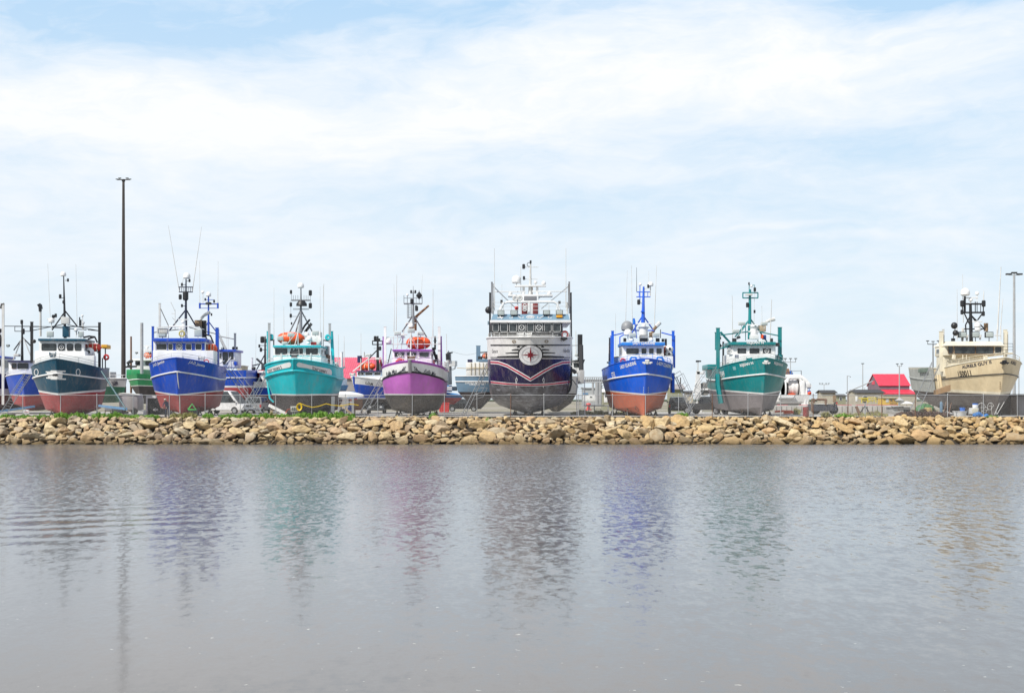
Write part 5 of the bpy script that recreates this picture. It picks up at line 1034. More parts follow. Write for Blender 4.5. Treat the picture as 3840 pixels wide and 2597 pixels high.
b=Boat('fishing_boat',S1,-210,147,'dark red hulled boat cut off by the left edge of the view',rot=2,group=BG9)
b.hull(14,[(1.9,1370,1370,5,.12,.5,1.5,1,.1),(1.3,1280,1290,5,1.9,.4,1.6,1.05,.3),(.9,1192,1180,6,2.2,.4,1.7,1.15,.3),(.85,1110,1100,6,2.3,.4,1.7,1.15,.3),(0,900,940,6,2.5,.35,1.9,1.2,.15)],[paint('dark red bottom',(.15,.02,.025),.6,.3),WHITE,simple('navy roof',(.02,.02,.08),.4)],[0,0,1,2])
b.follow(4,'cap_rail',.06,WHITE,off=0); b.house('wheelhouse',-330,720,18,930,5,9,WHITE,side=1,zbot=b.deckz); b.box('visor',-340,700,26,724,4.6,9.2,BLU); b.window(-40,750,5,820,5,BLACK); b.window(-140,750,-60,820,5,BLACK)
b.mast('mast',6,370,700,7,OFFW,r0=.07,r1=.12,bars=[(-60,16,395,.05),(-60,18,470,.05),(-60,16,575,.05)],lamps=[(8,390,.14),(6,465,.14),(14,505,.22),(6,560,.16)])
b=Boat('fishing_boat',S2,452,140,'small white boat lettered 5684 behind the dark teal boat',rot=58,group=BG9)
b.hull(9,[(.9,1210,1215,3,.1,.5,1.5,1,.1),(.5,1120,1120,3,1.2,.4,1.6,1.05,.2),(.2,985,975,3,1.5,.38,1.7,1.1,.2),(0,858,868,3,1.6,.35,1.8,1.15,.1)],[paint('dark green bottom',(.02,.10,.06),.6,.3),GWH],[0,0,1]); b.follow(3,'cap_rail',.05,WHITE,off=0)
b.text('5684',245,970,328,955,.55,SIGN,off=.03,bold=.02); b.box('cabin',210,762,300,865,2.4,5.2,GWH); b.railing(.1,.9,.4,WHITE,rows=1)
b=Boat('fishing_boat',S2,600,168,'green fishing boat with black bottom behind the tall light pole',rot=-3,group=BG9)
b.hull(16,[(1.9,1230,1230,5,.12,.5,1.5,1,.1),(1.2,1090,1120,5,2.0,.4,1.6,1.05,.3),(.7,968,985,6,2.6,.36,1.7,1.1,.3),(.6,958,975,6,2.65,.36,1.7,1.1,.3),(.3,868,895,6,2.7,.34,1.8,1.2,.2),(0,785,840,6,2.8,.32,1.9,1.2,.1)],[BB,WHITE,GRN],[0,0,1,2,2]); b.follow(4,'rub_rail',.05,WHITE)
b.house('raised_foredeck',445,725,700,800,3,7,GRN,zbot=b.deckz); b.house('wheelhouse',578,590,830,760,8,12,WHITE,side=1); b.box('roof_edge',525,572,835,598,7.5,12.5,WHITE,bev=.1); b.window(585,605,690,655,8,BLACK); b.window(735,605,812,660,8,BLACK)
b.raft(690,468,808,560,9); b.flood(575,468,610,490,9,DARK); b.flood(772,465,806,488,9,DARK); b.rails('roof_rail',[(525,575,9),(830,575,9)],1.1,WHITE,rows=2); b.radar(755,380,9.5,1.2,base=440); b.box('radar_table',700,432,830,442,9,10,WHITE)
b.tubes('net_gear',[[(460,640,6),(500,610,6),(540,600,6),.2],[(440,690,6),(600,680,6),.12],[(470,660,6),(520,700,6),.18]],DARK)
b=Boat('fishing_boat',S3,150,151,'blue and red boat seen from its stern, behind the blue boat by the tall pole',group=BG9)
b.hull(15,[(.6,1330,1330,5,.3,.05,1,1,.1),(.2,1260,1260,5,2.2,.02,1,1,.2),(.1,1150,1150,6,2.55,.02,1,1,.2),(.08,1130,1130,6,2.6,.02,1,1,.2),(.05,1045,1045,6,2.65,.02,1,1,.1),(0,965,965,6,2.7,.02,1,1,.1)],[RB,WHITE,BLU],[0,0,1,2,2]); b.follow(4,'rub_rail',.06,WHITE)
b.house('wheelhouse',115,760,285,935,8,12,WHITE); b.box('visor',105,742,295,765,7.6,12.2,BLU); b.window(123,785,145,838,8,OFFW); b.window(160,775,212,900,8,BLACK,fw=.03); b.window(228,778,268,850,8,BLACK); b.flood(138,718,170,740,8,DARK)
b.mast('mast',527,530,800,10,BLU,r0=.08,r1=.15,v=VB,bars=[(468,590,592,.07),(468,590,620,.04),(500,560,565,.04)],drops=[(470,586,622,.12),(588,586,622,.12)],legs=[(527,705,485,790,.8),(530,710,575,770,.8)],lamps=[(548,662,.1),(507,563,.1),(565,575,.12)])
b.dome(527,532,10,.33,v=VB); b.dome(490,515,10,.2,v=VB,stem=590); b.dome(527,590,9.8,.4,v=VB,m=DARK,ry=.6); b.whip(469,308,470,585,10,.025,v=VB); b.whip(590,312,588,590,10,.03,v=VB); b.whip(645,590,648,890,10,v=VB,r=.018); b.whip(655,705,658,890,10,v=VB)
b.post(290,572,900,9,GALV,.24); b.tubes('gallows_stay',[[(120,600,9),(285,632,9),.07],[(120,605,9),(245,830,8),.09],[(130,640,9),(190,770,9),.06],[(115,560,9),(240,820,8),.05]],GALV); b.buoy(273,728,9,.2,m=BLACK,name='lamp_head'); b.box('lamp_box',297,714,316,740,9,9.3,BLACK)
b.tubes('stern_frame',[[(250,930,8),(240,860,8),(290,850,8),.08],[(190,900,8),(245,830,8),.1],[(120,890,8),(180,860,8),.06]],OFFW); b.box('davit_head',270,870,305,910,8,9,BLU)
b=Boat('fishing_boat',S3,298,156,'white and blue boat lettered 5747 behind the crossed ladders',rot=-58,group=BG9)
b.hull(13,[(1.6,1400,1400,4,.12,.5,1.5,1,.1),(1.0,1330,1330,4,1.7,.42,1.6,1.05,.2),(.5,1238,1232,4,2.1,.4,1.7,1.1,.1),(.2,1150,1150,4,2.2,.38,1.8,1.15,.1),(0,1078,1100,4,2.3,.35,1.9,1.2,.15)],[paint('dark red bottom',(.15,.02,.025),.6,.3),BLU,WHITE],[0,0,1,2]); b.follow(3,'rub_rail',.05,WHITE)
b.text('5747',410,1122,492,1138,.55,SIGN,off=.03,bold=.02)
b.house('wheelhouse',500,985,590,1110,3,6.5,WHITE,zbot=b.deckz); b.window(522,1003,548,1040,3,RED); b.window(560,1063,585,1095,3,OFFW); b.box('roof_edge',492,975,596,990,2.7,6.8,WHITE); b.ring(473,1035,2.2,.3,RED); b.box('roof_light',535,962,562,975,3.5,4,RED)
b.mast('mast',612,600,1110,5,BLACK,r0=.08,r1=.18,bars=[(568,660,645,.05),(560,640,700,.04),(560,640,745,.04)],legs=[(612,790,520,960,.3)],lamps=[(590,638,.25),(575,745,.16),(558,705,.12),(635,650,.16)])
b.post(472,835,1050,3,WHITE,.26); b.tubes('derrick',[[(525,845,3),(575,890,3),.14],[(480,915,3),(540,900,3),.08]],BLACK); b.buoy(490,948,2.5,.25,m=BLACK,name='lamp_head'); b.whip(516,572,508,980,4); b.box('deck_gear',570,890,625,990,5,6,DARK)
b=Boat('fishing_boat',S4,455,147,'blue and white boat lettered L.D.M. between the turquoise and purple boats',rot=-32,group=BG9)
b.hull(13,[(1.6,1290,1290,4,.12,.5,1.5,1,.1),(1.1,1200,1200,4,2.0,.42,1.6,1.1,.2),(.7,1125,1125,4,2.3,.4,1.7,1.15,.1),(.65,1112,1112,4,2.35,.4,1.7,1.15,.1),(.25,888,965,4,2.5,.36,1.8,1.2,.1),(0,770,860,4,2.6,.34,1.9,1.2,.1)],[BB,WHITE,BLU],[0,0,1,2,1]); b.follow(5,'cap_rail',.05,WHITE,off=0); b.tube('stem_cap',[(452,765,0),(462,890,.3)],.14,BLU)
b.text('L.D.M.',635,885,760,915,.30,SIGN,off=.03,bold=.03)
b.house('wheelhouse',500,690,905,775,4,7.5,simple('pale blue wall',(.5,.62,.78),.45),side=1); b.house('lower_cabin',500,770,905,830,3.9,7.6,WHITE,zbot=b.deckz); b.box('visor',492,678,910,694,3.6,7.8,simple('navy roof',(.02,.02,.08),.4))
for x0,x1,dc in((518,612,1),(642,755,0),(785,882,0)): b.window(x0,705,x1,750,4,WHITE,disc=dc)
b.raft(490,550,758,668,4.6); b.mast('mast',835,125,690,6,BLACK,r0=.1,r1=.2,bars=[(750,912,205,.06),(750,912,260,.06),(770,900,322,.02)],drops=[(752,205,260,.06),(910,205,260,.06),(800,160,205,.03),(783,130,205,.02)],legs=[(830,345,700,480,.5)],lamps=[(803,165,.18),(880,322,.15),(870,185,.1)])
b.flood(648,412,712,442,5,OFFW,stand=560); b.flood(795,472,858,502,5.5,OFFW); b.tubes('roof_frame',[[(440,690,4),(700,480,5),.08],[(692,450,4.6),(692,670,4.6),.07],[(690,490,4.6),(910,490,5),.05],[(565,680,4),(565,480,4),.05],[(620,380,5),(620,470,5),(650,430,5),.09]],OFFW); b.tube('funnel',[(548,550,6),(548,440,6)],.28,simple('navy roof',(.02,.02,.08),.4))
b.whip(568,80,567,550,6,.03); b.whip(748,155,748,205,6); b.winch(435,735,.6,OFFW); b.rails('deck_rail',[(790,670,5),(830,670,5)],1.3,DARK)
b=Boat('fishing_boat',S4,350,158,'pale blue boat lettered 579 mostly hidden behind the turquoise boat',rot=50,group=BG9)
b.hull(10,[(1.2,1100,1100,3,.12,.5,1.5,1,.1),(.6,1040,1040,3,1.7,.4,1.6,1.1,.2),(.3,990,990,3,2,.36,1.8,1.2,.1),(0,905,915,3,2.1,.34,1.9,1.2,.1)],[BB,LG],[0,0,1]); b.text('579',320,975,372,972,.5,SIGN,off=.03,bold=.02)
b.house('wheelhouse',165,690,250,900,2.6,5,GWH); b.house('after_cabin',285,800,350,900,2,4,WHITE); b.window(200,725,222,790,2.6,BROWNP); b.post(264,385,990,1.6,WHITE,.26); b.whip(208,105,205,690,3,.04); b.whip(299,125,302,600,3,.04); b.flood(275,608,322,636,2,OFFW); b.flood(175,545,215,570,3,OFFW); b.ring(170,630,2.5,.35,BLACK,rt=.16,name='tyre_fender')
b=Boat('fishing_boat',S5,655,152,'blue boat with white cabin and low bow pointing right behind the black wagon',rot=62,group=BG9)
b.hull(15,[(1.4,1180,1180,4,.12,.5,1.5,1,.1),(.8,1120,1130,4,1.8,.45,1.6,1.05,.1),(.3,1066,1070,4,2.2,.42,1.7,1.1,.0),(0,1030,955,4,2.4,.4,1.9,1.2,.0)],[RB,WHITE,paint('mid blue hull paint',(.02,.17,.45),.4,.25)],[0,0,2])
b.house('cabin',282,605,385,945,4,8,WHITE); b.box('cabin_band',280,600,388,616,3.9,8.1,RED); b.window(315,650,332,710,4,BLACK,fw=.03); b.window(315,755,328,800,4,BLACK,fw=.03); b.box('blue_housing',385,850,440,965,3,5,paint('mid blue hull paint',(.02,.17,.45),.4,.25)); b.box('deck_wall',440,870,530,945,2.4,4.5,GWH)
b.tubes('derrick_post',[[(380,840,4),(385,290,4),.14],[(408,840,4),(402,290,4),.16],[(425,835,4),(415,420,4),.1]],GALV); b.tubes('derrick_head',[[(370,410,3.8),(365,300,3.8),.25],[(360,285,3.8),(445,285,3.8),.07],[(380,250,3.8),(380,290,3.8),.04],[(440,265,3.8),(440,300,3.8),.04]],BLACK); b.tubes('reel',[[(450,430,3.6),(450,520,3.6),.55],[(345,440,3.6),(360,530,3.6),.2]],OFFW)
b.tubes('cable',[[(480,440,3.4),(510,480,3.4),(500,560,3.4),(450,585,3.4),(410,570,3.4),.03],[(490,450,3.5),(500,500,3.5),(480,560,3.5),(430,560,3.5),.03]],DARK); b.whip(342,-40,350,450,4,.045); b.tubes('net_gear',[[(290,560,4),(340,560,4),.25],[(270,500,4),(300,600,4),.1]],OFFW)
b=Boat('fishing_boat',S5,868,150,'grey blue boat stern with white letters and canvas box, left of the navy boat',group=BG9)
b.hull(18,[(1.2,1250,1250,5,.3,.05,1,1,.1),(.5,1070,1070,5,1.5,.02,1,1,.1),(.2,965,965,5,2.18,.02,1,1,.1),(.08,785,785,5,2.45,.02,1,1,.1),(0,690,690,5,2.5,.02,1,1,.1)],[BB,SB],[0,0,1,1]); b.follow(3,'rub_rail',.06,WHITE); b.follow(4,'cap_rail',.05,WHITE,off=0)
b.text('DAVID MARTIN II',665,824,1072,822,.26,WHITE,shear=.2,bold=.02); b.text('CARAQUET NB',740,852,995,850,.18,WHITE,shear=.1,bold=.02)
b.box('canvas_box',682,452,1070,690,.8,6,paint('white canvas',(.72,.71,.68),.8,.25,streak=(.5,.42,.3)),bev=.12); b.tubes('lashing',[[(x,455,.72),(x,685,.72),.03] for x in(770,838,910,978,1045)]+[[(525,550,.7),(670,558,.7),(850,548,.7),(1060,548,.7),.035]],paint('tan rope',(.45,.36,.2),.8,.2))
b.box('funnel',708,402,790,450,7,8.5,simple('navy funnel',(.02,.02,.07),.4)); b.post(895,170,440,8,SB,.5); b.box('upper_deck',900,400,1075,438,7,10,SB); b.raft(960,290,1080,395,8); b.tubes('deck_frame',[[(900,285,8),(1080,275,8),.07],[(1030,270,8),(1030,400,8),.06]],DARK); b.tubes('roof_gear',[[(925,350,8),(925,400,8),.3]],DARK)
b=Boat('fishing_boat',S6,-130,152,'grey and white boat with tall black mast behind the navy boat',group=BG9)
b.hull(16,[(.9,1320,1320,5,.3,.1,1,1,.1),(.6,1180,1180,5,1.7,.06,1,1,.1),(.3,1025,1025,5,2.3,.03,1,1,.1),(.1,900,900,5,2.4,.03,1,1,.1),(0,740,740,5,2.35,.03,1,1,.1)],[BB2,GWH],[0,0,1,1])
b.house('wheelhouse',112,498,236,690,7,11,WHITE); b.box('visor',105,482,245,502,6.7,11.2,BLACK); b.window(140,515,190,600,7,BLACK,fw=.03); b.window(197,515,228,600,7,BLACK,fw=.03); b.house('upper_hull',236,640,312,860,3,9,GWH)
b.tubes('mast',[[(240,60,7),(240,560,7),.32],[(254,240,6.8),(265,800,5),.3],[(215,350,7),(235,350,7),(255,400,7),.12],[(270,400,6.8),(262,450,6.8),.2]],BLACK,n=8); b.flood(152,378,218,410,7,OFFW); b.flood(158,468,198,484,7,OFFW); b.whip(172,0,173,378,8,.05); b.tubes('mast_fitting',[[(290,490,6.8),(310,500,6.8),.22],[(270,490,7),(300,530,7),.08],[(110,240,7.5),(232,238,7),.03]],DARK); b.rails('deck_rail',[(125,690,6.6),(236,690,6.6)],1.9,WHITE,rows=3); b.tubes('rubbing_strip',[[(110,790,-.1),(215,930,-.1),.05]],DARK); b.tubes('fender_arm',[[(100,640,-.3),(140,655,-.3),(172,690,-.3),.22]],BLACK)
# white trawlers with net drums
b=Boat('fishing_boat',S8,400,150,'white boat with a big white net drum, right of the teal boat',group=BG9)
b.hull(9,[(.5,1140,1140,3,.4,.06,1,1,.1),(.2,1060,1060,3,1.8,.03,1,1,.1),(.05,1020,1010,3,2.05,.03,1,1,.1),(0,880,880,3,2.1,.03,1,1,.1)],[simple('grey boat bottom',(.2,.19,.18),.7),WHITE],[0,1,1])  # grey lower hull below the white topsides
g1=MB()
b.tubes('gantry',[[(290,600,.8),(330,500,.8),(600,490,.8),(700,560,.8),(810,700,.8),.25],[(575,520,.6),(690,720,.6),(690,1180,.2),.16],[(600,500,1.4),(560,900,1.4),(500,1275,.2),.15],[(720,720,.6),(735,1000,.4),(770,1250,.2),.12],[(230,480,.9),(600,480,.9),.3],[(700,700,.8),(815,705,.8),.2]],WHITE,n=8)
b.box('gantry_leg',610,560,690,1285,.3,1.0,WHITE,bev=.08); b.box('gantry_shroud',640,600,815,715,.5,1.4,WHITE,bev=.15)
c=b.P(310,740,1.2); e=b.P(560,745,1.2); rr=1.45
for xx in(c.x-.35,e.x): MB().lathe([(rr-.25,-.06),(rr,-.06),(rr,.06),(rr-.25,.06),(rr-.25,-.06)],(xx,1.2+rr*.4,c.z),'x',26).build('drum_flange',WHITE,b.o)
for xx in(c.x-.3,e.x+.02): MB().lathe([(.2,0),(rr-.24,0),(rr-.24,.03),(.2,.03)],(xx,1.2+rr*.4,c.z),'x',26).build('drum_disc',simple('drum disc grey',(.3,.28,.25),.6),b.o)  # plain grey discs inside the white flanges
cv_=MB(); n_=26; pr=[(.95+.05*math.sin(i*2.1),c.x+.05+(e.x-c.x-.1)*i/8) for i in range(9)]; cv_.lathe([(.1,pr[0][1]-.02)]+pr+[(.1,pr[-1][1]+.02)],(0,1.2+rr*.4,c.z+.12),'x',n_); cv_.build('drum_cover',paint('white cover sheet',(.74,.71,.69),.8,.3),b.o,ang=70)
b.box('rust_guard',320,845,490,868,.6,1.2,ORANGE); b.box('net_well',130,885,470,960,-.35,.2,WHITE,bev=.05); b.tubes('stern_rail',[[(120,950,-.5),(440,945,-.5),(490,860,-.5),.05],[(395,350,.8),(395,495,.8),.05],[(395,350,.8),(610,345,.8),.03],[(610,345,.8),(610,480,.8),.05]],STL)
b.tubes('hanging_block',[[(782,730,.6),(785,790,.6),.04],[(780,780,.6),(778,860,.6),.2]],simple('blue block',(.01,.08,.4),.5),n=8); b.tubes('funnel_elbow',[[(245,400,3),(300,400,3),.4],[(295,400,3),(335,400,3),.55]],RUST,n=10); b.tubes('vent_cowl',[[(320,370,3),(345,430,3),(365,460,3),.45]],simple('blue cowl',(.01,.12,.5),.4),n=12); b.flood(525,482,600,520,.6,OFFW); b.buoy(792,840,.4,.22,m=ORANGE,name='orange_float')
k=Kit('net_drum_gantry',S7,690,148,'white gantry leg with grey drum disc by the teal boat stern','gantry')
pr=MB(); q=[k.P(640,490),k.P(700,490),k.P(745,1010),k.P(610,1010)]; pr.add([(a.x,0,a.z) for a in q]+[(a.x,.6,a.z) for a in q],[(3,2,1,0),(4,5,6,7),(0,1,5,4),(1,2,6,5),(2,3,7,6),(3,0,4,7)]).build('gantry_leg',WHITE,k.o,smooth=False)
k.box('crossbeam',645,490,800,540,0,.7,WHITE); a=k.P(800,830); MB().lathe([(.3,-.1),(.72,-.08),(.76,0),(.72,.1),(.3,.12)],(a.x,.4,a.z),'y',24).build('drum_disc',simple('drum grey',(.25,.24,.22),.5),k.o)
MB().lathe([(.13,-.9),(.13,.2)],(a.x+.25,.2,a.z-.05),'x',10).build('axle',WHITE,k.o); k.tubes('lamp_post',[[(655,490),(655,310),.035],[(675,490),(675,310),.035],[(640,480),(700,480),.09]],OFFW); k.box('lamp_head',630,265,690,300,-.1,.2,BLACK); k.box('lamp_head',685,268,732,295,-.1,.2,BLACK); k.tubes('brace',[[(635,700),(510,1090),.06],[(640,705),(700,780),.05],[(650,1010),(640,1290),.1],[(720,1010),(730,1290),.1]],WHITE); k.box('fish_tub',770,430,800,480,-.2,.5,WHITE)
# ---- buildings ----
def gable(name,v,x0,x1,ye,yr,D,hd,label,wm,rm,openings=(),ribs=0,cat='building',over=.3,yw=None):
    # ridge runs across the view; hd = half depth
    k=Kit(name,v,(x0+x1)/2,D,label,cat); a=k.P(x0,ye); c=k.P(x1,ye); ze=a.z; zr=WZ(v,yr,D+hd)-GZ; X0,X1=a.x,c.x
    MB().prism([(0,0),(2*hd,0),(2*hd,ze),(hd,zr-.08),(0,ze)],X0+over,X1-over,axis='x').build('wall',wm,k.o,smooth=False)
    r=MB(); o=over; sl=(zr-ze)/hd
    for s_,y0_,y1_ in((1,-o,hd),(-1,2*hd+o,hd)):
        v4=[(X0,y0_,ze-sl*o),(X1,y0_,ze-sl*o),(X1,y1_,zr),(X0,y1_,zr)]; r.add([(p[0],p[1],p[2]) for p in v4]+[(p[0],p[1],p[2]+.12) for p in v4],[(0,1,2,3),(7,6,5,4),(0,4,5,1),(1,5,6,2),(2,6,7,3),(3,7,4,0)])
    if ribs:
        for i in range(ribs+1):
            x=X0+(X1-X0)*i/ribs; r.tube([(x,-o,ze-sl*o+.14),(x,hd,zr+.14)],.05,4)
    r.build('roof',rm,k.o,smooth=False)
    for q in openings:
        kind,x0_,y0_,x1_,y1_,m_=q; A=k.P(x0_,y0_); B=k.P(x1_,y1_); f_=MB().box((A.x,-.06,A.z),(B.x,.05,max(B.z,.02)),bev=.02).build(kind,WHITE if kind=='window' else m_,k.o)
        if kind=='window': MB().box((A.x+.06,-.075,A.z-.06),(B.x-.06,.0,B.z+.06)).build('pane',GLASS,f_,smooth=False)
    return k
REDR=paint('red metal roof',(.62,.035,.07),.4,.12); PINKR=paint('faded red metal roof',(.66,.10,.16),.4,.2); DKR=simple('dark roof felt',(.05,.05,.052),.8); BWALL=paint('beige siding',(.42,.38,.30),.8,.2); GWALL=paint('grey siding',(.30,.28,.28),.8,.2); YW=paint('yellow shed paint',(.62,.40,.06),.6,.25); OLV=paint('olive siding',(.27,.27,.17),.8,.2)
gable('hall',S4,30,800,792,478,215,9,'large hall with a faded red ribbed metal roof behind the turquoise boat',GWALL,PINKR,ribs=22)
k=gable('barn',S9,722,1422,665,425,393,6.5,'grey barn with a bright red roof and a lower red lean-to at the right',paint('mauve grey siding',(.17,.12,.15),.8,.15),REDR)
a=k.P(722,765); c=k.P(1420,765); a2=k.P(840,858,-4); c2=k.P(1415,858,-4); m_=MB(); vv_=[(k.P(722,766).x,-.1,a.z),(c.x,-.1,c.z),(c.x+1,-4,a2.z),(k.P(850,858,-4).x-1.6,-4,a2.z)]; m_.add(vv_+[(p[0],p[1],p[2]+.15) for p in vv_],[(3,2,1,0),(4,5,6,7),(0,4,5,1),(1,5,6,2),(2,6,7,3),(3,7,4,0)]).build('lean_to_roof',REDR,k.o,smooth=False)
MB().box((a2.x,-3.6,0),(c.x+.8,-.12,a2.z)).build('lean_to_wall',BWALL,k.o)
X0=k.P(722,665).x+.28
MB().box((X0-.06,5,WZ(S9,640,393)-GZ),(X0,8,WZ(S9,560,393)-GZ)).build('red_shutter',REDR,k.o)
for i in range(5): MB().box((X0-2.4-.5*i*0,2+1.1*i,(a.z-.3)-.45*i),(X0-.1,3+1.1*i,(a.z-.2)-.45*i)).build('stair_tread',BROWNP,k.o)
MB().box((X0-2.4,7.5,a.z-.6),(X0-.1,10.5,a.z-.45)).box((X0-2.4,7.4,a.z-.5),(X0-2.3,7.5,a.z+.8)).build('balcony',WOOD,k.o)
gable('store',S9,210,870,832,770,240,3.2,'long beige store with dark roof and white gable trim below the red roofed barn',BWALL,DKR,[('window',380,895,480,990,WHITE),('window',640,900,720,980,WHITE),('door',160+60,900,265,1010,WHITE),('fascia',215,822,865,838,WHITE)])
gable('kiosk',S8,1040,1395,828,782,230,2.0,'small beige kiosk with dark roof right of the white net drum',BWALL,DKR,[('fascia',1050,820,1390,832,WHITE),('door',1300,860,1370,1030,BROWNP)])
gable('annex',S8,1370,1615,900,868,260,2.5,'low olive annex with flat looking roof right of the small kiosk',OLV,DKR,[('window',1440,920,1500,1000,WHITE)])
gable('shed',S6,585,800,1000,962,200,2.2,'green grey shed with a white door left of the blue boat with orange bottom',OLV,WHITE,[('door',632,1015,688,1170,WHITE),('window',645,1030,677,1090,WHITE)])
gable('shed',S7,120,420,830,745,180,3,'green grey shed behind the blue boat with orange bottom and the pickup',OLV,GWALL,[('fascia',150,826,415,842,WHITE)])
gable('low_store',S7,425,612,905,878,200,2.2,'low grey store with dark roof between the olive shed and the gantry leg',BWALL,DKR,[('window',450,930,490,985,WHITE)])
gable('metal_shed',S6,290,632,940,932,330,6,'long ribbed grey metal shed beyond the steel conveyor bridge',paint('ribbed grey metal',(.35,.37,.38),.6,.2),GALV)
k=Kit('office_trailer',S6,400,215,'small white site trailer with blue roof edge below the conveyor bridge','trailer'); k.box('body',300,1042,500,1150,0,2.6,WHITE); k.box('roof',300,1015,375,1042,-.1,2.8,LG); w_=k.box('window',398,1068,440,1092,-.06,0,WHITE); k.box('pane',402,1071,436,1089,-.08,0,GLASS,parent=w_); k.box('skirt',305,1150,498,1165,0.05,2.5,OFFW)
k=Kit('plywood_shed',S3,335,175,'plain beige walled shed behind the stern of the blue and white boat','shed'); k.box('wall',312,915,363,1100,0,4,BWALL,ground=True); k.box('roof',308,910,367,918,-.2,4.2,OFFW)
k=Kit('low_white_building',S3,410,200,'low white flat building far behind the boat lettered 5747','building'); k.box('wall',360,1045,480,1100,0,6,GWH,ground=True); k.box('roof',355,1020,485,1046,-.3,6.2,OFFW)
k=Kit('low_white_building',VC,30,205,'low white building far behind between the blue boat and the turquoise boat','building'); k.box('wall',-20,905,70,960,0,6,GWH,ground=True); k.box('roof',-25,885,75,906,-.3,6.2,OFFW)
k=Kit('yellow_shed',S9,985,205,'yellow shed with double doors and a white panel below the red roofed barn','shed'); k.box('wall',820,940,1150,1080,0,3,YW,ground=True); k.box('roof',815,925,1125,942,-.25,3.2,paint('cream trim',(.6,.55,.35),.6,.2)); k.box('white_panel',885,952,950,1035,-.05,0,OFFW); 
for x in(965,1050): dd_=k.box('door',x,950,x+75,1072,-.05,0,paint('ochre door',(.45,.27,.06),.6,.2)); k.box('pane',x+20,965,x+58,1008,-.07,-.03,GLASS,parent=dd_)
# conveyor bridge
k=Kit('conveyor_bridge',S6,480,190,'grey steel conveyor bridge on tall legs between the navy boat and the blue boat','gantry')
k.tubes('truss',[[(300,760),(655,760),.06],[(300,800),(655,800),.06],[(300,840),(655,840),.1],[(300,760,3),(655,760,3),.06],[(300,840,3),(655,840,3),.1]]+[[(x,760),(x,840),.05] for x in range(300,660,36)]+[[(x,838),(x+36,762),.045] for x in range(300,640,36)],GALV)
k.box('belt',300,800,610,822,.3,2.7,simple('dark belt',(.05,.05,.07),.7)); k.tubes('leg',[[(517,840),(517,1200),.28]],GALV,n=8); k.tubes('leg',[[(550,845),(550,1200),.14]],GALV); k.tubes('leg',[[(572,845),(572,1200),.22]],GALV); k.tubes('leg',[[(452,850),(452,1040),.16]],GALV); k.tubes('brace',[[(655,800),(640,860),(580,930),.06],[(600,850),(640,850),.1],[(520,930),(575,860),.06],[(517,1000),(572,1090),.05],[(572,1000),(517,1090),.05]],GALV)
# concrete barriers, rails
k=Kit('guard_rail',S6,500,150,'long galvanised guard rail across the yard right of the white ladder','guard rail'); k.box('rail',300,1213,745,1232,0,.06,GALV)
for x in(385,475,700): k.box('post',x-8,1210,x+8,1300,.06,.2,GALV,ground=True)
k=Kit('concrete_wall',S9,700,146,'long low concrete wall with a red painted edge behind the fence, below the store','wall')
k.box('wall',-1560,1122,1230,1270,0,.5,CONC,ground=True,bev=.04); k.box('coping',-1560,1100,1150,1120,.6,1.2,OFFW)
for x0,x1 in((-1000,-560),(-300,150),(240,830),(850,1150),(-1480,-1250)): k.box('red_edge',x0,1088,x1,1108,1.3,1.7,paint('red wharf edge',(.55,.04,.07),.5,.4))
k.tubes('joint',[[(x,1124,-.02),(x,1255,-.02),.02] for x in range(-1500,1230,110)],DARK)
# far shoreline strip
gm_=leafmat('far trees',(.05,.08,.04),(.09,.12,.06)); ft=MB()
for i in range(420):
    x=random.uniform(-700,900); y=random.uniform(1500,1700); h=random.uniform(1,3); ft.ball((x,y,GZ+h*.4),(random.uniform(8,22),8,h*.7),8,k=4)
tag(ft.build('far_trees',gm_),'thin dark line of far off trees on the horizon','trees',kind='stuff')
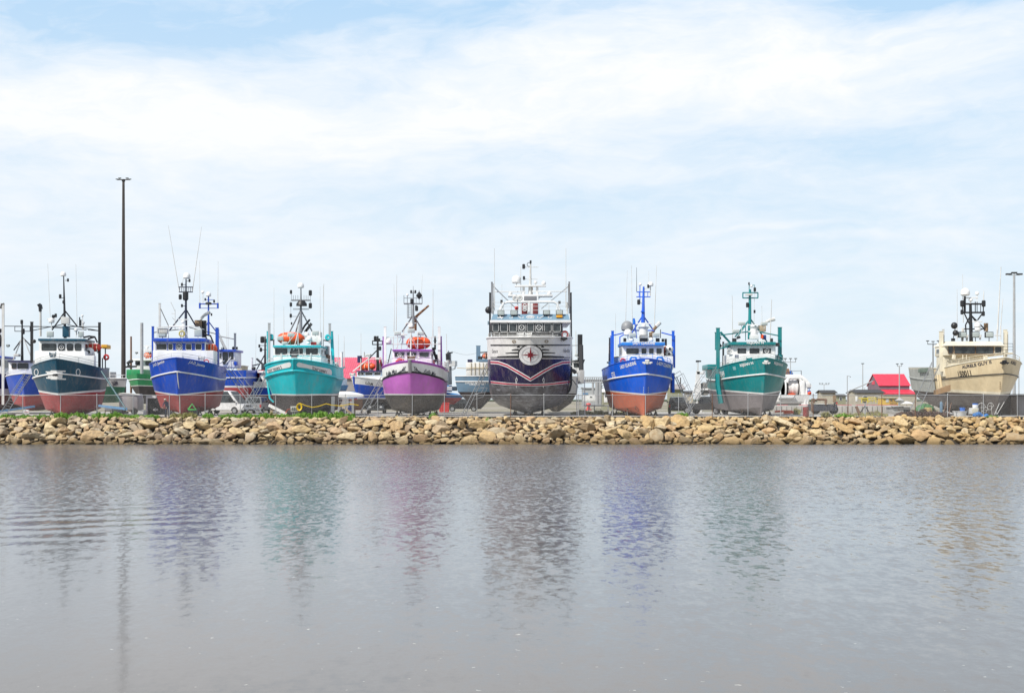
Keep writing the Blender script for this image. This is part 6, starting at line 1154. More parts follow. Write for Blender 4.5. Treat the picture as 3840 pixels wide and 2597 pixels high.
# ---------------- vehicles ----------------
CARBLK=simple('black car paint',(.025,.027,.03),.18); CARGRY=simple('dark grey car paint',(.07,.075,.08),.2,.3); CARSIL=simple('silver car paint',(.45,.46,.46),.25,.3); CARWHT=simple('white van paint',(.72,.72,.72),.25); TAIL=simple('tail lamp red',(.45,.01,.01),.25); HEADL=simple('head lamp glass',(.6,.62,.62),.1); CHROME=simple('chrome trim',(.55,.55,.55),.2,.9)
def vehicle(name,cat,v,x,D,yaw,L,Wd,body,cab,m,label,wheel_r=.36,axles=(.18,.80),pick=False,group='parked vehicles'):
    # local frame: +x forward. body/cab: side outlines (x along, z up); yaw turns it about z
    X=WX(v,x,D); o=empty(name,(X,D,GZ),R(yaw),label,cat,group); hw=Wd/2
    def shell(poly,w0,w1,z0,z1,bev):
        bm=bmesh.new(); n=len(poly); wf=lambda z: w0+(w1-w0)*max(0,min(1,(z-z0)/(z1-z0)))
        A=[bm.verts.new((a,-wf(z),z)) for a,z in poly]; B=[bm.verts.new((a,wf(z),z)) for a,z in poly]
        bm.faces.new(A); bm.faces.new(list(reversed(B)))
        for i in range(n): bm.faces.new((A[i],B[i],B[(i+1)%n],A[(i+1)%n]))
        bmesh.ops.recalc_face_normals(bm,faces=bm.faces[:]); bmesh.ops.bevel(bm,geom=bm.edges[:],offset=bev,segments=2,affect='EDGES',clamp_overlap=True)
        bm.verts.index_update(); q=MB(); q.v=[tuple(p.co) for p in bm.verts]; q.f=[tuple(p.index for p in f.verts) for f in bm.faces]; q.mi=[0]*len(q.f); bm.free(); return q
    zb=max(z for a,z in body); zt=max(z for a,z in cab)
    bo=shell(body,hw,hw*.97,.3,zb,.05); c=shell(cab,hw*.96,hw*.80,zb-.1,zt,.06); n0=len(bo.v); bo.v+=c.v; bo.f+=[tuple(i+n0 for i in f) for f in c.f]; bo.mi+=c.mi; bo.build('body',m,o,ang=50)
    wf=lambda z: hw*.96+(hw*.80-hw*.96)*max(0,min(1,(z-(zb-.1))/(zt-zb+.1)))
    # glass: side panels inset from the cab outline, windscreen and rear screen
    cx=sum(a for a,z in cab)/len(cab); top=[p for p in cab if p[1]>zt-.12]; ta,tb=min(p[0] for p in top),max(p[0] for p in top); lo_=[p for p in cab if p[1]<zb+.12]; la,lb=min(p[0] for p in lo_),max(p[0] for p in lo_)
    z0,z1=zb+.05,zt-.12; f=lambda e0,e1,z:(e0+(e1-e0)*(z-zb)/(zt-zb))
    for sd in(-1,1):
        nseg=2 if not pick else 2
        for i in range(nseg):
            u0,u1=(i+.06)/nseg,(i+.94)/nseg; P4=[]
            for u,z in((u0,z0),(u1,z0),(u1,z1),(u0,z1)):
                a0=f(la,ta,z)+.14; a1=f(lb,tb,z)-.16; P4.append((a0+(a1-a0)*u,sd*(wf(z)+.012),z))
            MB().add(P4,[(0,1,2,3) if sd<0 else (3,2,1,0)]).build('side_window',GLASS,o,smooth=False)
    for nm,e0,e1,off in(('windscreen',lb,tb,.02),('rear_window',la,ta,-.02)):
        P4=[(f(e0,e1,z)+off,sd*(wf(z)-.12),z) for sd,z in((-1,z0),(1,z0),(1,z1),(-1,z1))]; MB().add(P4,[(0,1,2,3) if off>0 else (3,2,1,0)]).build(nm,GLASS,o,smooth=False)
    xa=[ -L/2+L*t for t in axles]
    for a in xa:
        for sd in(-1,1):
            w_=MB().lathe([(wheel_r*.6,-.11),(wheel_r*.95,-.11),(wheel_r,-.06),(wheel_r,.06),(wheel_r*.95,.11),(wheel_r*.6,.11)],(a,sd*(hw-.10),wheel_r),'y',20).build('wheel',RUB,o)
            q=MB().lathe([(wheel_r*.16,-.01),(wheel_r*.2,.015),(wheel_r*.62,.0),(wheel_r*.62,-.02)],(a,sd*(hw+.0),wheel_r),'y',18)
            for t in range(5):
                an=t*2*math.pi/5; q.box((a-.035,sd*(hw+.012)-.01,wheel_r),(a+.035,sd*(hw+.012)+.01,wheel_r+wheel_r*.58),M=Matrix.Translation((a,0,wheel_r))@Matrix.Rotation(an,4,'Y')@Matrix.Translation((-a,0,-wheel_r)))
            q.build('rim',RIM,w_)
            MB().tube([(a+(wheel_r+.05)*math.cos(t*math.pi/8),sd*(hw+.004),wheel_r+(wheel_r+.05)*math.sin(t*math.pi/8)) for t in range(9)],.035,5).build('wheel_arch',RUB,o)
    fz=.75 if zb<1.2 else .9; fx=max(a for a,z in body); rx=min(a for a,z in body)
    for sd in(-1,1):
        MB().box((fx-.12,sd*hw*.62-.17,fz-.08),(fx+.012,sd*hw*.62+.17,fz+.08),bev=.03).build('headlight',HEADL,o)
        MB().box((rx-.015,sd*hw*.84-.09,fz-.05),(rx+.1,sd*hw*.84+.09,fz+.28),bev=.03).build('taillight',TAIL,o)
        MB().box((lb-.35,sd*(hw+.16)-.09,zb+.05),(lb-.22,sd*(hw+.16)+.09,zb+.24),bev=.03).tube([(lb-.28,sd*hw*.95,zb+.1),(lb-.28,sd*(hw+.1),zb+.12)],.025,5).build('mirror',BLACK,o)
    MB().box((fx-.02,-hw*.5,fz-.12),(fx+.02,hw*.5,fz+.1),bev=.02).build('grille',BLACK,o)
    MB().box((fx-.06,-hw*.9,.35),(fx+.05,hw*.9,.52),bev=.03).build('bumper',BLACK if m is not CARSIL else CHROME,o); MB().box((rx-.06,-hw*.9,.38),(rx+.04,hw*.9,.55),bev=.03).build('bumper',DARK if m is not CARSIL else CHROME,o)
    MB().box((rx-.07,-.26,.62),(rx-.02,.26,.78)).build('number_plate',OFFW,o)
    return o
def suvp(L): h=L/2; return [(-h,.35),(-h,1.0),(-h+.05,1.08),(h-1.25,1.05),(h-.15,.85),(h,.7),(h,.35)],[(-h+.12,1.0),(-h+.45,1.66),(-h+.9,1.72),(h-2.2,1.70),(h-1.2,1.0)]
def pup(L): h=L/2; return [(-h,.5),(-h,1.18),(h-1.6,1.15),(h-.1,1.08),(h,.9),(h,.45)],[(-.55,1.1),(-.45,1.85),(0,1.92),(.75,1.9),(h-1.45,1.1)]
def pcap(L): h=L/2; return [(-h,.5),(-h,1.18),(h-1.6,1.15),(h-.1,1.08),(h,.9),(h,.45)],[(-h+.06,1.1),(-h+.2,1.85),(0,1.92),(.75,1.9),(h-1.45,1.1)]
bd,cb=suvp(4.6); vehicle('parked_car','car',S5,640,176,0,4.6,1.85,bd,cb,CARBLK,'black wagon seen side on, facing right, under the tall ladder left of the navy boat')
bd,cb=suvp(4.7); vehicle('parked_car','car',S4,818,150,-88,4.7,1.95,bd,cb,CARGRY,'dark grey car facing the water between the leaning ladder and the purple boat')
bd,cb=pcap(5.4); vehicle('pickup_truck','pickup',S3,540,150,88,5.4,2.0,bd,cb,CARSIL,'silver pickup with covered bed seen from behind, by the turquoise boat')
bd,cb=pcap(5.5); vehicle('pickup_truck','pickup',S7,270,147,82,5.5,2.0,bd,cb,CARBLK,'black pickup with covered bed seen from behind, right of the blue boat with orange bottom')
bd,cb=pup(5.7); vehicle('pickup_truck','pickup',S7,840,142,-38,5.7,2.05,bd,cb,CARGRY,'dark grey pickup facing right towards the water, under the stern of the teal boat',wheel_r=.40)
h=2.9; vehicle('delivery_van','van',S3,195,146,-22,5.8,2.0,[(-h,.4),(-h,1.2),(h-1.0,1.2),(h-.2,1.0),(h,.8),(h,.4)],[(-h+.02,1.1),(-h+.1,2.5),(0,2.6),(h-2.0,2.5),(h-.75,1.15)],CARWHT,'white high roofed delivery van between the blue boat and the crossed ladders')
k=Kit('flatbed_truck',S8,1110,142,'dark flatbed lorry body with a headboard frame behind the fence, right of the net drum','truck','parked vehicles')
k.box('bed_side',850,1075,1395,1225,0,2.3,paint('dark blue grey body',(.05,.055,.075),.5,.3)); k.tubes('headboard',[[(840,1230),(840,970),(890,965),(920,1000),.09],[(890,1050),(900,1000),(960,965),(1165,975),.09],[(1150,975),(1140,1090),.14],[(960,990),(1150,990),.05]],RUST); k.box('white_rail',930,1060,1200,1080,-.1,-.04,OFFW)
for x in(940,1330):
    q=k.P(x,1250); MB().lathe([(.25,-.15),(.48,-.14),(.5,0),(.48,.14),(.25,.15)],(q.x,.3,.5),'y',18).build('wheel',RUB,k.o)
k.tubes('crane_arm',[[(1310,1120),(1340,1050),(1400,1030),.08]],DARK); k.box('red_lamp',1375,1035,1405,1070,-.2,0,RED)
k=Kit('tank_trailer',S2,480,140,'grey enclosed trailer behind the fence below the tall dark light pole','trailer','parked vehicles')
k.box('body',330,1085,615,1330,0,2.2,paint('dull grey trailer',(.30,.28,.30),.5,.3),bev=.2); k.tubes('roof_rail',[[(290,1095,-.1),(400,1075,-.1),(540,1085,-.1),(650,1100,-.1),.06]],OFFW); k.box('door',450,1120,540,1320,-.04,0,GWALL)
for x in(380,560):
    q=k.P(x,1330); MB().lathe([(.2,-.1),(.36,-.1),(.36,.1),(.2,.1)],(q.x,.1,.36),'y',16).build('wheel',RUB,k.o)
k=Kit('box_truck',S2,850,138,'black box truck with white arrow sign behind the bow of the blue boat','truck','parked vehicles')
k.box('cargo_box',755,1135,1000,1410,0,3,BLACK); k.box('white_frame',735,1115,890,1150,-.1,2.8,WHITE); k.box('white_frame',735,1150,758,1420,-.1,.3,WHITE); ar=MB(); q=k.P(835,1318,-.1); r_=k.P(915,1308,-.1)
ar.add([(q.x,-.04,q.z),(q.x+.3,-.04,q.z+.22),(q.x+.3,-.04,q.z+.1),(r_.x,-.04,q.z+.1),(r_.x,-.04,q.z-.1),(q.x+.3,-.04,q.z-.1),(q.x+.3,-.04,q.z-.22)],[(0,6,5,4,3,2,1)]).build('arrow_sign',OFFW,k.o,smooth=False); k.box('tank',695,1340,740,1395,-.6,-.1,WHITE); k.box('sill',740,1415,1000,1440,-.2,0,OFFW)
for x in(790,960): q=k.P(x,1440); MB().lathe([(.25,-.12),(.45,-.12),(.45,.12),(.25,.12)],(q.x,.2,.45),'y',16).build('wheel',RUB,k.o)
# ---------------- ladders ----------------
def ladder(v,p0,p1,d0,d1,w,n,label,rail=None,m=ALU,side=(1,0,0)):
    a=W(v,*p0,d0); c=W(v,*p1,d1); a.z=max(a.z,GZ+.0) if a.z<GZ+.4 else a.z; o=empty('ladder',(a.x,a.y,GZ),0,label,'ladder','ladders leaning on the boats'); A=a-Vector((a.x,a.y,GZ)); C=c-Vector((a.x,a.y,GZ)); A.z=0 if A.z<.5 else A.z
    S=Vector(side).normalized()*w/2; ax=(C-A).normalized(); S=(S-ax*S.dot(ax)).normalized()*w/2
    for sg in(-1,1): MB().tube([A+S*sg,C+S*sg],.04,5).build('stile',m,o)
    r=MB()
    for i in range(1,n): t=i/n; q=A.lerp(C,t); r.tube([q-S,q+S],.02,5)
    r.build('rungs',m,o)
    if rail:
        N=ax.cross(S).normalized(); N=N if N.z>0 else -N; h=MB(); t0,t1,hh=rail
        for sg in(-1,1):
            pts=[A.lerp(C,t0)+S*sg,A.lerp(C,t0+.04)+S*sg+N*hh,A.lerp(C,t1-.04)+S*sg+N*hh,A.lerp(C,t1)+S*sg]; h.tube(pts,.025,5)
            mid=A.lerp(C,(t0+t1)/2)+S*sg; h.tube([mid,mid+N*hh],.02,5)
        h.build('handrail',m,o)
    return o
ladder(VA,(12,1290),(222,950),122.5,129.5,.55,17,'long grey ladder leaning on the dark teal boat at the far left',rail=(.35,.95,.4),side=(1,.6,0))
ladder(S3,(350,1430),(622,985),122.8,129,.5,18,'grey ladder rising right onto the turquoise boat, crossing another ladder',rail=(.15,.6,.8),side=(.6,1,0))
ladder(S3,(582,1470),(185,935),122.5,137,.6,20,'grey ladder rising left behind the white van, crossing another ladder',rail=(.3,.9,.8),side=(.6,1,0))
ladder(S4,(560,1420),(915,800),123,130,.5,16,'grey ladder with handrail rising right onto the purple boat',rail=(.2,.95,.9),side=(.5,1,0))
ladder(S5,(625,1315),(1060,500),123,130,.5,20,'long ladder with handrails rising right onto the navy and white boat',rail=(.35,.6,1.0),side=(.4,1,0))
ladder(S6,(255,1315),(250,800),131,132.5,.62*1.3,19,'upright white ladder with wide rungs right of the navy and white boat',rail=(.62,1.0,.25),m=WHITE)
ladder(S7,(580,1290),(215,560),123.5,130,.45,16,'grey ladder with handrail rising left onto the blue boat with orange bottom',rail=(.35,.98,.8),side=(.5,1,0))
ladder(S7,(410,1355),(1030,440),123,130.5,.5,20,'long grey ladder rising right onto the teal boat side',rail=(.5,1.0,.8),side=(.4,1,0))
ladder(VI,(62,1220),(235,850),127,133,.75,14,'pale ladder leaning on the grey plated stern of the beige boat',rail=(.55,1.0,.5))
ladder(VI,(320,1260),(345,1150),127,127.5,.5,5,'short dark ladder under the beige boat hull',m=RUST)
# ---------------- loose things ----------------
def prop(name,v,p0,p1,d0,d1,r,m,label,cat,box=False,part='beam'):
    a=W(v,*p0,d0); c=W(v,*p1,d1); o0=Vector((a.x,a.y,GZ)); b_=MB()
    if box:
        d=(c-a).normalized(); s_=d.cross(Vector((0,1,0))).normalized()*r; y_=Vector((0,r*.7,0)); A=a-o0; C=c-o0
        b_.add([A-s_-y_,A+s_-y_,A+s_+y_,A-s_+y_,C-s_-y_,C+s_-y_,C+s_+y_,C-s_+y_],[(0,3,2,1),(4,5,6,7),(0,1,5,4),(1,2,6,5),(2,3,7,6),(3,0,4,7)])
    else: b_.tube([a-o0,c-o0],r,8)
    o=b_.build(name,m,smooth=not box); o.location=o0; return tag(o,label,cat)
prop('boat_prop',VA,(797,925),(990,1222),127,124,.09,simple('dark teal prop',(.02,.08,.10),.5),'dark slanting prop pole from the right side of the dark teal boat','prop')
prop('steel_beam',VA,(0,1240),(275,1200),124,126,.10,LG,'long pale steel beam lying left under the dark teal boat','beam',True)
prop('steel_beam',VA,(775,1195),(1000,1222),126,124,.11,LG,'pale blue steel beam right of the dark teal boat, ending at the prop foot','beam',True)
prop('timber_plank',VC,(838,1140),(955,1240),122.5,121.6,.09,WOOD,'pale timber plank slanting down right of the yellow hose','plank',True)
prop('timber_plank',VC,(207,1145),(360,1222),123.5,122.5,.14,OFFW,'white timber plank slanting down left of the grey power box','plank',True)
prop('timber_plank',VC,(240,1165),(225,1230),123.8,123.6,.13,WOOD,'short upright timber under the white plank by the turquoise boat','plank',True)
prop('timber_plank',S4,(125,1085),(118,1340),128,128,.16,OFFW,'upright white timber post under the right side of the turquoise boat','plank',True)
prop('driftwood_log',VF,(388,1305),(318,1428),119.6,116.9,.07,OFFW,'pale driftwood pole lying down the stones below the blue boat with orange bottom','log')
prop('driftwood_log',VC,(690,1430),(800,1485),116.8,116.2,.14,WOOD,'thick pale log among the stones below the turquoise boat','log')
# power box with hose
k=Kit('power_box',VC,427,121.8,'grey power outlet box on posts in front of the turquoise boat','power box')
k.box('cabinet',397,1155,458,1203,0,.35,paint('pale grey cabinet',(.52,.52,.46),.5,.2)); k.tubes('leg',[[(415,1200,.15),(415,1240,.15),.05]],GALV); k.tubes('leg',[[(432,1200,.15),(432,1240,.15),.05]],GALV)
for x in(408,424,440):
    for y in(1166,1180): k.box('socket',x,y,x+9,y+9,-.05,0,BLACK)
k.tubes('orange_cord',[[(396,1180),(370,1185),(362,1205),(350,1215),.04]],ORANGE)
YEL=simple('yellow hose rubber',(.62,.42,.01),.5)
k=Kit('yellow_hose',VC,475,120.85,'yellow hose coiled and strung along the fence below the turquoise boat','hose')
k.tubes('hose',[[(470,1130,-.1),(485,1130,-.1),(530,1150,-.1),(590,1165,-.1),(650,1155,-.1),(710,1133,-.1),(760,1145,-.1),(840,1153,-.1),(925,1135,-.1),(998,1147,-.1),.035]],YEL); k.z0=0
cm=MB(); q=k.P(476,1163,-.12)
for j in range(4): cm.tube([q+Vector(((.16+.03*j)*math.cos(t*math.pi/8),-.02*j,(.24+.03*j)*math.sin(t*math.pi/8))) for t in range(17)],.035,5,cap=False)
cm.build('coil',YEL,k.o)
k=Kit('storage_rack',S4,330,127,'grey metal cage rack with bags inside right of the yellow hose','rack')
k.tubes('frame',[[(210,1365),(210,1120),(450,1120),(450,1370),.07],[(210,1365,1.2),(210,1120,1.2),(450,1120,1.2),(450,1370,1.2),.06],[(210,1120),(210,1120,1.2),.06],[(450,1120),(450,1120,1.2),.06],[(430,1120),(430,1370),.06],[(325,1120),(325,1370),.03],[(210,1180),(450,1180),.03]],GALV)
mb=MB(); q=k.P(400,1300,.6)
mb.ball(q,(.28,.3,.45)); mb.build('blue_bag',simple('blue bag',(.03,.05,.18),.7),k.o); MB().ball(k.P(285,1330,.6),(.4,.3,.28)).build('net_bundle',simple('net bundle',(.12,.12,.13),.9),k.o)
k=Kit('plywood_board',S4,525,131,'brown plywood board standing right of the metal cage rack','board'); k.box('board',458,1140,592,1305,0,.05,paint('brown plywood',(.30,.15,.08),.7,.3)); k.box('foot',460,1300,480,1375,.06,.16,WOOD,ground=True); k.box('foot',570,1300,590,1375,.06,.16,WOOD,ground=True); k.box('concrete_foot',485,1360,680,1400,-.4,.4,CONC)
k=Kit('small_skiff',S4,270,140,'white upturned skiff hull on trestles behind the cage rack','skiff'); q=k.P(265,1100); hl=MB()
for i in range(9):
    t=i/8; w_=1.35*math.sin(math.pi*min(.98,.12+t*.8))**.6; 
    for j in range(9): a=math.pi*j/8; hl.v.append((q.x-1.9+4.1*t,1.0-w_*math.cos(a)*.8,q.z+.02+.62*math.sin(a)**.7*(w_/1.35)))
for i in range(8):
    for j in range(8): hl.f.append((i*9+j,(i+1)*9+j,(i+1)*9+j+1,i*9+j+1)); hl.mi.append(0)
hl.build('hull',WHITE,k.o); k.tubes('trestle',[[(140,1100),(140,1370),.06],[(380,1100),(380,1370),.06],[(250,1100),(250,1370),.06]],DARK)
k=Kit('skip_container',S5,290,150,'red steel skip container left of the black wagon','skip'); q0=k.P(185,1310); q1=k.P(392,1155)
MB().prism([(q0.x+.25,.15),(q1.x-.1,.15),(q1.x,q1.z),(q0.x+.15,q1.z)],0,1.8).build('body',RED,k.o,smooth=False); k.box('rim',220,1150,394,1165,-.06,1.86,RED); k.tubes('rib',[[(x,1165,-.03),(x-3,1300,-.03),.04] for x in(235,270,305,345,380)],RED)
k=Kit('oil_drum',S8,710,121.9,'rusty red steel drum behind the stones right of the net drum gantry','drum'); q=k.P(710,1300); MB().lathe([(.27,0),(.28,.02),(.27,.28),(.285,.3),(.27,.32),(.27,.58),(.285,.6),(.27,.62),(.28,.86),(.27,.88)],(0,0,0),n=18).build('drum',paint('rusty red drum',(.28,.04,.04),.6,.6),k.o); MB().lathe([(.25,.885),(.25,.9)],(0,0,0),n=16).build('lid',paint('rusty red drum',(.28,.04,.04),.6,.6),k.o)
k=Kit('steel_frame_stack',S8,240,138,'orange steel frames stacked low on the yard below the white net drum','frames'); k.tubes('frame',[[(30,1240),(210,1225),(400,1230),.1],[(230,1270),(440,1260),.12],[(240,1250,.8),(440,1240,.8),.1],[(230,1270),(240,1250,.8),.08],[(400,1230),(430,1265),.08]],ORANGE)
k=Kit('yellow_machine',S9,510,215,'yellow steel frames and hopper in front of the long beige store','machine'); YM=paint('yellow machine paint',(.62,.50,.02),.5,.2)
k.box('hopper',350,935,490,960,0,1.8,YM); k.box('hopper_body',395,960,480,1010,.2,1.5,YM); k.tubes('frame',[[(360,960),(360,1050),.08],[(490,940),(490,1050),.08],[(490,935),(670,935),(670,1050),.07],[(490,1000),(670,1000),.05],[(490,1030),(670,950),.05],[(540,940),(600,1030),.05],[(490,935,1.5),(670,935,1.5),.07]],YM)
k=Kit('patio_umbrella',S9,1335,200,'white patio umbrella open beside the yellow shed','umbrella'); q=k.P(1335,1030); MB().lathe([(1.25,q.z-.25),(.7,q.z-.02),(.05,q.z+.15)],(0,0,0),n=8).build('canopy',WHITE,k.o,ang=10); MB().tube([(0,0,0),(0,0,q.z+.1)],.03,6).build('pole',OFFW,k.o)
k=Kit('patio_umbrella',S9,1185,200,'folded grey patio umbrella right beside the yellow shed','umbrella'); MB().lathe([(.5,1.2),(.75,1.5),(.3,1.75),(.04,1.95)],(0,0,0),n=8).build('canopy',GWH,k.o); MB().tube([(0,0,0),(0,0,1.9)],.03,6).build('pole',OFFW,k.o)
k=Kit('tool_post',S9,432,125,'dark tripod with a black lamp box standing behind the fence right of the rusty post','tripod'); k.tubes('leg',[[(432,1040),(432,1300),.07]],GALV); k.tubes('leg',[[(430,1110),(310,1280),.05]],DARK); k.tubes('leg',[[(435,1110),(545,1300),.05]],DARK); k.box('lamp_box',402,1012,458,1040,-.1,.2,BLACK)
prop('scrap_beam',S9,(235,1120),(315,1300),125,125,.12,RUST,'dark rusty beam leaning left of the dark tripod','beam',True)
k=Kit('wooden_trestle',S9,590,122,'small pale wooden trestle behind the stones below the yellow machine','trestle'); k.tubes('frame',[[(485,1250),(700,1250),.04],[(488,1250),(488,1390),.04],[(560,1250),(560,1310),.035],[(620,1250),(620,1310),.035],[(700,1250),(700,1320),.035]],WOOD)
k=Kit('grey_boat_tender',S9,1200,138,'grey boxy steel pontoon with a white top behind the scrap heap','pontoon'); k.box('hull',1040,1135,1420,1260,0,2.5,paint('grey pontoon',(.38,.38,.37),.6,.3)); k.box('deck',1010,1120,1440,1140,-.15,2.6,OFFW); k.box('opening',1270,1190,1420,1262,-.03,0,BLACK); k.box('hatch',1155,1180,1185,1215,-.04,0,BROWNP); k.tubes('edge_rail',[[(1010,1125,-.2),(1040,1145,-.2),(1270,1130,-.2),.05]],DARK)
# rusty scrap heap
hp=MB()
for i in range(520):
    px=random.uniform(3360,3560); t=(px-3460)/100; D=random.uniform(121.6,124.5); hh=max(.12,.72*(1-t*t)*(1-abs(D-123)/2.2)); z=GZ+random.uniform(0,hh); x=(px-1920)/F*D; a=random.uniform(0,3.14); l=random.uniform(.15,.7); dz=random.uniform(-.12,.12)
    hp.tube([(x-l/2*math.cos(a),D-l/2*math.sin(a),z-dz),(x,D,z+.05),(x+l/2*math.cos(a),D+l/2*math.sin(a),z+dz)],random.uniform(.02,.06),4)
for i in range(60):
    px=random.uniform(3370,3550); D=random.uniform(122,124); hp.ball(((px-1920)/F*D,D,GZ+.1),(random.uniform(.2,.5),.4,random.uniform(.15,.42)),7,k=4)
tag(hp.build('scrap_heap',paint('dark rusty netting',(.07,.035,.025),.9,.6)),'dark brown heap of rusty chain and netting beside the beige boat ladder','heap',kind='stuff')
k=Kit('covered_heap',VI,170,130,'green sheeted dome shaped heap by the ladder of the beige boat','covered heap'); q=k.P(170,1200); MB().lathe([(1.15,0),(1.05,.5),(.8,.9),(.35,1.15),(.05,1.2)],(0,.8,0),n=14).build('green_sheet',paint('green sheeting',(.05,.17,.06),.7,.3),k.o); k.box('wood_crate',160,1195,205,1245,-.6,0,paint('tan crate',(.5,.36,.15),.7,.2))
k=Kit('plastic_tub',VI,435,122.4,'white plastic tub with a blue pail on it under the beige boat','tub'); MB().lathe([(.5,.0),(.62,.42),(.66,.45),(.66,.5)],(0,0,0),n=18).build('tub',WHITE,k.o)
t_=MB().lathe([(.22,0),(.27,.32)],(.25,0,.52),n=14).build('blue_pail',simple('blue plastic',(.03,.15,.55),.4)); tag(t_,'blue plastic pail standing on the white tub under the beige boat','pail'); t_.location=k.o.location
k=Kit('white_drum',VI,560,122.6,'white plastic drum and pale boxes in front of the beige boat keel','drum'); k.box('box',525,1198,592,1250,0,.6,OFFW,bev=.08); k.box('box',540,1205,585,1240,-.08,0,paint('cream label',(.6,.55,.4),.6,.1)); 
q=k.P(562,1198,.3); MB().lathe([(.24,0),(.26,.04),(.26,.26),(.24,.3)],(q.x,.3,q.z),n=16).build('drum',WHITE,k.o); MB().lathe([(.262,.3),(.262,.42)],(q.x,.3,q.z),n=16).build('blue_lid',simple('blue plastic',(.03,.15,.55),.4),k.o)
tp=MB(); q=W(VI,605,1260,122.2)
for i in range(7):
    tp.ball((i*.17-.5,random.uniform(-.1,.1),.12+.12*math.sin(i)),(.22,.28,.2),8,k=5)
o=tp.build('blue_tarpaulin',simple('blue tarpaulin',(.04,.22,.6),.5)); o.location=(q.x,122.2,GZ); tag(o,'crumpled blue tarpaulin on the ground right of the white drum','tarpaulin')
k=Kit('gas_cylinder',VI,283,123,'slim blue grey gas cylinder standing left of the short ladder','cylinder'); MB().lathe([(.13,0),(.14,.03),(.14,1.2),(.1,1.33),(.04,1.38)],(0,0,0),n=12).build('cylinder',SB,k.o); MB().lathe([(.05,1.38),(.06,1.5)],(0,0,0),n=8).build('valve',CHROME,k.o)
k=Kit('wire_hoops',VI,630,123,'round wire fish trap hoops hanging behind the fence in front of the beige boat','traps')
for (x,y,r_) in((615,1195,.42),(690,1185,.32),(650,1215,.25)): q=k.P(x,y); MB().tube([q+Vector((r_*.8*math.cos(t*math.pi/9),.02*t,r_*math.sin(t*math.pi/9))) for t in range(19)],.02,5,cap=False).tube([q+Vector((-r_*.7,0,0)),q+Vector((r_*.7,0,0))],.015,5).build('hoop',OFFW,k.o)
k.tubes('hanging_line',[[(615,1150),(615,1260),.015],[(690,1150),(700,1260),.015],[(800,1150),(740,1250),.03],[(760,1160),(720,1250),.03]],OFFW)
k=Kit('quay_shed',VI,880,136,'dark brown shed wall at the right edge behind the beige boat bow','shed'); k.box('wall',852,1098,910,1275,0,4,paint('dark brown wall',(.10,.07,.05),.8,.3),ground=True); k.box('grey_wall',912,1100,980,1275,.2,4,GWALL,ground=True); k.box('roof',845,1085,985,1100,-.2,4.2,DKR)
k=Kit('traffic_cones',S6,380,200,'red mooring bollard on the yard below the conveyor bridge','bollard'); MB().lathe([(.5,0),(.5,.12),(.25,.2),(.2,.7),(.4,.85),(.3,1.05),(.05,1.1)],(0,0,0),n=14).build('bollard_body',RED,k.o); MB().lathe([(.22,.4),(.22,.5)],(0,0,0),n=14).build('band',OFFW,k.o)
# green jack by the blue boat
k=Kit('hydraulic_jack',VB,420,124.5,'small black trolley with a bright green triangle under the blue boat by the pole','trolley'); k.box('trolley',398,1285,445,1318,0,.8,BLACK); q=k.P(420,1268,-.1); MB().tube([q+Vector((-.38,0,-.22)),q+Vector((0,0,.32)),q+Vector((.38,0,-.22)),q+Vector((-.38,0,-.22))],.07,6).build('green_triangle',simple('bright green plastic',(.08,.5,.1),.5),k.o)
k=Kit('tool_crate',S1,100,126,'brown crate on the yard behind the foot of the far left ladder','crate'); k.box('crate',60,1425,150,1480,0,.7,paint('brown plywood',(.30,.15,.08),.7,.3),ground=True); k.box('lid',52,1412,158,1427,-.05,.75,DARK)
k=Kit('yard_sign',S1,322,126,'small white sign board under the left side of the dark teal boat','sign'); k.box('board',288,1362,358,1405,0,.04,WHITE); k.tubes('leg',[[(300,1400,.05),(300,1450,.05),.02]],GALV); k.tubes('leg',[[(345,1400,.05),(345,1450,.05),.02]],GALV); k.box('red_strip',294,1385,352,1390,-.012,0,RED,bev=0)
k=Kit('hand_cart',S2,300,128,'dark loaded cart right of the red bottom of the dark teal boat','cart'); k.box('load',225,1305,385,1385,0,.9,DARK,bev=.08); k.box('bed',215,1385,395,1398,-.1,1,WOOD)
for x in(245,365):
    q=k.P(x,1412); MB().lathe([(.1,-.05),(.2,-.05),(.2,.05),(.1,.05)],(q.x,.1,.2),'y',14).build('wheel',RUB,k.o)
k=Kit('white_case',S2,175,130,'white flat case on a low trestle right of the dark teal boat','case'); k.box('case',125,1290,225,1325,0,.6,WHITE,bev=.08); k.tubes('trestle',[[(135,1325,.3),(135,1395,.3),.04],[(215,1325,.3),(215,1395,.3),.04],[(135,1335,.3),(215,1335,.3),.04]],WOOD)
# overhead wires
def wire(v,p0,p1,D,label,sag=.5):
    a=W(v,*p0,D); c=W(v,*p1,D); o=MB().tube([a.lerp(c,t/10)-Vector((0,0,sag*math.sin(math.pi*t/10))) for t in range(11)],.02,4).build('overhead_wire',DARK); tag(o,label,'wire')
wire(S5,(440,262),(880,290),210,'thin overhead wire between the purple boat and the grey blue stern',.4)
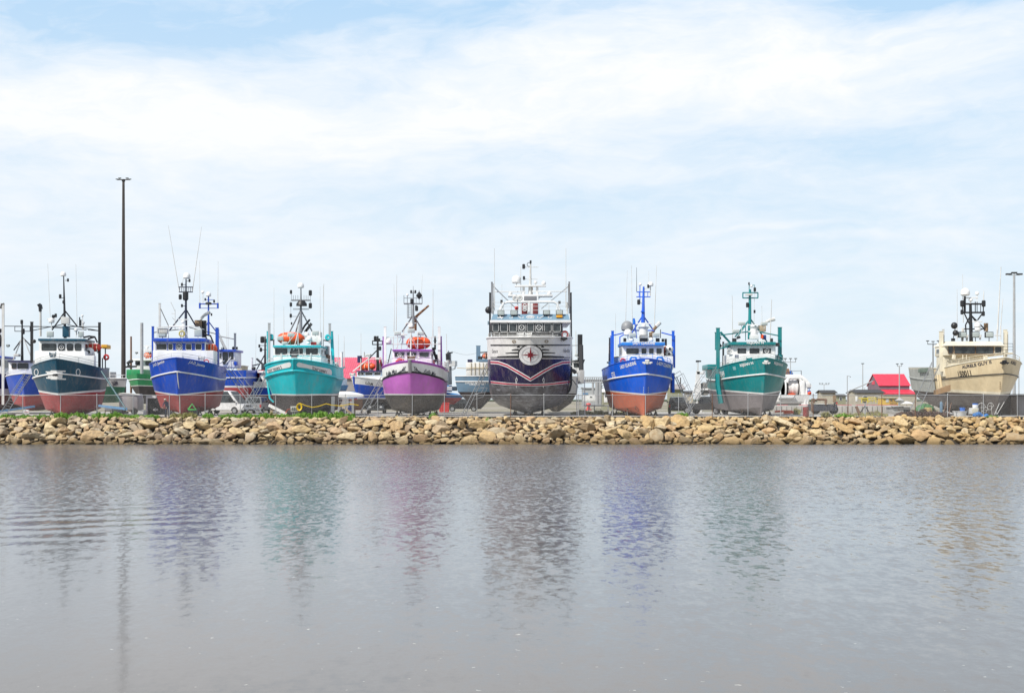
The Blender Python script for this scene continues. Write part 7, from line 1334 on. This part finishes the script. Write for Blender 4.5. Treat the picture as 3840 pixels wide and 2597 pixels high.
# ---------------- person ----------------
def person():
    D=122.0; x=WX(VB,258,D); o=empty('person',(x,D,GZ),R(-15),'person in dark work clothes and pale cap stooping beside the blue bow','person')
    J={'pel':(0,.05,.82),'sp':(-.02,-.05,1.02),'ch':(-.03,-.17,1.24),'nk':(-.03,-.27,1.40),'hd':(-.03,-.33,1.50),'ht':(-.03,-.34,1.61),
       'sl':(-.21,-.20,1.33),'el':(-.27,-.30,1.07),'wl':(-.2,-.48,.90),'sr':(.16,-.20,1.33),'er':(.24,-.27,1.07),'wr':(.2,-.45,.88),
       'hl':(-.10,.05,.80),'kl':(-.13,-.10,.45),'al':(-.14,.06,.08),'fl':(-.15,-.13,.04),'hr':(.10,.05,.80),'kr':(.15,-.02,.44),'ar':(.17,.14,.08),'fr':(.19,-.05,.04)}
    E=[('pel','sp'),('sp','ch'),('ch','nk'),('nk','hd'),('hd','ht'),('ch','sl'),('sl','el'),('el','wl'),('ch','sr'),('sr','er'),('er','wr'),('pel','hl'),('hl','kl'),('kl','al'),('al','fl'),('pel','hr'),('hr','kr'),('kr','ar'),('ar','fr')]
    RD={'pel':.15,'sp':.14,'ch':.17,'nk':.06,'hd':.10,'ht':.075,'sl':.075,'el':.055,'wl':.035,'sr':.075,'er':.055,'wr':.035,'hl':.11,'kl':.075,'al':.05,'fl':.045,'hr':.11,'kr':.075,'ar':.05,'fr':.045}
    names=list(J); 
    def skin(nm,js,edges,rd,m,sub=2,root=None):
        me=bpy.data.meshes.new(nm); ks=list(js); me.from_pydata([js[k] for k in ks],[(ks.index(a),ks.index(b_)) for a,b_ in edges],[]); me.materials.append(m); ob=link(nm,me,o)
        md=ob.modifiers.new('skin','SKIN'); 
        if not me.skin_vertices: bm=bmesh.new(); bm.from_mesh(me); bm.verts.layers.skin.verify(); bm.to_mesh(me); bm.free()
        for i,k in enumerate(ks): me.skin_vertices[0].data[i].radius=(rd[k],rd[k]*.85); me.skin_vertices[0].data[i].use_root=(k==(root or ks[0]))
        md.use_smooth_shade=True; s_=ob.modifiers.new('sub','SUBSURF'); s_.levels=sub; s_.render_levels=sub; return ob
    NVY=simple('navy work clothes',(.02,.03,.07),.8); SKN=simple('skin',(.45,.27,.19),.55)
    body=skin('body',J,E,RD,NVY,2)
    q=MB().ball((-.03,-.36,1.52),(.085,.10,.12),14,k=8); q.ball((-.03,-.465,1.51),(.016,.02,.025),8,k=4); q.ball((-.12,-.35,1.52),(.015,.03,.035),8,k=4); q.ball((.06,-.35,1.52),(.015,.03,.035),8,k=4); hd=q.build('head',SKN,o,ang=60)
    for ex in(-.062,.002): MB().ball((ex,-.448,1.535),.012,8,k=4).build('eye',BLACK,hd)
    MB().box((-.058,-.456,1.455),(-.002,-.448,1.463)).build('mouth',simple('lips',(.3,.1,.08),.6),hd)
    MB().lathe([(.10,1.55),(.105,1.58),(.09,1.64),(.04,1.67)],(-.03,-.35,0),n=14).box((-.11,-.52,1.565),(.05,-.40,1.58),bev=.005).build('cap',simple('pale cap',(.6,.58,.5),.8),o)
    for sd,w in((-1,J['wl']),(1,J['wr'])):
        js={'p':w,'m':(w[0],w[1]-.04,w[2]-.05)}; ed=[('p','m')]; rd={'p':.03,'m':.034}
        for i in range(4):
            a=(w[0]+(i-1.5)*.02,w[1]-.07,w[2]-.08-.002*i); b2=(w[0]+(i-1.5)*.022,w[1]-.085,w[2]-.12+.006*abs(i-1.5)); c2=(w[0]+(i-1.5)*.02,w[1]-.07,w[2]-.15+.008*abs(i-1.5)); js[f'a{i}']=a; js[f'b{i}']=b2; js[f'c{i}']=c2; ed+=[('m',f'a{i}'),(f'a{i}',f'b{i}'),(f'b{i}',f'c{i}')]; rd[f'a{i}']=.0095; rd[f'b{i}']=.009; rd[f'c{i}']=.008
        js['t']=(w[0]-sd*.045,w[1]-.04,w[2]-.06); js['u']=(w[0]-sd*.055,w[1]-.07,w[2]-.085); ed+=[('p','t'),('t','u')]; rd['t']=.011; rd['u']=.009
        skin('hand',js,ed,rd,SKN,1)
    for f_ in('fl','fr'):
        p=J[f_]; MB().box((p[0]-.05,p[1]-.06,0),(p[0]+.05,p[1]+.24,.10),bev=.035).build('boot',BLACK,o)
person()
